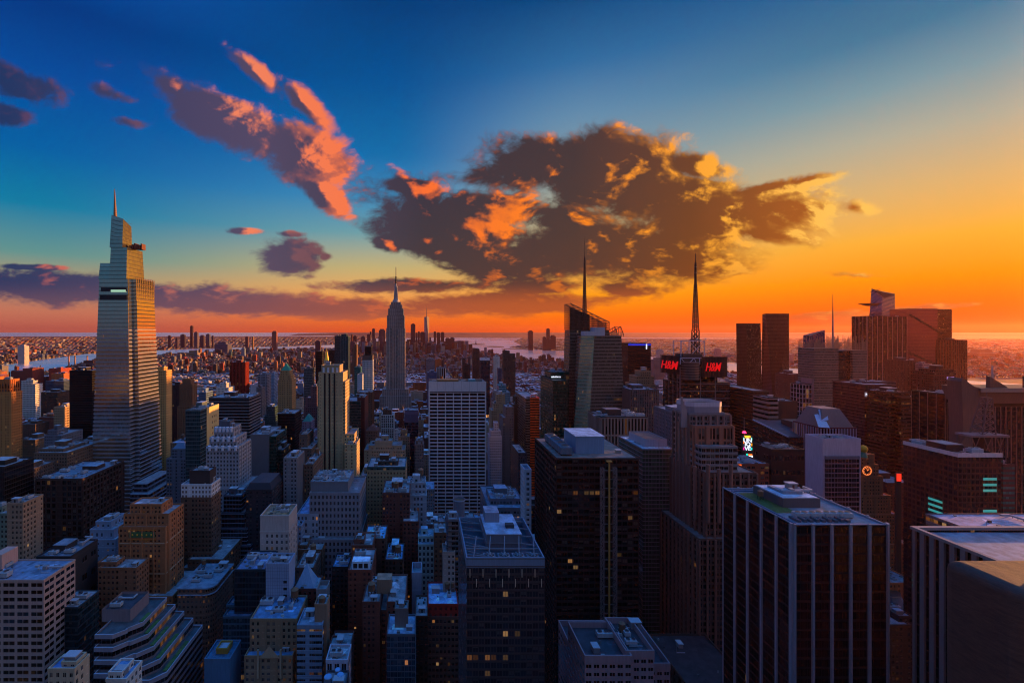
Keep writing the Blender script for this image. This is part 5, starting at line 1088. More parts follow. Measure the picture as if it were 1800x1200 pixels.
    mm.block(X(229, 535) - o2, X(262, 535) - o2, 0, 58, 0, Z(868, 535), st); mm.block(X(236, 540) - o2, X(258, 540) - o2, 5, 56, Z(868, 535), Z(850, 540), st); mm.build('facade', b)
    FOOT.append((X(229, 535), X(262, 535), 535, 593, 80))
tapered_skyscraper()

def deco_giant():
    Y = 1317; es = thing('art_deco_skyscraper', 'giant grey art deco skyscraper with stepped shoulders and needle mast', 'skyscraper', (X(695, Y), Y, 0)); ox = es.location[0]
    st = St((150, 136, 128), (40, 34, 34), bay=3.0, fl=3.9, hf=.46, vf=.74, lit=.012, pier=(1.3, .7, 2), pc=(172, 156, 144), roof=(110, 110, 116))
    m = MB()
    def t(l, r, zb, zt_, off, d, s=st): m.block(X(l, Y) - ox, X(r, Y) - ox, off, off + d, zb, zt_, s)
    t(664, 723, 0, 38, -8, 76); t(668, 722, 38, Z(696, Y), -4, 66); t(672, 718, Z(696, Y), Z(684, Y), 0, 56)
    t(679, 689, 0, Z(577, Y), 5, 44); t(700, 711.3, 0, Z(577, Y), 5, 44); t(688, 701.5, 0, Z(590, Y), 9, 40)
    t(680.2, 710.2, Z(590, Y), Z(554, Y), 9, 36); t(682, 708.5, Z(554, Y), Z(542, Y), 11, 32); t(684.5, 706, Z(542, Y), Z(535, Y), 13, 28); t(687, 703.5, Z(535, Y), Z(530, Y), 15, 24)
    m.build('facade', es)
    m = MB(); c = lin((150, 144, 140)); z0 = Z(530, Y)
    m.cyl(0, 27, 10, 10, z0, z0 + 6, col=lin((170, 170, 176)), n=16); m.cyl(0, 27, 8, 5.2, z0 + 6, z0 + 14, col=c, n=16); m.cyl(0, 27, 5.4, 4.2, z0 + 14, Z(503, Y), col=c, n=12)
    for k in range(4): a = k * 1.5708 + .785; m.bar((8 * math.cos(a), 27 + 8 * math.sin(a), z0 + 2), (4.4 * math.cos(a), 27 + 4.4 * math.sin(a), Z(504, Y)), 1.8, lin((176, 168, 160)))
    m.cyl(0, 27, 5, 3.6, Z(503, Y), Z(501, Y), col=c, n=12); m.cyl(0, 27, 3.4, 2.2, Z(501, Y), Z(497, Y), col=c, n=12)
    m.build('mooring_mast', es)
    m = MB(); m.cyl(0, 27, 2.0, 1.5, Z(497, Y), Z(484, Y), col=lin((60, 54, 54)), n=8); m.cyl(0, 27, 1.1, .9, Z(484, Y), Z(467, Y), col=lin((120, 112, 108)), n=8)
    for k in range(5): m.cyl(0, 27, 2.6, 2.6, Z(495 - k * 2.6, Y), Z(495 - k * 2.6, Y) + 1, col=lin((50, 46, 46)), n=8)
    m.build('antenna', es)
    FOOT.append((X(660, Y), X(725, Y), Y - 10, Y + 70, 380)); LANDMARKS.append((695, 540, Y, 'the art deco giant with the needle mast'))
deco_giant()

def white_grid_slab():
    Y = 611; x0, x1 = X(755, Y), X(853, Y); z = Z(672, Y); D = 36
    r = thing('office_slab', 'white travertine office slab with wide black window rows and thin white grid', 'skyscraper', ((x0 + x1) / 2, Y, 0)); hw = (x1 - x0) / 2
    st = St((20, 20, 22), (14, 14, 16), bay=hw * 2 / 7, fl=4.72, hf=1.0, vf=1.0, lit=.0, refl=.02, pier=(1.05, 1.0), band=(1.9, .8), pc=(196, 192, 198), bc=(182, 178, 186))
    m = MB(); zt = z - 13.5
    m.block(-hw, hw, 0, D, 0, zt, st, top=False); w = lin((190, 188, 192))
    m.box(-hw - .2, hw + .2, -1.05, D + .6, zt, z + 1.2, w, 'FBLR')
    for k in range(1, 7): a = -hw + k * 2 * hw / 7; m.box(a - .18, a + .18, -1.2, -1.05, zt, z + 1.2, lin((150, 148, 156)), 'FLR')
    m.box(-hw, hw, -1.12, -1.06, zt + .2, zt + 1.5, (.015, .015, .015), 'F')
    for k in (-1, 1): m.box(k * hw - (.3 if k > 0 else 1.1), k * hw + (1.1 if k > 0 else .3), -1.3, .4, 0, z + 1.25, w)
    m.build('facade', r)
    m = MB(); m.quad([(-hw, 0, z - 1.6), (hw, 0, z - 1.6), (hw, D, z - 1.6), (-hw, D, z - 1.6)], col=lin((84, 72, 60)), roof=True)
    m.box(-hw, hw, D - .6, D, z - 1.6, z + 1.2, lin((120, 116, 114))); m.build('roof', r)
    m = MB(); m.box(-26, 2, 8, 24, z - 1.6, z + 2.6, lin((118, 92, 60)), roof=True); m.build('penthouse', r)
    m = MB(); m.box(16, 25, 8, 20, z - 1.6, z + 3, lin((60, 130, 150)), roof=True); m.cyl(-20, 28, 2, 2, z + 2.6, z + 5.4, col=lin((120, 70, 40))); m.build('tank_house', r)
    for q in ((-33, 14), (6, 14), (10, 26), (-30, 28)): put('cooling_unit', r, (*q, z - 1.5))
    FOOT.append((x0, x1, Y, Y + D, z)); LANDMARKS.append((804, 672, Y, 'the white grid slab'))
white_grid_slab()

def crystalline_tower():
    Y = 560; r = thing('glass_skyscraper', 'faceted glass tower with slanted lattice crown and tall spire before the orange sky', 'skyscraper', (X(1050, Y), Y, 0)); ox = r.location[0]
    def x(px, off=0): return X(px, Y + off) - ox
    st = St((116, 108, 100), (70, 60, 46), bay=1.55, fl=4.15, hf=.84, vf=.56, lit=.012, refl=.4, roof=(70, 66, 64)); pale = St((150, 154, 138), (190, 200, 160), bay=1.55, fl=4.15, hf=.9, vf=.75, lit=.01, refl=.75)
    m = MB(); z = Z(590, Y)
    b = [(x(1000), 15, 0), (x(1024), 0, 0), (x(1107), 0, 0), (x(1110, 30), 44, 0), (x(1000, 30), 44, 0), (x(996, 20), 24, 0)]
    t = [(x(1025), 7, z), (x(1045), 0.5, z), (x(1094), 3, z), (x(1094, 30), 40, z), (x(1016, 30), 40, z), (x(1019, 10), 12, z)]
    for i in range(6):
        j = (i + 1) % 6; s_ = pale if i == 0 else st  # front-left facet's reflection is put into a paler copy of the glass
        m.quad([b[i], b[j], t[j], t[i]], s_, max(1, round(math.dist(b[i], b[j]) / 1.55)), round(z / 4.15), uv0=(i * 70, 0))
    m.quad(t, col=lin((80, 78, 80)), roof=True)
    # rear slab rising to the slanted crown
    zl, zr = Z(533, Y + 30), Z(566, Y + 30); zs = Z(580, Y + 30)
    bb = [(x(993, 30), 28, 0), (x(1075, 30), 28, 0), (x(1075, 30), 52, 0), (x(993, 30), 52, 0)]; tt = [(x(1001, 30), 28, zs), (x(1070, 30), 28, zs), (x(1070, 30), 50, zs), (x(1001, 30), 50, zs)]
    for i in range(4): j = (i + 1) % 4; m.quad([bb[i], bb[j], tt[j], tt[i]], st.but(vf=.7, lit=.02), max(1, round(math.dist(bb[i], bb[j]) / 1.55)), round(zs / 4.15), uv0=(i * 70 + 400, 0))
    m.quad(tt, col=lin((60, 58, 60)), roof=True)
    m.quad([(x(1001.6, 30), 29, zs), (x(1036, 30), 29, zs), (x(1036, 30), 29, Z(553, Y + 30)), (x(1001.6, 30), 29, Z(541, Y + 30))], st.but(col=(70, 58, 52), vf=.8), 18, 5); m.quad([(x(1036, 30), 29, zs), (x(1036, 30), 48, zs), (x(1036, 30), 48, Z(553, Y + 30)), (x(1036, 30), 29, Z(553, Y + 30))], st, 10, 4)
    m.build('facade', r)
    m = MB(); c = lin((84, 66, 54)); nz = 40
    def top(px): return zl + (zr - zl) * (px - 1001) / (1070 - 1001)
    for yy in (28, 50):
        for i in range(34):
            px = 1001 + 69 * i / 33; m.bar((x(px, 30), yy, zs), (x(px, 30), yy, top(px)), .5, c)
        for k in range(12):
            zz = zs + (zl - zs) * k / 12; pe = 1001 + 69 * min(1, (zl - zz) / (zl - zr)); m.bar((x(1001, 30), yy, zz), (x(pe, 30), yy, zz), .5, c)
        m.bar((x(1001, 30), yy, zl), (x(1070, 30), yy, zr), .9, lin((120, 100, 84)))
    for i in range(6):
        for px in (1001, 1070): m.bar((x(px, 30), 28 + i * 4.4, zs), (x(px, 30), 28 + i * 4.4, top(px)), .45, c)
    m.build('lattice_crown', r)
    m = MB(); zb, za = Z(592, Y + 20), Z(586, Y + 20)
    for yy in (20, 38):
        for i in range(10):
            px = 1069 + 27 * i / 9; m.bar((x(px, 20), yy, Z(592, Y)), (x(px, 20), yy, Z(588 - 14 * (px - 1069) / 22 if px <= 1091 else 588 - 14 * (1096 - px) / 5, Y + 20)), .45, c)
        m.bar((x(1069, 20), yy, Z(587, Y + 20)), (x(1091, 20), yy, Z(574, Y + 20)), .8, c); m.bar((x(1091, 20), yy, Z(574, Y + 20)), (x(1096, 20), yy, Z(588, Y + 20)), .8, c); m.bar((x(1069, 20), yy, Z(588, Y)), (x(1096, 20), yy, Z(588, Y)), .5, c); m.bar((x(1075, 20), yy, Z(584, Y + 20)), (x(1094, 20), yy, Z(584, Y + 20)), .5, c)
    m.bar((x(1069, 20), 20, Z(587, Y + 20)), (x(1069, 20), 38, Z(587, Y + 20)), .6, c); m.bar((x(1091, 20), 20, Z(574, Y + 20)), (x(1091, 20), 38, Z(574, Y + 20)), .6, c); m.build('east_screen', r)
    m = MB(); w = lin((176, 172, 180)); m.box(x(1050), x(1068), 8, 24, z, Z(575, Y), w); m.box(x(1031), x(1050), 8, 20, z, Z(582, Y), w); m.build('plant_house', r)
    m = MB(); lattice(m, x(1028.5, 38), 40, 4.2, .9, Z(560, Y + 38), Z(452, Y + 38), 26, .55, lin((70, 54, 50)), rings=False); m.cyl(x(1028.5, 38), 40, .7, .25, Z(560, Y + 38), Z(420, Y + 38), col=lin((70, 56, 54)), n=6); m.build('spire', r)
    FOOT.append((X(990, Y), X(1112, Y), Y, Y + 60, z)); LANDMARKS.append((1050, 560, Y, 'the faceted glass tower with the slanted crown'))
crystalline_tower()

def sign_text(parent, txt, loc, size, mat, rz=0, shear=0, sx=1, ext=.15, align='CENTER', bold=.0, name='sign_lettering'):
    cu = bpy.data.curves.new(name, 'FONT'); cu.body = txt; cu.size = size; cu.align_x = align; cu.align_y = 'CENTER'; cu.extrude = ext; cu.shear = shear; cu.offset = bold; cu.space_character = .92
    cu.materials.append(mat); tmp = bpy.data.objects.new(name, cu); COL.objects.link(tmp)
    dg = bpy.context.evaluated_depsgraph_get(); me = bpy.data.meshes.new_from_object(tmp.evaluated_get(dg)); me.name = name
    bpy.data.objects.remove(tmp)
    o = bpy.data.objects.new(name, me); COL.objects.link(o); o.parent = parent; o.location = loc; o.rotation_euler = (R(90), 0, rz); o.scale = (sx, 1, 1); return o

def antenna_tower():
    Y = 590; r = thing('office_tower', 'dark glass tower with red lettered sign frames and broadcast mast', 'skyscraper', (X(1235, Y), Y, 0)); ox = r.location[0]
    def x(px, off=0): return X(px, Y + off) - ox
    st = St((40, 38, 38), (30, 26, 24), bay=1.7, fl=3.9, hf=.86, vf=.62, lit=.03, refl=.4, roof=(50, 46, 44)); m = MB(); z1 = Z(672, Y)
    m.block(x(1194), x(1283), 0, 40, 0, z1, st); m.block(x(1198), x(1262), 1, 34, z1, Z(634, Y), st)
    m.build('facade', r)
    m = MB(); c = lin((110, 106, 110))
    for px in (1195, 1231, 1257): m.box(x(px) - .4, x(px) + .4, -.8, 0, 0, z1 + 20, c)
    for k in range(5): m.box(x(1194), x(1283), -.6, -.02, z1 - 2 - k * 9.4, z1 - 1.2 - k * 9.4, c)
    for k in range(4): m.box(x(1194) - .6, x(1194) - .02, 4 + k * 10, 4.7 + k * 10, 0, z1 + 14, c)
    m.build('mullion_frame', r)
    for px, rr, za, zb in ((1214, 12.5, 668, 636), (1267, 7, 664, 640)):
        m = MB(); ca = lin((92, 84, 80)); cb = lin((52, 46, 44)); a, b = Z(za, Y), Z(zb, Y); n = 14
        for k in range(n): m.cyl(x(px), 5, rr * (1 if k % 2 else .97), rr * (1 if k % 2 else .97), a + (b - a) * k / n, a + (b - a) * (k + 1) / n, col=ca if k % 2 else cb, n=24, cap=True)
        m.build('louvred_drum', r)
    # sign frames on the front right and the left corner
    dk = lin((48, 40, 40))
    def frame(p0, p1, za, zb, nn, name):
        m = MB(); P0, P1 = Vector((*p0, 0)), Vector((*p1, 0)); nrm = Vector(((P1 - P0).y, -(P1 - P0).x, 0)).normalized() * 1.4
        m.quad([P0 + Vector((0, 0, za)), P1 + Vector((0, 0, za)), P1 + Vector((0, 0, zb)), P0 + Vector((0, 0, zb))], col=lin((34, 26, 28)))
        for off in (nrm, -nrm):
            for i in range(nn + 1):
                q = P0 + (P1 - P0) * i / nn + off; m.bar(q + Vector((0, 0, za)), q + Vector((0, 0, zb)), .35, dk)
            for k in range(5): zz = za + (zb - za) * k / 4; m.bar(P0 + off + Vector((0, 0, zz)), P1 + off + Vector((0, 0, zz)), .35, dk)
        m.build(name, r)
    frame((x(1231), -2.5), (x(1276), -2.5), Z(662, Y), Z(627, Y), 9, 'sign_frame')
    frame((x(1186.5), 34), (x(1194), -1), Z(658, Y), Z(626, Y), 7, 'sign_frame')
    sign_text(r, 'H&M', (x(1249), -4.4, Z(645, Y)), 15, M_RED, 0, .32, .62, .3, bold=.12)
    sign_text(r, 'H&M', (x(1189) - 2.4, 14, Z(643, Y)), 15, M_RED, R(-77), .25, .95, .3, bold=.12)
    m = MB(); w = lin((180, 180, 196))
    zt = Z(629, Y)
    for a, b in ((1195, 1229), (1229, 1268)): pass
    for px in (1195, 1229, 1268): m.bar((x(px), -1, Z(640, Y)), (x(px), -1, zt), .8, w)
    m.bar((x(1195), -1, zt), (x(1268), -1, zt), .8, w)
    m.bar((x(1197), -1, zt - 1), (x(1206), -1, Z(640, Y)), .5, w); m.bar((x(1218), -1, zt - 1), (x(1209), -1, Z(640, Y)), .6, w); m.bar((x(1220), -1, zt - 1), (x(1224), -1, Z(640, Y)), .5, w)
    m.build('white_pipe_frame', r); m = MB(); zq = Z(599, Y)
    for px in (1203, 1217.5, 1245):
        for yy in (8, 26): m.bar((x(px), yy, zt), (x(px), yy, zq), .7, w)
    for yy in (8, 26): m.bar((x(1203), yy, zq), (x(1245), yy, zq), .7, w); m.bar((x(1217), yy, zt), (x(1245), yy, zq), .45, w); m.bar((x(1245), yy, zt), (x(1217), yy, zq), .45, w)
    m.bar((x(1203), 8, zq), (x(1203), 26, zq), .6, w); m.bar((x(1245), 8, zq), (x(1245), 26, zq), .6, w); m.build('white_pipe_frame', r)
    m = MB(); cx_ = x(1222.5, 15); d = lin((60, 48, 46))
    lattice(m, cx_, 15, 7.2, 6.2, Z(634, Y), Z(580, Y + 15), 7, .8, d); lattice(m, cx_, 15, 5.6, 2.2, Z(580, Y + 15), Z(500, Y + 15), 18, .7, d); lattice(m, cx_, 15, 1.8, 1.2, Z(500, Y + 15), Z(462, Y + 15), 8, .5, d)
    m.cyl(cx_, 15, .8, .35, Z(500, Y + 15), Z(445, Y + 15), col=d, n=6)
    for py, rr in ((566, 3.2), (568, 3.2), (545, 2.6), (530, 2.2), (515, 2.2), (596, 5.5), (598, 7), (480, 1.6), (470, 1.6)):
        z = Z(py, Y + 15)
        m.cyl(cx_, 15, rr, rr, z, z + 1.1, col=lin((96, 84, 84)), n=10)
    m.build('broadcast_mast', r)
    for k in range(4):
        m = MB(); m.cyl(cx_ + (-9 + k * 5.6), 6, 1.4, .4, Z(600, Y) + k % 2 * 3, Z(600, Y) + 1 + k % 2 * 3, col=lin((190, 180, 186)), n=10); m.bar((cx_ + (-9 + k * 5.6), 6, Z(600, Y) + k % 2 * 3), (cx_ + (-6 + k * 4), 9, Z(604, Y)), .4, w); m.build('dish_antenna', r)
    m = MB(); m.box(x(1200), x(1262), 2, 34, Z(634, Y), Z(632, Y), lin((70, 62, 60))); m.box(x(1206), x(1240), 6, 26, Z(632, Y), Z(622, Y), lin((58, 52, 52))); m.build('roof', r)
    FOOT.append((X(1190, Y), X(1285, Y), Y, Y + 42, z1)); LANDMARKS.append((1230, 640, Y, 'the mast-topped tower with red lettering'))
antenna_tower()

# ------------------------------------------------------------------ behind and between, centre
def one_sign(root, o, b):
    m = MB(); x0, x1, y0, y1, z, _ = b[0]; m.box(x0 - o[0], x1 - o[0], y0 - o[1] - .9, y0 - o[1] - .5, z - 3.4, z - .3, (.01, .02, .2)); m.build('blue_light_strip', root, simple('blue_strip', (.01, .02, .3), .4, 0, (.02, .05, .9), .28))
    sign_text(root, '1', (X(1136, 900) - o[0], y0 - o[1] - 1.1, z - 6), 13, M_WHITE, bold=.5)
H('black box tower with blue light strip and white numeral on its top', 900, 36, blackglass.but(col=(24, 18, 18)), [(1104, 1144, 604)], name='office_tower', cat='skyscraper', kit=1, pen=False, extra=one_sign, short='the black tower with the blue strip')
H('tan brick stepped building below the black tower with blue strip', 640, 30, tan.but(col=(150, 118, 88)), [(1116, 1152, 676), (1119, 1150, 662, 3), (1126, 1144, 653, 6)], kit=.5, short='the tan stepped building')
H('grey tower of thin dark vertical stripes below the tan stepped building', 540, 40, St((92, 82, 82), (20, 18, 20), bay=2.1, fl=3.9, hf=.6, vf=.8, pier=(.9, .5), pc=(104, 94, 94), roof=(120, 122, 134)), [(1108, 1158, 686)], kit=1, short='the dark vertically striped tower')
H('brown square-columned office block with blue rooftop coolers', 430, 34, St((60, 52, 52), (14, 13, 15), bay=3.1, fl=17, hf=.62, vf=.92, pier=(1.3, .7), band=(1.6, .5), pc=(132, 116, 108), bc=(132, 116, 108), roof=(84, 80, 82)), [(1057, 1137, 734)], kit=5, pen=True, short='the square-columned block with coolers')
def green_sign(root, o, b):
    m = MB(); x0, x1, y0, y1, z, _ = b[1]; sign_text(root, 'salesforce', (x0 - o[0] + 6.5, y0 - o[1] - .5, z - 5), 3.4, M_WHITE, bold=.05)
H('dark green glass office tower with raised rear block and small white sign', 560, 60, St((14, 60, 50), (6, 46, 38), bay=1.7, fl=4, hf=.86, vf=.7, lit=.015, refl=.35, roof=(60, 60, 60)), [(972, 998, 670), (968, 1000, 655, 26, 30, St((14, 66, 54), (10, 60, 50), bay=2, fl=4, hf=.9, vf=.9, refl=.2))], name='office_tower', cat='skyscraper', kit=1, pen=False, extra=green_sign, short='the dark green glass tower')
H('blue-grey pilastered block hidden behind the stepped brown tower', 450, 44, bluegrey.but(col=(104, 108, 118), pier=(.9, .5, 1)), [(1190, 1230, 728)], kit=.5)
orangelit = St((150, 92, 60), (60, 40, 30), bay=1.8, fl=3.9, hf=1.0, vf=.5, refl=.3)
H('brown ribbon-windowed office block with vivid orange upper right storeys', 700, 80, orangelit.but(col=(120, 96, 84)), [(924, 948, 701), (932, 948.3, 700, -.5, 20, orangelit.but(col=(230, 90, 30)))], kit=1, short='the orange-storeyed office block')  # orange reflection on the upper right storeys is put into the wall colour
H('narrow brown twin-shafted tower left of the orange-storeyed block', 760, 30, brown.but(pier=(.8, .5, 2)), [(901, 912, 712), (906, 917, 698, 4, 22)], kit=.3)
H('teal and white banded apartment block behind the tan stepped tower', 900, 34, St((110, 150, 160), (30, 90, 110), bay=1.8, fl=3.8, hf=1, vf=.55, refl=.3), [(877, 897, 690), (877, 890, 678, 4)], kit=.4)
H('tan art deco stepped tower with pale sunlit top', 760, 30, tan.but(col=(150, 128, 98)), [(864, 893, 722), (868, 889, 710, 3), (873, 888, 694, 6)], kit=.4, short='the tan art deco stepped tower')
H('grey-brown stepped tower right of the tan art deco one', 690, 34, brown.but(col=(104, 94, 92)), [(884, 903, 735), (889, 903, 716, 4)], kit=.4)
H('small white stepped apartment tower beside the white grid slab', 660, 24, white.but(col=(170, 172, 184)), [(861, 882, 768), (863, 880, 758, 3), (869, 876, 744, 6)], kit=.3, tank=False)
H('brown cornice building facing the park', 900, 30, brown.but(col=(96, 78, 70), lit=.04), [(856, 889, 797), (859, 886, 792, 4)], kit=1, short='the cornice building facing the park')
H('dark low office block along the avenue beyond the slim pale tower', 565, 46, dkbrown.but(col=(54, 52, 58)), [(911, 926, 797)], kit=1)
H('tall dark gridded apartment tower with slanted top', 1500, 30, St((70, 68, 62), (44, 48, 46), bay=3, fl=3.6, hf=.7, vf=.6, lit=.03, refl=.3), [(885, 906, 622), (885, 896, 617, 4)], name='residential_tower', cat='skyscraper', kit=.3, pen=False)
H('brown brick apartment tower with darker stripes left of the white-capped tower', 1500, 26, dkbrown.but(col=(72, 52, 46)), [(831, 843, 614)], name='residential_tower', cat='skyscraper', kit=.3)
H('dark blue-grey tower with white cap between two brown towers', 1400, 26, blueglass.but(col=(60, 64, 74), g=(36, 44, 58)), [(845, 861, 634), (845.1, 860.9, 630, .2, 25, white.but(hf=0, col=(190, 196, 210)))], name='residential_tower', cat='skyscraper', kit=0, pen=False, short='the white-capped dark tower')
H('slim white pilastered tower left of the dark gridded apartment tower', 1500, 24, white.but(pier=(1.6, .8, 2), bay=3), [(869, 878, 627)], kit=.2)
H('small blue-capped glass tower at the foot of the slim white tower', 1350, 20, blueglass, [(875.5, 882, 648)], kit=.2)
H('grey panelled tower with thin black columns beyond the white grid slab', 1400, 30, grey.but(col=(104, 104, 116)), [(749, 764, 631)], kit=.3)
H('black and white columned cube beyond the white grid slab', 1250, 30, St((20, 20, 24), (14, 14, 18), bay=6, fl=60, hf=.7, vf=.96, pier=(1.6, 1.0), pc=(190, 184, 186)), [(768, 783, 647)], kit=.3, pen=False)
H('low blue-roofed block left of the black and white cube', 1240, 30, bluegrey.but(col=(64, 76, 110)), [(751, 768, 655)], kit=.3)
H('dark brown narrow slab right of the black and white cube', 1420, 24, dkbrown, [(813, 818, 630), (818, 825, 640, 5)], kit=.2)
H('orange brick housing block in the midtown south haze', 1500, 34, orangebrick, [(765, 776, 632)], kit=.2)

# ------------------------------------------------------------------ right middle distance
H('dark ribbon-windowed tower block leaning over the lit billboards', 560, 90, St((70, 56, 50), (30, 22, 20), bay=1.8, fl=3.9, hf=1, vf=.42, lit=.004, refl=.3), [(1325, 1352, 688)], kit=1, pen=False, short='the dark block above the billboards')
H('pale slatted stair-like tower of white horizontal louvres', 530, 24, St((30, 22, 22), (20, 16, 16), bay=16, fl=5.4, hf=1, vf=.6, refl=.1, band=(2.6, .9), bc=(150, 126, 120)), [(1351, 1367, 700)], kit=0, pen=False, short='the white-louvred slab')
H('plain brown-black box behind the white-louvred slab', 545, 40, dkbrown.but(col=(58, 42, 38), hf=0), [(1367, 1402, 706)], kit=.5, pen=False)
def wedge():
    Y = 470; r = thing('wedge_building', 'dark building with long sloping glass roof behind the flat black block', 'building', (X(1400, Y), Y, 0)); ox = r.location[0]; x0, x1 = X(1385, Y) - ox, X(1462, Y) - ox
    st = St((48, 42, 42), (20, 18, 20), bay=2, fl=3.9, hf=.9, vf=.5, lit=.01); m = MB(); z0, z1 = Z(735, Y + 60), Z(768, Y)
    m.prism([(x0, 0, 0), (x1, 0, 0), (x1, 50, 0), (x0, 50, 0)], [(x0, 0, z1), (x1, 0, z1), (x1, 50, z0), (x0, 50, z0)], st, capcol=lin((60, 54, 58))); m.build('facade', r)
    m = MB(); m.bar((x0, -.3, z1 + .4), (x0, 50.3, z0 + .4), 1.2, lin((160, 156, 172))); m.box(x0 + 24, x1 + 2, 18, 40, (z0 + z1) / 2, z0 + 3, lin((56, 48, 48)), roof=True); m.build('roof', r)
    FOOT.append((x0 + ox, x1 + ox, Y, Y + 50, z0))
wedge()
H('flat black block with lit roof rim and white roof domes', 390, 22, St((36, 34, 32), (16, 15, 16), bay=3, fl=12, hf=.5, vf=.3, roof=(60, 58, 60)), [(1356, 1414, 792)], kit=2, pen=False, parapet=1.4, short='the flat black block with a lit rim')
def hip(root, o, b):
    x0, x1, y0, y1, z, _ = b[0]; x0 -= o[0]; x1 -= o[0]; y0 -= o[1]; y1 -= o[1]; zt = z + 18
    m = MB(); c = lin((128, 100, 96))
    m.prism([(x0 + 1, y0 + 1, z + .3), (x1 - 1, y0 + 1, z + .3), (x1 - 1, y1 - 1, z + .3), (x0 + 1, y1 - 1, z + .3)], [(x0 + 8, y0 + 8, zt), (x1 - 9, y0 + 8, zt), (x1 - 9, y1 - 8, zt), (x0 + 8, y1 - 8, zt)], None, col=c); m.build('ribbed_roof', root)
    m = MB(); m.quad([(x0 - 4, y0 - 2, z + 2), (x0 + 7, y0 - 2, z + 1), (x0 + 10, y0 + 10, z + 13), (x0 + 2, y0 + 10, z + 12)], col=lin((190, 190, 210))); m.quad([(x0 + 2, y0 + 3, z + 6), (x0 + 10, y0 + 3, z + 8), (x0 + 14, y0 + 10, z + 18), (x0 + 6, y0 + 10, z + 17)], col=lin((170, 174, 200))); m.build('tilted_panels', root)
H('white and maroon columned building under a ribbed brown hipped roof', 450, 34, St((110, 24, 34), (60, 8, 14), bay=2.8, fl=40, hf=.55, vf=.98, pier=(1.0, .5), pc=(150, 130, 150)), [(1443, 1505, 753)], kit=0, pen=False, extra=hip, short='the maroon columned building')
def panel_sign(root, o, b):
    m = MB(); y = b[0][2] - o[1] - .5; m.box(X(1519, 560) - o[0], X(1541, 560) - o[0], y - .3, y, Z(697, 560), Z(689, 560), (.3, .28, .3)); m.build('sign_panel', root, simple('grey_sign_panel', (.35, .32, .34), .6, 0, (.5, .42, .5), .12))
    sign_text(root, 'Postman', (X(1528.5, 560) - o[0], y - .6, Z(693, 560)), 3.6, M_WHITE, bold=.06)
H('purple-brown glass tower with small lit name panel and red reflections', 560, 44, St((84, 54, 58), (70, 40, 46), bay=1.7, fl=3.9, hf=.9, vf=.8, lit=.003, refl=.5), [(1520, 1575, 677), (1520, 1575, 672, 20, 20)], name='office_tower', cat='skyscraper', kit=1, pen=False, extra=panel_sign, short='the glass tower with a lit name panel')
H('dark red-brown ribbon tower with bright slanting roof edge', 520, 34, St((62, 34, 28), (40, 20, 14), bay=1.7, fl=4.2, hf=1, vf=.5, lit=.015, refl=.4), [(1584, 1626, 699), (1560, 1600, 690, 6, 24)], name='office_tower', cat='skyscraper', kit=2, pen=True, short='the dark red-brown ribbon tower')

def news_tower():
    Y = 760; r = thing('office_tower', 'grey screen-walled tower with spiky rod crown and slender needle mast', 'skyscraper', (X(1480, Y), Y, 0)); ox = r.location[0]
    def x(px): return X(px, Y) - ox
    st = St((128, 112, 100), (34, 28, 26), bay=1.5, fl=4.2, hf=.86, vf=.34, lit=.015, roof=(70, 60, 58)); dk = St((54, 44, 42), (30, 26, 26), bay=1.6, fl=4.2, hf=.86, vf=.7, lit=.015, refl=.3)
    m = MB(); zt = Z(612, Y); m.block(x(1432), x(1474), 0, 34, 0, zt, st); m.block(x(1474), x(1499), 5, 34, 0, zt - 4, dk); m.block(x(1499), x(1524), 0, 34, 0, zt - 3, st); m.build('facade', r)
    m = MB(); c = lin((150, 118, 92)); rr = random.Random(3)
    for i in range(46):
        px = 1432 + 92 * i / 45; hgt = 6 + rr.random() * 16
        if 1476 < px < 1484: continue
        for yy in (0, 33): m.bar((x(px), yy, zt - 4), (x(px), yy, zt + hgt), .5, c)
    for k in range(4):
        for yy in (0, 33): m.bar((x(1432), yy, zt + k * 3), (x(1524), yy, zt + k * 3), .35, c)
    m.build('rod_crown', r)
    m = MB(); m.cyl(x(1480), 17, 1.7, 1.0, zt - 4, Z(560, Y), col=lin((150, 130, 120)), n=8); m.cyl(x(1480), 17, .9, .3, Z(560, Y), Z(515, Y), col=lin((120, 96, 84)), n=6); m.build('needle_mast', r)
    FOOT.append((x(1432) + ox, x(1524) + ox, Y, Y + 36, zt)); LANDMARKS.append((1478, 610, Y, 'the grey screen-walled tower with a needle mast'))
news_tower()

def polyfrustum(label, name, Y, bp, tp, st, short=None, zs=None, parts=None, cat='skyscraper'):
    """footprints given as (px, set-back) at the bottom and top; zs = py of each top corner"""
    px_mid = sum(p[0] for p in bp) / len(bp); r = thing(name, label, cat, (X(px_mid, Y), Y, 0)); ox = r.location[0]
    m = MB(); b = [(X(p, Y + o) - ox, o, 0) for p, o in bp]; t = [(X(p, Y + o) - ox, o, Z(z_, Y + o)) for (p, o), z_ in zip(tp, zs)]
    k = len(b)
    for i in range(k):
        j = (i + 1) % k; s_ = st[i % len(st)] if isinstance(st, list) else st
        m.quad([b[i], b[j], t[j], t[i]], s_, max(1, round(math.dist(b[i][:2], b[j][:2]) / s_.bay)), max(1, round(t[i][2] / s_.fl)), uv0=(i * 60, 0))
    m.quad(t, col=lin((60, 46, 42)), roof=True); m.build('facade', r)
    FOOT.append((min(p[0] for p in b) + ox, max(p[0] for p in b) + ox, Y, Y + max(o for _, o in bp), t[0][2]))
    if parts: parts(r, ox, b, t)
    if short: LANDMARKS.append((px_mid, min(zs), Y, short))
    return r
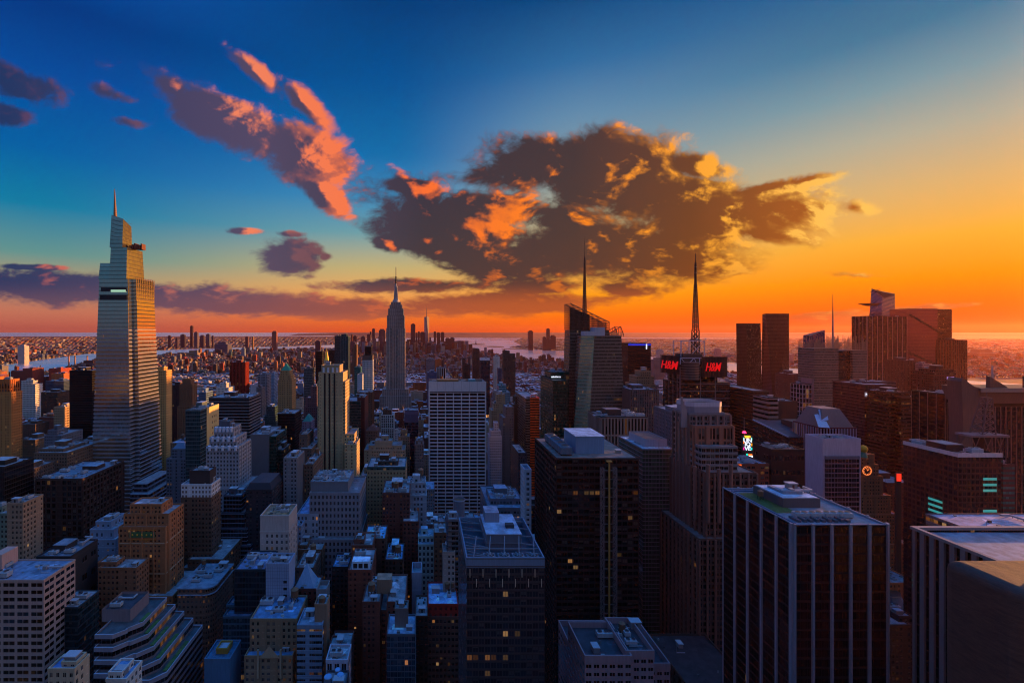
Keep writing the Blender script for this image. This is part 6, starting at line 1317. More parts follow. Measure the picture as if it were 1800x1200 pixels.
gl1 = St((70, 50, 44), (74, 50, 46), bay=2, fl=4, hf=.92, vf=.84, lit=.003, refl=.6); gl2 = St((96, 70, 70), (120, 84, 88), bay=2, fl=4, hf=.94, vf=.88, lit=.001, refl=.75); gdk = St((40, 26, 26), (34, 20, 22), bay=2, fl=4, hf=.9, vf=.84, refl=.3)
polyfrustum('dark bronze glass tower with corner lattice, shorter of the two leaning towers', 'glass_tower', 1300, [(1296, 0), (1314, -6), (1340, 0), (1340, 50), (1296, 50)], [(1294, 0), (1312, 0), (1337, 0), (1337, 50), (1294, 50)], [gl1, gdk, gdk, gl1, gdk], 'the shorter leaning bronze tower', (568, 568, 568, 568, 568))
polyfrustum('taller of the two leaning bronze glass towers, with a pale reflecting flank', 'glass_tower', 1340, [(1338, 10), (1362, -6), (1387, 0), (1387, 54), (1338, 54)], [(1340, 6), (1346, 0), (1387, 0), (1387, 54), (1340, 54)], [gl2, gl1, gl1, gl1, gdk], 'the taller leaning bronze tower', (552, 551, 551, 551, 552))
lav = St((96, 92, 120), (120, 124, 170), bay=2, fl=4.4, hf=1, vf=.72, refl=.8); lavd = St((80, 84, 112), (84, 104, 160), bay=2, fl=4.4, hf=1, vf=.72, refl=.8)
def tri_top(r, ox, b, t):
    m = MB(); cx_ = sum(p[0] for p in t) / len(t); 
    m.quad([(t[0][0] + 2, t[0][1] - .3, t[0][2] - 1), (t[1][0] - 2, t[1][1] - .3, t[1][2] - 1), ((t[0][0] * 1.4 + t[1][0] * .6) / 2, t[0][1] - .3, t[0][2] - 26)], col=(.03, .012, .012)); m.build('triangular_opening', r)
polyfrustum('lavender glass tower with folded triangular top beside the needle-mast tower', 'glass_tower', 1500, [(1411, 8), (1430, -4), (1451, 4), (1451, 40), (1411, 40)], [(1412, 8), (1425, 0), (1450, 4), (1450, 40), (1412, 40)], [lav, lavd, lav], 'the lavender glass tower', (589, 590, 580, 579, 589), tri_top)
polyfrustum('pale blue narrowing glass slab behind the needle-mast tower', 'glass_tower', 1450, [(1500, 0), (1526, 0), (1526, 40), (1500, 40)], [(1508, 0), (1526, 0), (1526, 40), (1508, 40)], lavd, None, (556, 556, 556, 556))
def deck(r, ox, b, t):
    m = MB(); Y = 1480; z = Z(535, Y)
    def x(p, o=0): return X(p, Y + o) - ox
    m.prism([(x(1528), 4, z - 4), (x(1540), -4, z - 5), (x(1541), 8, z - 5), (x(1530), 16, z - 4)], [(x(1509), 2, z + 3), (x(1541), -14, z + 4), (x(1545), 12, z + 4), (x(1520), 22, z + 3)], None, col=lin((90, 60, 50))); m.build('sky_deck', r)
    m = MB(); m.quad([(x(1533), -5.5, Z(509, Y)), (x(1572), -2.5, Z(518, Y)), (x(1551), -7, Z(524, Y))], col=(.025, .012, .012)); m.build('triangular_opening', r)
    m = MB(); m.bar((x(1540), 20, Z(512, Y)), (x(1558), 20, Z(507, Y)), 1.6, lin((100, 60, 50))); m.bar((x(1546), 20, Z(516, Y)), (x(1546), 20, Z(508, Y)), 1.4, lin((100, 60, 50))); m.build('roof_crane', r)
polyfrustum('blue-white glass tower with jutting triangular sky deck near its top', 'glass_skyscraper', 1480, [(1514, 6), (1548, -6), (1574, 0), (1574, 60), (1516, 60)], [(1532, 2), (1551, -5), (1573, 0), (1573, 50), (1532, 50)], [lavd, lav, lav, lav, lavd], 'the tower with the jutting sky deck', (507, 513, 516, 516, 508), deck)
ribdk = St((70, 40, 36), (60, 30, 26), bay=3, fl=4, hf=.86, vf=.8, lit=.02, refl=.5, pier=(1.3, 1.2, 4), pc=(150, 110, 104))
H('broad dark glass tower of pale vertical ribs below the sky-deck tower', 1250, 44, ribdk, [(1524, 1560, 556), (1560, 1594, 557, .8)], name='office_tower', cat='skyscraper', kit=.5, pen=False, short='the broad ribbed dark tower')
def spiral(root, o, b):
    m = MB(); y = b[0][2] - o[1] - 1.4; c = (.02, .012, .012)
    for k in range(12): px, py = 1597 + k * 4.9, 552 + k * 2.9; m.box(X(px, 1350) - o[0], X(px + 6, 1350) - o[0], y, y + .9, Z(py + 3, 1350), Z(py, 1350), c)
    m.build('spiral_terrace', root); m = MB()
    for k in range(9): px, py = 1594 + k * 6, 618 + k * 2.6; m.box(X(px, 1350) - o[0], X(px + 7, 1350) - o[0], y, y + .9, Z(py + 3, 1350), Z(py, 1350), c)
    m.build('spiral_terrace', root)
H('wide glossy red-pink glass tower with dark stair-stepping terraces', 1350, 50, St((110, 64, 60), (150, 90, 90), bay=2.4, fl=4.2, hf=.94, vf=.84, lit=.004, refl=.8), [(1594, 1648, 543), (1645, 1672, 544, .6, 40, St((70, 30, 20), (50, 20, 14), bay=3, fl=4, hf=.8, vf=.7, lit=.10, refl=.4))], name='glass_skyscraper', cat='skyscraper', kit=.5, pen=False, extra=spiral, short='the red-pink terraced glass tower')
H('unfinished concrete frame tower edge with open lit floors', 1380, 30, St((110, 50, 30), (40, 14, 8), bay=4, fl=4.4, hf=.8, vf=.7, lit=.14), [(1666, 1673.5, 545)], kit=0, pen=False)
H('brown ribbed tower right of the red-pink terraced tower', 1250, 40, St((84, 40, 28), (50, 22, 14), bay=3, fl=4, hf=.6, vf=.8, lit=.01, pier=(1.2, .8, 2), pc=(104, 52, 34)), [(1673, 1700, 598)], name='office_tower', cat='skyscraper', kit=.4)
H('mid-rise dark pilastered block in front of the ribbed dark tower', 1000, 40, St((80, 48, 44), (40, 22, 20), bay=3, fl=4, hf=.5, vf=.7, pier=(1, .8, 2)), [(1588, 1618, 634)], kit=.5)
H('pale pink slab tower in front of the red-pink terraced tower', 980, 30, St((170, 130, 124), (120, 84, 84), bay=2.4, fl=4, hf=.9, vf=.5, refl=.4), [(1619, 1638, 656), (1622, 1638, 640, 4)], kit=.4)
def redbill(root, o, b):
    y = b[0][2] - o[1] - .8
    m = MB(); m.box(X(1664, 650) - o[0], X(1676, 650) - o[0], y, y + .5, Z(693, 650), Z(676, 650), (.5, .05, .02)); m.build('red_screen', root, bpy.data.materials.get('red_screen_light') or simple('red_screen_light', (.3, .02, .01), .5, 0, (1, .03, .01), .7))
    m = MB(); m.box(X(1664, 650) - o[0], X(1676, 650) - o[0], y, y + .5, Z(667, 650), Z(662, 650), (.2, .15, .4)); m.build('lavender_screen', root, simple('lavender_light', (.2, .15, .3), .5, 0, (.35, .2, .6), .6))
H('red-brown hotel tower with glowing red screen near its top', 650, 30, St((90, 40, 28), (50, 20, 12), bay=2.4, fl=3.6, hf=.6, vf=.6, lit=.03), [(1640, 1681, 655), (1644, 1676, 650, 4)], name='hotel_tower', cat='skyscraper', kit=.5, extra=redbill, short='the red-brown hotel with a red screen')
H('white-framed cube stack of open glass boxes left of the needle-mast tower', 620, 20, St((40, 36, 40), (24, 24, 30), bay=4.6, fl=6, hf=.9, vf=.88, refl=.3, pier=(.7, .4), band=(.7, .45), pc=(160, 150, 156), bc=(160, 150, 156)), [(1411, 1427, 676), (1427, 1431, 668, 2, 18, white.but(hf=0, col=(120, 100, 104)))], kit=.3, pen=False)
H('dark red brick loft behind the leaning bronze towers', 950, 40, brick.but(col=(84, 40, 32)), [(1388, 1410, 658)], kit=.6)
H('red-glowing low building with bright entrance between two towers', 560, 24, St((120, 30, 24), (60, 12, 8), bay=3, fl=4, hf=.5, vf=.5, lit=.02), [(1624, 1646, 750)], kit=1, pen=False)
H('dull pink low office row right of the ribbon tower', 620, 40, St((120, 60, 50), bay=3, fl=4), [(1640, 1664, 742)], kit=1)
H('brown low-rise office with amber windows behind the striped black tower', 382, 26, brown.but(col=(128, 64, 44), lit=.05, bay=4, fl=4.2, hf=.7, vf=.5, roof=(120, 120, 136)), [(1296, 1352, 817)], kit=4, pen=False, short='the brown low-rise with amber windows')
H('dark reddish block behind the clock building', 560, 40, dkbrown.but(col=(66, 40, 38)), [(1500, 1590, 812)], kit=1)
H('tall red-brown stone block behind the turquoise-windowed tower', 500, 40, brick.but(col=(84, 46, 40)), [(1560, 1610, 850)], kit=1)
def octo():
    Y = 340; r = thing('mansard_building', 'low octagonal slate mansard building between the striped tower and the grey fins', 'building', (X(1583, Y), Y, 0)); ox = r.location[0]; m = MB(); z = Z(1054, Y)
    rr = lambda s, zz: [(s * 11 * math.cos(R(22.5 + 45 * k)), 11 + s * 11 * math.sin(R(22.5 + 45 * k)), zz) for k in range(8)]
    m.prism(rr(1.15, 0), rr(1.15, z - 8), dkbrown, cap=True); m.build('facade', r)
    m = MB(); m.prism(rr(1.1, z - 8), rr(.75, z), None, col=lin((90, 96, 112))); m.prism(rr(.8, z), rr(.8, z + 1), None, col=lin((130, 132, 140)), cap=True, capcol=lin((44, 36, 34))); m.build('mansard_roof', r)
octo()
H('low dark rooftops stepping down beside the octagonal mansard', 300, 24, dkbrown.but(col=(52, 46, 50)), [(1560, 1602, 1100), (1580, 1605, 1085, 4, 14)], kit=2)

def billboard():
    Y = 470; r = thing('billboard', 'tall lit billboard reading UN IQ VE in white with a red lamp above', 'billboard', (X(1314, Y), Y, 0))
    ox = r.location[0]; x = lambda p: X(p, Y) - ox
    m = MB(); m.box(x(1305), x(1323), .3, 2, 0, Z(768, Y), (.02, .02, .025)); m.build('screen_tower', r)
    m = MB(); m.box(x(1306), x(1322), -.2, .28, Z(792, Y), Z(766, Y), (.01, .01, .02)); m.build('screen', r, simple('screen_black', (.01, .01, .02), .3, 0, (.02, .03, .06), .3))
    yel = simple('yellow_light', (.6, .4, 0), .5, 0, (1, .5, .02), .95)
    sign_text(r, '2023', (x(1313.5), -.5, Z(767.3, Y)), 3.2, yel, bold=.12)
    for t, py, s_ in (('UN', 773.6, 5.6), ('IQ', 780.5, 5.2), ('VE', 788, 5.4)): sign_text(r, t, (x(1313.7), -.5, Z(py, Y)), s_, M_WHITE, bold=.16, sx=1.1)
    for k, (cc, px, py) in enumerate((((.0, .7, .45), 1307, 771), ((1, .25, 0), 1307, 777), ((.8, 0, .3), 1307, 788), ((0, .6, .4), 1321, 771), ((1, .3, 0), 1321, 781), ((0, .7, .5), 1321, 788.5))):
        m = MB(); m.box(x(px) - .45, x(px) + .45, -.45, -.22, Z(py + 2.2, Y), Z(py - 2.2, Y), cc); m.build('colour_strip', r, simple('colour_light', cc, .5, 0, cc, .8))
    m = MB(); m.cyl(x(1309.5), 1, 1.9, 1.2, Z(761, Y), Z(758, Y), col=(.8, 0, .1)); m.build('red_lamp', r, simple('red_lamp_light', (.8, 0, .1), .5, 0, (1, .03, .12), 2.0))
    m = MB(); m.bar((x(1309.5), 1.2, Z(766, Y)), (x(1309.5), 1.2, Z(734, Y)), .4, lin((140, 120, 120))); m.build('pole', r)
    b = thing('billboard', 'small lit billboard strip in orange, pink and white below the tall one', 'billboard', (X(1320, 455), 455, 0)); ox2 = b.location[0]; x = lambda p: X(p, 455) - ox2
    m = MB(); m.box(x(1311), x(1330), .3, 1.5, 0, Z(797, 455), (.02, .02, .02)); m.build('backing', b)
    for (a, c_, t_, u_, cc, e) in ((1312, 1314.5, 804, 797, (0, .7, .5), .8), (1316, 1322, 800, 797.5, (1, .15, 0), .9), (1324.5, 1328.5, 800, 797, (.8, 0, .4), .8), (1315, 1328, 806, 800.5, (.8, .85, .9), .8)):
        m = MB(); m.box(x(a), x(c_), -.2, .28, Z(t_, 455), Z(u_, 455), cc); m.build('lit_panel', b, simple('panel_light', cc, .5, 0, cc, e))
billboard()
def side_sign():
    Y = 380; r = thing('lit_sign', 'vertical orange-red lit sign on the corner of the amber-windowed low-rise', 'sign', (X(1298, Y), Y - 1, 0)); m = MB(); m.box(-1.6, 1.6, -.4, 0, Z(835, Y), Z(815, Y), (.8, .1, .02)); m.build('lit_face', r, simple('orange_light', (.5, .08, 0), .5, 0, (1, .12, .01), .8))
    m = MB(); m.box(-2, 2, .02, .4, Z(836, Y), Z(814, Y), (.03, .02, .02)); m.build('frame', r)
    r = thing('lit_screen', 'round-cornered red street screen beside the brick clock building', 'screen', (X(1580, 400), 400, 0)); m = MB(); z = Z(839, 400); m.box(-1.9, 1.9, -.3, 0, z - 3, z + 3.4, (.8, .1, .05)); m.build('lit_face', r, bpy.data.materials['red_screen_light']); m = MB(); m.box(-2.2, 2.2, .02, 1.5, 0, z + 3.8, (.03, .02, .02)); m.build('frame', r)
    r = thing('lit_screen', 'tall bright red screen at street level right of the ribbon tower', 'screen', (X(1644, 540), 540, 0)); m = MB(); z = Z(764, 540); m.box(-2.6, 2.6, -.3, 0, z - 6, z + 8, (.8, .1, .05)); m.build('lit_face', r, bpy.data.materials['red_screen_light']); m = MB(); m.box(-3, 3, .02, 1.5, 0, z + 8.6, (.03, .02, .02)); m.build('frame', r)
side_sign()

# ------------------------------------------------------------------ far landmarks
def far(label, px0, px1, py, Y, col, name='distant_tower', group=None, depth=None, spire=None, lit=.01, refl=.1):
    st = St(col, (40, 40, 50), bay=4, fl=5, hf=.55, vf=.55, lit=0, refl=refl); w = X(px1, Y) - X(px0, Y)
    r = thing(name, label, 'skyscraper', ((X(px0, Y) + X(px1, Y)) / 2, Y, 0), group); m = MB(); z = Z(py, Y); d = depth or max(w * .8, 22)
    m.block(-w / 2, w / 2, 0, d, 0, z, st); m.build('facade', r)
    m = MB(); m.box(-w * .32, w * .3, d * .2, d * .7, z, z + max(4, w * .18), tuple(v * .7 for v in st.col)); m.build('plant_house', r)
    if spire: m = MB(); m.cyl(0, d / 2, spire[0], spire[0] * .4, z, Z(spire[1], Y), col=st.col, n=6); m.build('spire', r)
    FOOT.append((X(px0, Y), X(px1, Y), Y, Y + d, z)); return r
def trade_tower():
    Y = 5920; r = thing('tapering_tower', 'tallest far downtown tower, tapering glass with chamfered corners and mast', 'skyscraper', (X(750, Y), Y, 0)); w = 31
    st = St((150, 140, 140), (150, 140, 150), bay=6, fl=8, hf=.9, vf=.8, refl=.7); z0, z1 = 60, Z(557, Y); m = MB()
    b = [(-w, -w, z0), (w, -w, z0), (w, w, z0), (-w, w, z0)]; t = [(0, -w, z1), (w, 0, z1), (0, w, z1), (-w, 0, z1)]
    m.block(-w, w, -w, w, 0, z0, st)
    for i in range(4):
        j = (i + 1) % 4; m.quad([b[i], b[j], t[i]], st, 10, 30); m.quad([t[i], b[j], t[j]][::1], st, 10, 30)
    m.quad([t[0], t[1], t[2], t[3]], col=lin((120, 110, 110)), roof=True); m.build('facade', r)
    m = MB(); m.cyl(0, 0, 14, 14, z1, z1 + 8, col=lin((140, 130, 130)), n=14); m.cyl(0, 0, 4.5, 2.5, z1 + 8, Z(541, Y), col=lin((120, 100, 100)), n=6); m.build('mast', r)
    FOOT.append((X(745, Y), X(755, Y), Y, Y + 60, z1))
trade_tower()
DT = [('blunt slab tower left of the tapering downtown tower', 722, 730, 570, 5600, (84, 64, 66)), ('shorter slab just right of the blunt downtown slab', 730.5, 734, 585, 5650, (96, 78, 82)), ('round-topped downtown tower left of the tapering one', 734.5, 738, 583, 5700, (80, 60, 62)),
      ('broad dark block at the left foot of the tapering downtown tower', 738.5, 747, 584.5, 5500, (76, 54, 54)), ('small grey tower at the right foot of the tapering downtown tower', 754.5, 758, 593, 5500, (104, 90, 92)), ('slim downtown tower just left of the twin harbour towers', 762.5, 766.5, 583, 5800, (80, 58, 60)),
      ('left one of the twin harbour towers', 767.5, 774, 585, 5900, (96, 68, 64)), ('right one of the twin harbour towers', 775, 781, 584.5, 5950, (104, 76, 70)), ('squat building right of the twin harbour towers', 783, 791, 595, 5600, (84, 64, 64)), ('pyramid-shouldered block at the harbour edge', 791, 799, 594, 5650, (92, 72, 72)),
      ('small pale tower at the tip of the island', 805, 811, 600, 5000, (116, 96, 100)), ('small red-brown tower on the harbour shore', 811, 815, 605, 4600, (140, 70, 50)), ('narrow downtown spire left of the art deco giant', 650, 653, 583, 6500, (88, 66, 74)), ('stepped downtown tower with thin peak', 645, 651, 588, 6400, (84, 62, 70)),
      ('square-shouldered downtown tower left of the art deco giant', 654, 659, 578, 6300, (96, 72, 78)), ('wide twin-topped block left of the art deco giant', 666, 677, 580, 6200, (104, 80, 84)), ('grey mid tower below the wide twin-topped block', 665, 673, 592, 5600, (92, 76, 90)), ('tall pale slab among the downtown cluster', 656, 661, 595, 5200, (116, 100, 110)),
      ('low wide block at the left end of downtown', 634, 642, 592, 6000, (92, 70, 76)), ('dark block above the civic centre', 620, 627, 591, 6000, (70, 50, 56)), ('square downtown block with slanted roof', 614, 624, 601, 5200, (90, 76, 92)), ('slim brick tower left of downtown', 617, 620, 588, 5900, (150, 80, 50))]
for l, a, b_, p, Y, c in DT: far(l, a, b_, p, Y, c, group='towers of far downtown')
BK = [('very tall thin dark tower far across the river', 334, 338.5, 573, 7650, (70, 46, 54)), ('grey slab right of the very tall thin tower', 341, 347, 584, 7500, (110, 100, 116)), ('dark block left of the very tall thin tower', 317, 324, 588.5, 7300, (64, 52, 70)), ('slim block at the left of the far cluster', 295, 299, 590, 7200, (74, 54, 66)),
      ('dark mid block right of the grey slab', 351, 358, 590, 7300, (76, 60, 76)), ('blue-grey block in the far cluster', 362, 368, 587.5, 7400, (84, 96, 120)), ('small far tower right of the blue-grey block', 372, 375, 590, 7300, (76, 60, 70)), ('low far block at the left of the cluster', 308, 312, 595, 6800, (80, 66, 84)),
      ('sunlit yellow slab far across the river', 443, 445.5, 592, 6300, (180, 130, 80)), ('tall lone tower across the river with sunlit face', 478, 486, 583, 5600, (150, 90, 80)), ('brick block beside the sunlit yellow slab', 431, 436, 592, 6300, (120, 74, 76)), ('plum-coloured tower right of the lone tower', 554, 563, 600, 3900, (88, 60, 70)),
      ('teal-white slab left of the lone tower', 424, 430, 612, 4300, (130, 150, 170)), ('row of tan housing slabs across the river', 327, 347, 620, 4300, (160, 130, 100)), ('tan housing slab left of the tan row', 316, 324, 621, 4350, (140, 110, 96)), ('red brick housing block right of the tan row', 352, 358, 621, 4300, (170, 70, 50)),
      ('bright red housing block across the river', 318, 326, 629, 3800, (190, 50, 44)), ('orange-lit twin housing block', 460, 467, 625, 4000, (190, 100, 60)), ('wide blue-grey housing block across the river', 377, 400, 605, 5200, (90, 92, 116))]
for l, a, b_, p, Y, c in BK: far(l, a, b_, p, Y, c, group='towers across the east river')
JC = [('tall rounded-top tower on the far harbour shore', 929, 937, 582, 6500, (64, 48, 48)), ('slim tallest tower on the far harbour shore', 961, 966.5, 578, 6700, (84, 64, 60)), ('squat tower left of the slim tallest shore tower', 954.5, 960, 592.5, 6400, (66, 50, 50)), ('round-topped block right of the slim tallest shore tower', 968, 977, 590.5, 6500, (74, 54, 52)),
      ('broad lower half of the slim tallest shore tower', 960, 968, 596, 6450, (72, 56, 56)), ('brick shore block beside the cruise ship', 993.5, 1000, 594.5, 5600, (110, 60, 50))]
for l, a, b_, p, Y, c in JC: far(l, a, b_, p, Y, c, group='towers on the far harbour shore')
far('pale ribbed slab building on the far meadow under the sunset glow', 1723, 1758, 620, 4700, (190, 130, 96), name='slab_building')
far('tall white slab tower on the river shore', 31, 43, 608, 3720, (206, 196, 196), name='slab_building')
far('white ribbed barrel-shaped building near the far river bank', 1150, 1168, 632, 2100, (140, 120, 116), name='ribbed_building')
far('pale storage block on the far river bank', 1157, 1166, 615, 3700, (190, 170, 164), name='warehouse')
far('pair of pale apartment blocks right of the broadcast mast', 1259, 1268, 614, 4300, (180, 140, 140), name='apartment_block')
far('pale apartment tower between the leaning bronze and lavender towers', 1388, 1395, 624, 3900, (170, 140, 140), name='apartment_block')
far('dark slate apartment tower left of the far brown one, midtown south', 823, 827, 628, 2000, (70, 56, 58), name='apartment_block')

# three power-station chimneys on the river
for i, px in enumerate((121, 132, 153.5)):
    Y = 3060 + i * 30; m = MB(); z = Z(625, Y); m.cyl(0, 0, 5.6, 4.2, 0, z, col=lin((176, 130, 110)), n=14, cap=True, capcol=(.03, .02, .02))
    r = thing('chimney_stack', ('leftmost', 'middle', 'rightmost')[i] + ' of the three tall river chimneys', 'chimney', (X(px, Y), Y, 0), 'chimneys by the river'); m.build('shaft', r)
    m = MB(); m.cyl(0, 0, 4.9, 4.7, z - 6, z - 1, col=lin((60, 40, 36)), n=14); m.build('dark_rim', r)
far('long brown power station hall beside the three river chimneys', 138, 166, 639, 3050, (96, 50, 48), name='power_station', depth=90)

# cruise ship
def ship():
    Y = 3950; r = thing('cruise_ship', 'white cruise ship moored on the wide river', 'ship', (X(987, Y), Y, 0)); L = 48; w = lin((214, 206, 210))
    m = MB(); hull = [(-L, 0), (-L + 8, -13), (L - 6, -13), (L, -4), (L, 4), (L - 6, 13), (-L + 8, 13)]
    m.prism([(a * .95, b * .8, .2) for a, b in hull], [(a, b, 13) for a, b in hull], None, col=w); m.build('hull', r)
    m = MB(); st = St((206, 200, 206), (40, 44, 60), bay=3, fl=3, hf=.8, vf=.45)
    m.block(-L + 14, L - 8, -11, 11, 13, 27, st); m.block(-L + 20, L - 14, -9, 9, 27, 34, st); m.build('superstructure', r)
    m = MB(); m.cyl(26, 0, 5, 4, 34, 46, col=lin((150, 130, 140)), n=10); m.build('funnel', r); m = MB(); m.bar((-20, 0, 34), (-20, 0, 46), 1.2, w); m.build('mast', r)
ship()
def statue():
    Y = 9500; r = thing('monument_statue', 'tiny statue on a star-shaped pedestal on the harbour island', 'statue', (X(836.5, Y), Y, 2)); c = lin((70, 60, 58))
    m = MB(); m.box(-22, 22, -22, 22, 0, 12, c); m.prism([(-10, -10, 12), (10, -10, 12), (10, 10, 12), (-10, 10, 12)], [(-6, -6, 47), (6, -6, 47), (6, 6, 47), (-6, 6, 47)], None, col=c); m.build('pedestal', r)
    m = MB(); m.cyl(0, 0, 6, 3.4, 47, 76, col=c, n=8); m.cyl(0, 0, 2.2, 2.2, 76, 82, col=c, n=8); m.bar((-2.5, 0, 73), (-5, 0, 90), 2.4, c); m.cyl(-5, 0, 1.8, .6, 90, 94, col=c, n=6); m.bar((3, -2, 70), (5, -3, 62), 2, c); m.build('figure', r)
statue()

# ------------------------------------------------------------------ ground, water, streets
def sheet(name, pts, z, mat):
    me = bpy.data.meshes.new(name); me.from_pydata([(x, y, z) for x, y in pts], [], [tuple(range(len(pts)))]); me.materials.append(mat)
    o = bpy.data.objects.new(name, me); COL.objects.link(o); o['kind'] = 'structure'; return o
def ground_mat():
    m, g, out = new_mat('city_ground'); geo = g.n('ShaderNodeNewGeometry'); pos = geo.outputs['Position']
    n = g.noise(pos, .0016, 8, .7); n2 = g.noise(pos, .02, 5, .7); y = g.xyz(pos)[1]
    c = g.ramp(n, [(.35, lin((34, 40, 26))), (.5, lin((58, 50, 44))), (.65, lin((92, 74, 66)))]); c2 = g.ramp(n2, [(.35, (.03, .028, .03)), (.65, (.075, .07, .07))])
    c = g.mix(g.mr(y, 900, 2400), c2, c); c = g.mix(g.mr(n2, .3, .7), c, g.mix(1.0, c, (1.5, 1.4, 1.4), 'MULTIPLY'))
    p = g.n('ShaderNodeBsdfPrincipled'); g.put(p.inputs['Base Color'], c); p.inputs['Roughness'].default_value = .85; g.nt.links.new(p.outputs[0], out.inputs[0]); return m
sheet('ground', [(-150000, -3000), (150000, -3000), (150000, 150000), (-150000, 150000)], 0, ground_mat())
def water_mat():
    m, g, out = new_mat('river_water'); geo = g.n('ShaderNodeNewGeometry'); pos = geo.outputs['Position']
    n = g.noise(g.v('MULTIPLY', pos, (.012, .004, 0)), 1, 6, .65); n2 = g.noise(g.v('MULTIPLY', pos, (.0015, .0006, 0)), 1, 4, .6)
    p = g.n('ShaderNodeBsdfPrincipled'); p.inputs['Base Color'].default_value = (.96, .96, .96, 1); p.inputs['Metallic'].default_value = .9; p.inputs['IOR'].default_value = 1.9
    g.put(p.inputs['Roughness'], g.mr(n2, .3, .7, .24, .36))
    b = g.n('ShaderNodeBump'); b.inputs['Strength'].default_value = .35; b.inputs['Distance'].default_value = 5; g.put(b.inputs['Height'], n); g.put(p.inputs['Normal'], b.outputs[0])
    g.nt.links.new(p.outputs[0], out.inputs[0]); return m
WM = water_mat()
river = [(-2000, -500), (-2150, 1500), (-2480, 2560), (-2230, 2700), (-2330, 3000), (-2620, 3650), (-2850, 5200), (-2300, 6500), (-1300, 7300), (-300, 7900), (300, 7900), (640, 7250), (760, 5000), (960, 3950), (1110, 3500), (1850, 2830), (2040, 2540), (2350, 1500), (2450, -500),
         (3300, -500), (3200, 1500), (2700, 3050), (2600, 3180), (2630, 3968), (2300, 5000), (1960, 6150), (1560, 6900), (1400, 7600), (1900, 9000), (2400, 12400), (4000, 18800), (1000, 20500), (-2200, 17500), (-1500, 13000), (-1700, 9300), (-2300, 8300), (-3500, 7000), (-3950, 5400), (-3300, 3650), (-3900, 2600), (-4300, 1500), (-4300, -500)]
sheet('water', river, .6, WM)
sheet('sea', [(-150000, 27000), (-14000, 25500), (-5200, 26500), (-3000, 30000), (-9000, 60000), (-40000, 150000), (-150000, 150000)], .6, WM)
sheet('bay_water', [(5200, 19800), (9000, 17800), (11800, 16800), (13500, 17500), (11000, 19500), (6500, 21800)], .6, WM)
isl = simple('island_ground', (.03, .03, .02), .9, noise=.3, scale=.02)
def blob(cx_, cy_, rx, ry, n=16): return [(cx_ + rx * math.cos(6.2832 * i / n) * (1 + .12 * math.sin(i * 2.3)), cy_ + ry * math.sin(6.2832 * i / n)) for i in range(n)]
sheet('island', blob(X(840, 9500), 9500, 150, 380), 2, isl); sheet('island', blob(X(870, 8000), 8000, 150, 330), 2, isl); sheet('island', blob(X(905, 6950), 6950, 210, 160), 2, isl); sheet('island', blob(X(905, 15500), 15500, 1100, 500), 2, isl)
sheet('far_shore', [(-3000, 21500), (5000, 20500), (9000, 22000), (60000, 60000), (20000, 90000), (-12000, 70000), (-6000, 30000)], 1.2, isl)
def hills():
    rr = random.Random(5); m = MB(); pts = [(-9000 + i * 1500, 33000 + 1500 * math.sin(i * .7)) for i in range(64)]
    me = bpy.data.meshes.new('hills'); v = []; f = []
    for i, (x, y) in enumerate(pts):
        h = 60 + 70 * (math.sin(i * .31) * .5 + .5) * (1 if i < 22 else .5) + rr.random() * 26; v += [(x, y - 2500, 0), (x, y, h), (x, y + 4000, 0)]
        if i: k = 3 * i; f += [(k - 3, k, k + 1, k - 2), (k - 2, k + 1, k + 2, k - 1)]
    me.from_pydata(v, [], f); me.materials.append(isl); o = bpy.data.objects.new('hills', me); COL.objects.link(o); o['kind'] = 'structure'
hills()

AVES = [-1900, -1650, -1400, -1170, -960, -790, -640, -505, -380, -270, -165, 152, 300, 430, 640, 850, 1080, 1320, 1560, 1780]
def inpoly(px, py, poly):
    inside = np.zeros(len(px), bool); n = len(poly)
    for i in range(n):
        x1, y1 = poly[i]; x2, y2 = poly[(i + 1) % n]
        c = ((y1 > py) != (y2 > py)) & (px < (x2 - x1) * (py - y1) / (y2 - y1 + 1e-9) + x1); inside ^= c
    return inside
PAVE = simple('pavement_concrete', (.16, .155, .155), .85, noise=.25, scale=.5)
def pavements():
    m = MB()
    for a, b in zip(AVES, AVES[1:]):
        for k in range(0, 22):
            y0 = 190 + k * 80; x0, x1 = a + 11, b - 11
            if x1 - x0 < 20: continue
            m.box(x0, x1, y0, y0 + 66, 0, .15, (.2, .2, .2), 'FLRT')
    o = m.build('pavement', None, PAVE); o['kind'] = 'structure'
    m = MB()
    for x in (-165, 152):
        for dx in (-3.4, 0, 3.4):
            for k in range(150): y = 250 + k * 9; m.quad([(x + dx - .08, y, .02), (x + dx + .08, y, .02), (x + dx + .08, y + 3.5, .02), (x + dx - .08, y + 3.5, .02)], col=(.7, .7, .68))
    for k in range(18):
        for x in (-165, 152):
            for i in range(8): y = 190 + k * 80 - 12; m.quad([(x - 9 + i * 2.4, y, .02), (x - 8 + i * 2.4, y, .02), (x - 8 + i * 2.4, y + 3.2, .02), (x - 9 + i * 2.4, y + 3.2, .02)], col=(.7, .7, .68))
    o = m.build('road_markings', None); o['kind'] = 'structure'
pavements()

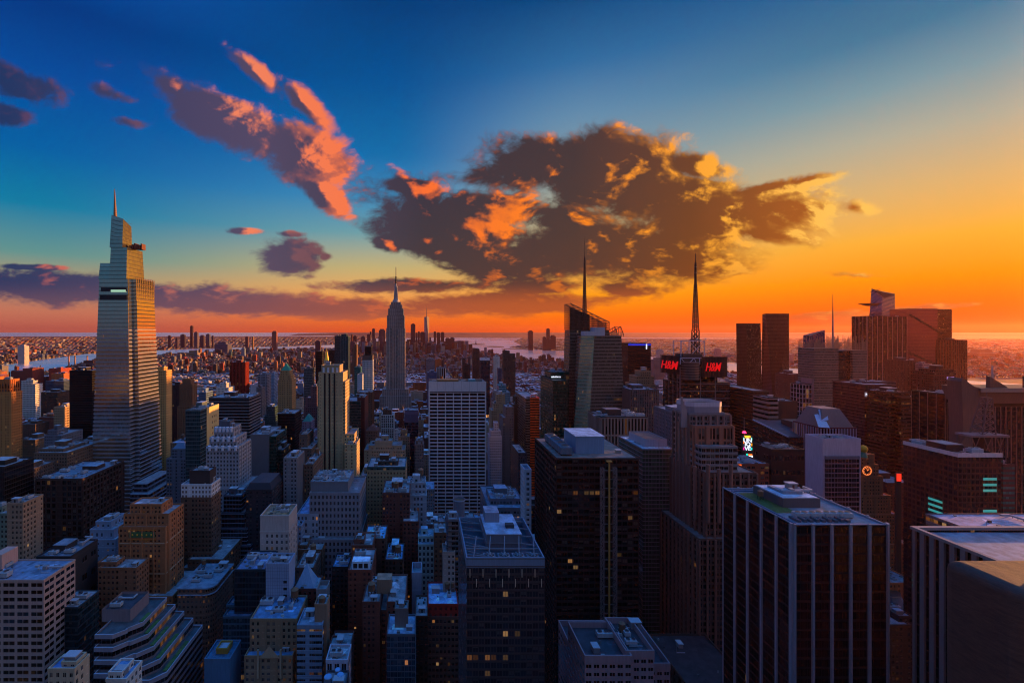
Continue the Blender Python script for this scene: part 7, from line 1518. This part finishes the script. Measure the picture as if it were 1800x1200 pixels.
# ------------------------------------------------------------------ the city between: individual buildings, then the mass beyond
PAL = [('brown', (104, 78, 64), 'brick'), ('red-brown', (124, 66, 52), 'brick'), ('tan', (150, 124, 98), 'brick'), ('grey', (118, 116, 118), 'stone'), ('dark brown', (74, 56, 50), 'brick'), ('cream', (176, 160, 138), 'stone'), ('blue-grey', (104, 116, 134), 'panelled'),
       ('charcoal', (52, 50, 54), 'glass'), ('white', (186, 184, 186), 'stone'), ('teal', (54, 92, 98), 'glass'), ('orange', (168, 98, 60), 'brick')]
WGT = [18, 16, 13, 11, 12, 6, 7, 6, 6, 3, 5]
ROOFC = [(120, 124, 132), (140, 146, 156), (160, 170, 182), (74, 72, 76), (110, 146, 176), (184, 190, 198), (98, 86, 78)]
CAPS = [(745, 862, 300, 612, 925), (856, 925, 440, 905, 858), (925, 1000, 300, 560, 765), (150, 300, 440, 560, 868), (300, 330, 300, 520, 850), (555, 632, 380, 520, 838), (990, 1150, 430, 560, 760), (486, 530, 640, 800, 735), (660, 730, 660, 1317, 725), (1150, 1300, 280, 590, 900), (1290, 1510, 300, 560, 800), (1500, 1700, 300, 560, 830),
        (745, 1000, 900, 2600, 690), (1290, 1800, 560, 1340, 720), (0, 400, 620, 2600, 690), (400, 745, 900, 2600, 672), (1100, 1300, 590, 3000, 668)]
def hfor(rnd, x, y):
    if y < 330: h = rnd.uniform(18, 50)
    elif y < 600: h = rnd.uniform(26, 74)
    elif y < 1000: h = rnd.choice((rnd.uniform(28, 70), rnd.uniform(50, 100)))
    elif y < 2600: h = rnd.uniform(22, 66) if rnd.random() < .9 else rnd.uniform(70, 120)
    else: h = rnd.uniform(12, 34) if rnd.random() < .94 else rnd.uniform(45, 75)
    if x > 500: h = h * .72
    if x > 950: h = min(h * .7, 45)
    for a, b, y0, y1, mp in CAPS:
        px = CX + F * x / y
        if a <= px <= b and y0 <= y <= y1: h = min(h, max(EYE - (mp - HY) * y / F, rnd.uniform(14, 30) if y > 880 else 0))
    return h
def layout():
    rnd = random.Random(11); out = []
    foot = [f for f in FOOT if f[2] < 2700]
    for a, b in zip(AVES, AVES[1:]):
        y = 190
        while y < 2600:
            x = a + 12
            while x < b - 20:
                w = rnd.uniform(13, 38) if y < 1200 else rnd.uniform(18, 46)
                x1 = min(x + w, b - 12)
                for yy in (y + 1, y + 34):
                    y1 = yy + 31
                    px0, px1 = CX + F * x / yy, CX + F * x1 / yy
                    if px1 < -60 or px0 > 1860: continue
                    if any(x < f[1] + 2 and x1 > f[0] - 2 and yy < f[3] + 2 and y1 > f[2] - 2 for f in foot): continue
                    if 90 < x1 and x < 150 and 755 < y1 and yy < 890: continue          # the park
                    if 141 < x1 and x < 166 : continue
                    h = hfor(rnd, (x + x1) / 2, yy)
                    if h < 9: continue
                    out.append([x, x1 - .3, yy, y1, h, rnd.choices(range(len(PAL)), WGT)[0], rnd.random(), rnd.choice(ROOFC)])
                x = x1
            y += 80
    return out
cands = layout()
cx_ = np.array([(c[0] + c[1]) / 2 for c in cands]); cy_ = np.array([c[2] + 15 for c in cands])
wet = inpoly(cx_, cy_, river); cands = [c for c, w_ in zip(cands, wet) if not w_]
def visible(cands):
    W_, H_ = 600, 400; k = W_ / 1800; claimed = np.zeros((H_, W_), bool)
    allb = [(f[2], f[0], f[1], f[2], f[3], f[4], -1) for f in FOOT] + [(c[2], c[0], c[1], c[2], c[3], c[4], i) for i, c in enumerate(cands)]
    allb.sort(); score = {}
    for _, x0, x1, y0, y1, z, i in allb:
        y0 = max(y0, 30)
        if z < 0: continue
        pf = (CX + F * x0 / y0, CX + F * x1 / y0); pb = (CX + F * x0 / y1, CX + F * x1 / y1)
        py0 = HY + (EYE - z) * F / y0; pyb = HY + (EYE - z) * F / y1; gy = HY + EYE * F / y0
        a, b = int(max(0, min(pf[0], pb[0]) * k)), int(min(W_, max(pf[1], pb[1]) * k + 1)); t, bt = int(max(0, min(py0, pyb) * k)), int(min(H_, gy * k + 1))
        if a >= b or t >= bt: continue
        s = claimed[t:bt, a:b]
        if i >= 0: score[i] = int((~s).sum())
        s[...] = True
    return score
score = visible(cands)
n_hero = sum(1 for o in COL.objects if o.parent is None and o.get('category') in ('building', 'skyscraper'))
N_IND = max(60, 298 - n_hero)
chosen = sorted([i for i in score if score[i] > 3 and cands[i][2] < 1500], key=lambda i: -score[i])[:N_IND]
chosen_set = set(chosen)
used_labels = set()
def short_label(c, k):
    x0, x1, y0, y1, h, p, rr, rc = c; pxm = CX + F * (x0 + x1) / 2 / y0; py = HY + (EYE - h) * F / y0
    colour, _, mat = PAL[p]; w = x1 - x0
    size = 'tall' if h > 75 else ('low' if h < 32 else ('narrow' if w < 18 else ('broad' if w > 32 else 'mid-height')))
    feat = 'with water tank' if k['tank'] else ('with stepped top' if k['step'] else ('with bright blue roof' if rc == (110, 146, 176) else ('with pale roof' if sum(rc) > 500 else ('with dark roof' if sum(rc) < 230 else 'with flat roof'))))
    lm = sorted(LANDMARKS, key=lambda q: (q[0] - pxm) ** 2 + ((q[1] + 60 - py) * .8) ** 2 + ((q[2] - y0) * .12) ** 2)
    for q in lm[:14]:
        dx, dY = pxm - q[0], y0 - q[2]
        rels = ['behind'] if dY > 60 and abs(dx) < 45 else (['in front of'] if dY < -30 and abs(dx) < 45 else [('left of' if dx < 0 else 'right of')])
        for rel in rels:
            s = f'{size} {colour} {mat} building {feat} {rel} {q[3]}'
            if s not in used_labels and len(s.split()) <= 16: used_labels.add(s); return s
    s = f'{size} {colour} {mat} building {feat}, number {len(used_labels)}'; used_labels.add(s); return s
STY = []
for nme, c, mt in PAL:
    if mt == 'glass': STY.append(St(c, (26, 34, 40) if nme == 'charcoal' else (30, 64, 72), bay=1.9, fl=3.8, hf=.88, vf=.7, lit=.02, refl=.4))
    elif mt == 'panelled': STY.append(St(c, bay=2.4, fl=3.7, hf=1, vf=.45, lit=.03))
    else: STY.append(St(c, bay=2.9, fl=3.5, hf=.44, vf=.5, lit=.03))
for i in chosen:
    c = cands[i]; x0, x1, y0, y1, h, p, rr, rc = c; rnd = random.Random(i)
    k = dict(tank=rnd.random() < .45 and h > 25, step=rnd.random() < .35 and h > 40)
    st = STY[p].but(roof=rc, hf=STY[p].hf * rnd.uniform(.85, 1.15) if STY[p].hf < .9 else STY[p].hf, bay=STY[p].bay * rnd.uniform(.85, 1.25), fl=STY[p].fl * rnd.uniform(.95, 1.15)); tint = rnd.uniform(.75, 1.2); st.col = tuple(v * tint for v in st.col)
    if y0 < 500 and PAL[p][2] != 'glass' and rnd.random() < .6: st.pier = (.55, .25, 2); st.pc = st.col
    if y0 < 700 and rnd.random() < .5: st.band = (.35, .35, rnd.choice((3, 5, 8))); st.bc = tuple(min(.7, v * 1.35) for v in st.col)
    org = ((x0 + x1) / 2, (y0 + y1) / 2)
    root = thing('city_building', short_label(c, k), 'building', (*org, 0)); m = MB(); hx, hy = (x1 - x0) / 2, (y1 - y0) / 2
    tiers = [(-hx, hx, -hy, hy, 0, h * (.8 if k['step'] else 1))]
    if k['step']: s_ = min(hx, hy) * .22; tiers.append((-hx + s_, hx - s_, -hy + s_, hy - s_, h * .8, h))
    for n_, t in enumerate(tiers):
        m.block(*t, st, top=False); roof_kit(root, (0, 0), t[0], t[1], t[2], t[3], t[5], st, rnd, level=(2 if y0 < 600 else 1) if n_ == len(tiers) - 1 else .5, pen=n_ == len(tiers) - 1, tank=k['tank'] and n_ == len(tiers) - 1, parapet=rnd.uniform(.8, 1.4))
    m.build('facade', root)

# everything further away is one mass
def mass():
    rnd = np.random.default_rng(3)
    B = []
    for i, c in enumerate(cands):
        if i in chosen_set: continue
        B.append((c[0], c[1], c[2], c[3], c[4], *(v * (.7 + .5 * c[6]) for v in lin(PAL[c[5]][1])), *lin(c[7])))
    r2 = random.Random(21)
    for ky in range(-16, 32):                                # blocks beside and behind the viewpoint, outside the picture
        for kx in range(-36, 50):
            x, y = kx * 46 + r2.uniform(-3, 3), ky * 80 + r2.uniform(-4, 4); w_, d_ = r2.uniform(24, 38), r2.uniform(34, 62)
            if x * x + y * y < 95 ** 2: continue
            if y > -40 and (-1.02 * (y + d_) - 60 < x + w_) and (x < 1.42 * (y + d_) + 40): continue
            if x < -2100 or x > 2200: continue
            h = r2.uniform(45, 190) if y < -30 and abs(x) < 900 else r2.uniform(18, 62)
            c = PAL[r2.randrange(len(PAL))][1]; B.append((x, x + w_, y, y + d_, h, *lin(c), *lin(r2.choice(ROOFC))))
    B.append((-60, 40, -42, -9, 246, *lin((150, 136, 120)), *lin((110, 108, 104))))
    B = [np.array(B)]
    pal = np.array([lin(p[1]) for p in PAL]); pal = np.vstack([pal, [lin((150, 60, 44))], [lin((190, 120, 90))]]); wg = np.array(WGT + [9, 9], float); wg /= wg.sum()
    rcs = np.array([lin(r) for r in ROOFC])
    Y = 2600.0
    while Y < 21000:
        cell = max(30, Y / 105); xs = np.arange(-1.0 * Y - 300, 1.36 * Y + 300, cell); n = len(xs)
        keep = rnd.random(n) < (.86 if Y < 12000 else .6)
        x = xs + rnd.uniform(-.2, .2, n) * cell; w = cell * rnd.uniform(.4, .86, n); d = cell * rnd.uniform(.4, .8, n)
        h = np.where(rnd.random(n) < .94, rnd.uniform(8, 26, n), rnd.uniform(30, 62, n))
        man = (x > -2500) & (x < 1500) & (Y < 7200); h = np.where(Y > 5500, h * .62, h); h = np.where(man, h * 1.35 + 4, h)
        dt = (x > -900) & (x < 520) & (Y > 5000) & (Y < 7000); h = np.where(dt, rnd.uniform(30, 150, n), h)
        h = np.where(x > 1900, h * .6, h); keep &= ~((x > 1900) & (rnd.random(n) < .35))
        for av in AVES: keep &= ~(man & (x < av + 9) & (x + w > av - 9))
        c = pal[rnd.choice(len(pal), n, p=wg)] * rnd.uniform(.45, 1.0, (n, 1)); r_ = rcs[rnd.integers(0, len(rcs), n)] * rnd.uniform(.25, .8, (n, 1))
        yy = Y + rnd.uniform(-.2, .2, n) * cell
        keep &= ~inpoly(x + w / 2, yy, river) & ~inpoly(x, yy + d, river) & ~inpoly(x + w, yy - 0, river)
        if 16500 < Y: keep &= x < 4000
        a = np.column_stack([x, x + w, yy, yy + d, h, c, r_])[keep]; B.append(a); Y += cell
    B = np.vstack(B); n = len(B)
    # second small box on the roof of the nearer ones
    near = B[B[:, 2] < 5000]; s = near.copy(); w = near[:, 1] - near[:, 0]; d = near[:, 3] - near[:, 2]
    s[:, 0] = near[:, 0] + w * rnd.uniform(.1, .5, len(s)); s[:, 1] = s[:, 0] + w * .3; s[:, 2] = near[:, 2] + d * rnd.uniform(.1, .5, len(s)); s[:, 3] = s[:, 2] + d * .3
    zb = near[:, 4].copy(); s[:, 4] = near[:, 4] + rnd.uniform(2.5, 6, len(s)); B2 = np.vstack([B, s]); z0 = np.concatenate([np.zeros(n), zb]); n = len(B2)
    x0, x1, y0, y1, z1 = B2[:, :5].T
    def P(a, b, c): return np.stack([a, b, c], 1)
    v = np.stack([P(x0, y0, z0), P(x1, y0, z0), P(x1, y0, z1), P(x0, y0, z1), P(x1, y0, z0), P(x1, y1, z0), P(x1, y1, z1), P(x1, y0, z1), P(x0, y1, z0), P(x0, y0, z0), P(x0, y0, z1), P(x0, y1, z1), P(x0, y0, z1), P(x1, y0, z1), P(x1, y1, z1), P(x0, y1, z1)], 1).reshape(-1, 3)
    nf = n * 4; me = bpy.data.meshes.new('city_mass'); me.vertices.add(len(v)); me.vertices.foreach_set('co', v.astype(np.float32).ravel())
    me.loops.add(nf * 4); me.loops.foreach_set('vertex_index', np.arange(nf * 4, dtype=np.int32)); me.polygons.add(nf); me.polygons.foreach_set('loop_start', np.arange(0, nf * 4, 4, dtype=np.int32))
    me.update(calc_edges=True)
    W_ = np.maximum(1, np.round((x1 - x0) / 3.2)); D_ = np.maximum(1, np.round((y1 - y0) / 3.2)); Hn = np.maximum(1, np.round((z1 - z0) / 3.6)); uv = np.zeros((n, 4, 4, 2)); off = rnd.integers(0, 900, n)
    for f_, N_ in ((0, W_), (1, D_), (2, D_)): uv[:, f_, 1, 0] = uv[:, f_, 2, 0] = N_; uv[:, f_, 2, 1] = uv[:, f_, 3, 1] = Hn; uv[:, f_, :, 0] += off[:, None]
    l = me.uv_layers.new(name='UVMap'); l.data.foreach_set('uv', uv.astype(np.float32).ravel())
    col = np.zeros((n, 4, 4)); col[:, :3, :3] = B2[:, None, 5:8]; col[:, :3, 3] = .02; col[:, 3, :3] = B2[:, 8:11]; col[:, 3, 3] = 2
    gc = np.zeros((n, 4, 4)); gc[..., :3] = (.012, .014, .02); wf = np.zeros((n, 4, 3)); wf[:, :3, 0] = rnd.uniform(.35, .6, n)[:, None]; wf[:, :3, 1] = .5
    for nm, ty, dat, k in (('col', 'FLOAT_COLOR', col, 'color'), ('gcol', 'FLOAT_COLOR', gc, 'color'), ('wf', 'FLOAT_VECTOR', wf, 'vector')):
        a = me.attributes.new(nm, ty, 'FACE'); a.data.foreach_set(k, dat.astype(np.float32).ravel())
    me.materials.append(FAC); o = bpy.data.objects.new('city_mass', me); COL.objects.link(o)
    tag(o, 'dense mass of low and mid-rise city blocks spreading to the horizon', 'city', kind='stuff')
mass()

# ------------------------------------------------------------------ park trees
def tree_meshes(n=3):
    out = []
    for k in range(n):
        rr = random.Random(40 + k); t = MB(); br = (.05, .035, .025)
        t.cyl(0, 0, .38, .24, 0, 6.5, col=br, n=8, cap=False); tips = []
        for i in range(7):
            a = i * .9 + rr.random(); q = Vector((2.6 * math.cos(a), 2.6 * math.sin(a), 9 + rr.random() * 2.5)); t.bar((0, 0, 5 + rr.random() * 1.2), q, .22, br); tips.append(q)
        tm = t.build('trunk'); d1 = tm.data; bpy.data.objects.remove(tm)
        c = MB()
        cl = [(q + Vector((rr.uniform(-1.4, 1.4), rr.uniform(-1.4, 1.4), rr.uniform(-1, 2)))) for q in tips for _ in range(3)]
        for _ in range(620):
            q = rr.choice(cl) + Vector((rr.gauss(0, .95), rr.gauss(0, .95), rr.gauss(0, .8))); s = rr.uniform(.3, .6)
            a = Vector((rr.gauss(0, 1), rr.gauss(0, 1), rr.gauss(0, 1))).normalized() * s; b = a.cross(Vector((rr.gauss(0, 1), rr.gauss(0, 1), rr.gauss(0, 1)))).normalized() * s * .7
            c.quad([q - a, q + b, q + a, q - b], col=(.05, .09, .02))
        cm = c.build('crown', None, M_LEAF); d2 = cm.data; bpy.data.objects.remove(cm); out.append((d1, d2))
    return out
TM = tree_meshes(); rr = random.Random(8); k = 0
for gy in range(9):
    for gx in range(5):
        x, y = 100 + gx * 9.6 + rr.uniform(-2, 2), 766 + gy * 13.5 + rr.uniform(-3, 3)
        r = thing('park_tree', 'leafy green park tree in the grove below the white grid slab', 'tree', (x, y, 0), 'trees of the park grove'); r.rotation_euler.z = rr.random() * 6; s = rr.uniform(.9, 1.35); r.scale = (s, s, s)
        a, b = TM[k % 3]; k += 1
        for nm, d in (('trunk', a), ('crown', b)): o = bpy.data.objects.new(nm, d); COL.objects.link(o); o.parent = r
lawn = sheet('lawn', [(92, 758), (146, 758), (146, 890), (92, 890)], .2, simple('lawn_grass', (.035, .07, .015), .9, noise=.3, scale=.2))

# ------------------------------------------------------------------ air
def haze():
    me = bpy.data.meshes.new('haze'); a = 23000
    v = [(-a, -400, -1), (a, -400, -1), (a, 26500, -1), (-a, 26500, -1), (-a, -400, 520), (a, -400, 520), (a, 26500, 520), (-a, 26500, 520)]
    me.from_pydata(v, [], [(0, 3, 2, 1), (4, 5, 6, 7), (0, 1, 5, 4), (1, 2, 6, 5), (2, 3, 7, 6), (3, 0, 4, 7)])
    m = bpy.data.materials.new('haze_air'); m.use_nodes = True; nt = m.node_tree; nt.nodes.clear(); g = G(nt); out = g.n('ShaderNodeOutputMaterial')
    p = g.n('ShaderNodeVolumePrincipled'); p.inputs['Color'].default_value = (.95, .34, .24, 1); p.inputs['Density'].default_value = 1.25e-5; p.inputs['Anisotropy'].default_value = .6
    nt.links.new(p.outputs[0], out.inputs['Volume']); me.materials.append(m)
    o = bpy.data.objects.new('haze', me); COL.objects.link(o); o['kind'] = 'stuff'; o['label'] = 'thin warm evening haze over the city'
haze()

# ------------------------------------------------------------------ cars on the two avenues
def cars():
    def body(c):
        m = MB(); m.box(-.95, .95, -2.3, 2.3, .35, .95, c); m.prism([(-.85, -1.3, .95), (.85, -1.3, .95), (.85, 1.7, .95), (-.85, 1.7, .95)], [(-.7, -.8, 1.5), (.7, -.8, 1.5), (.7, 1.2, 1.5), (-.7, 1.2, 1.5)], None, col=(.02, .02, .025), capcol=c); return m
    def wheel():
        m = MB(); n = 10
        for sx in (-1, 1): m.quad([(sx * .12, .33 * math.cos(6.283 * k / n), .33 + .33 * math.sin(6.283 * k / n)) for k in range(n)], col=(.015, .015, .015))
        for k in range(n):
            a, b = 6.283 * k / n, 6.283 * (k + 1) / n; m.quad([(-.12, .33 * math.cos(a), .33 + .33 * math.sin(a)), (.12, .33 * math.cos(a), .33 + .33 * math.sin(a)), (.12, .33 * math.cos(b), .33 + .33 * math.sin(b)), (-.12, .33 * math.cos(b), .33 + .33 * math.sin(b))], col=(.015, .015, .015))
        return m
    def take(m, n, mat=None): o = m.build(n, None, mat); d = o.data; bpy.data.objects.remove(o); return d
    hl = MB(); hl.box(-.2, .2, -.05, .05, .55, .8, (.9, .9, .8)); bodies = [(n, take(body(c), 'body')) for n, c in (('yellow', (.6, .33, .02)), ('white', (.6, .6, .62)), ('black', (.02, .02, .022)), ('silver', (.3, .31, .33)))]
    W = take(wheel(), 'wheel'); HL = take(hl, 'headlight', simple('headlight_glass', (.9, .9, .8), .3, 0, (1, .85, .6), 6.0)); TL = take(hl, 'tail_light', simple('tail_light_glass', (.5, .01, .01), .3, 0, (1, .03, .01), 3.0))
    rr = random.Random(2)
    for ave, xa, toward in (('fifth', -165, -1), ('sixth', 152, 1)):
        for k in range(26):
            y = 345 + k * 21 + rr.uniform(-5, 5); x = xa + rr.choice((-5.1, -1.7, 1.7, 5.1)); n, d = bodies[rr.choice((0, 0, 1, 2, 2, 3))]
            r = thing('car', f'small {n} car in the traffic of the avenue canyon ' + ('left of centre' if xa < 0 else 'beside the park'), 'car', (x, y, .02), 'cars in the avenue traffic')
            if toward > 0: r.rotation_euler.z = math.pi
            for nm, dd, pos in [('body', d, (0, 0, 0))] + [('wheel', W, (sx * .85, sy, 0)) for sx in (-1, 1) for sy in (-1.45, 1.45)] + [('headlight', HL, (sx * .65, -2.33, 0)) for sx in (-1, 1)] + [('tail_light', TL, (sx * .65, 2.33, 0)) for sx in (-1, 1)]:
                o = bpy.data.objects.new(nm, dd); COL.objects.link(o); o.parent = r; o.location = pos
cars()
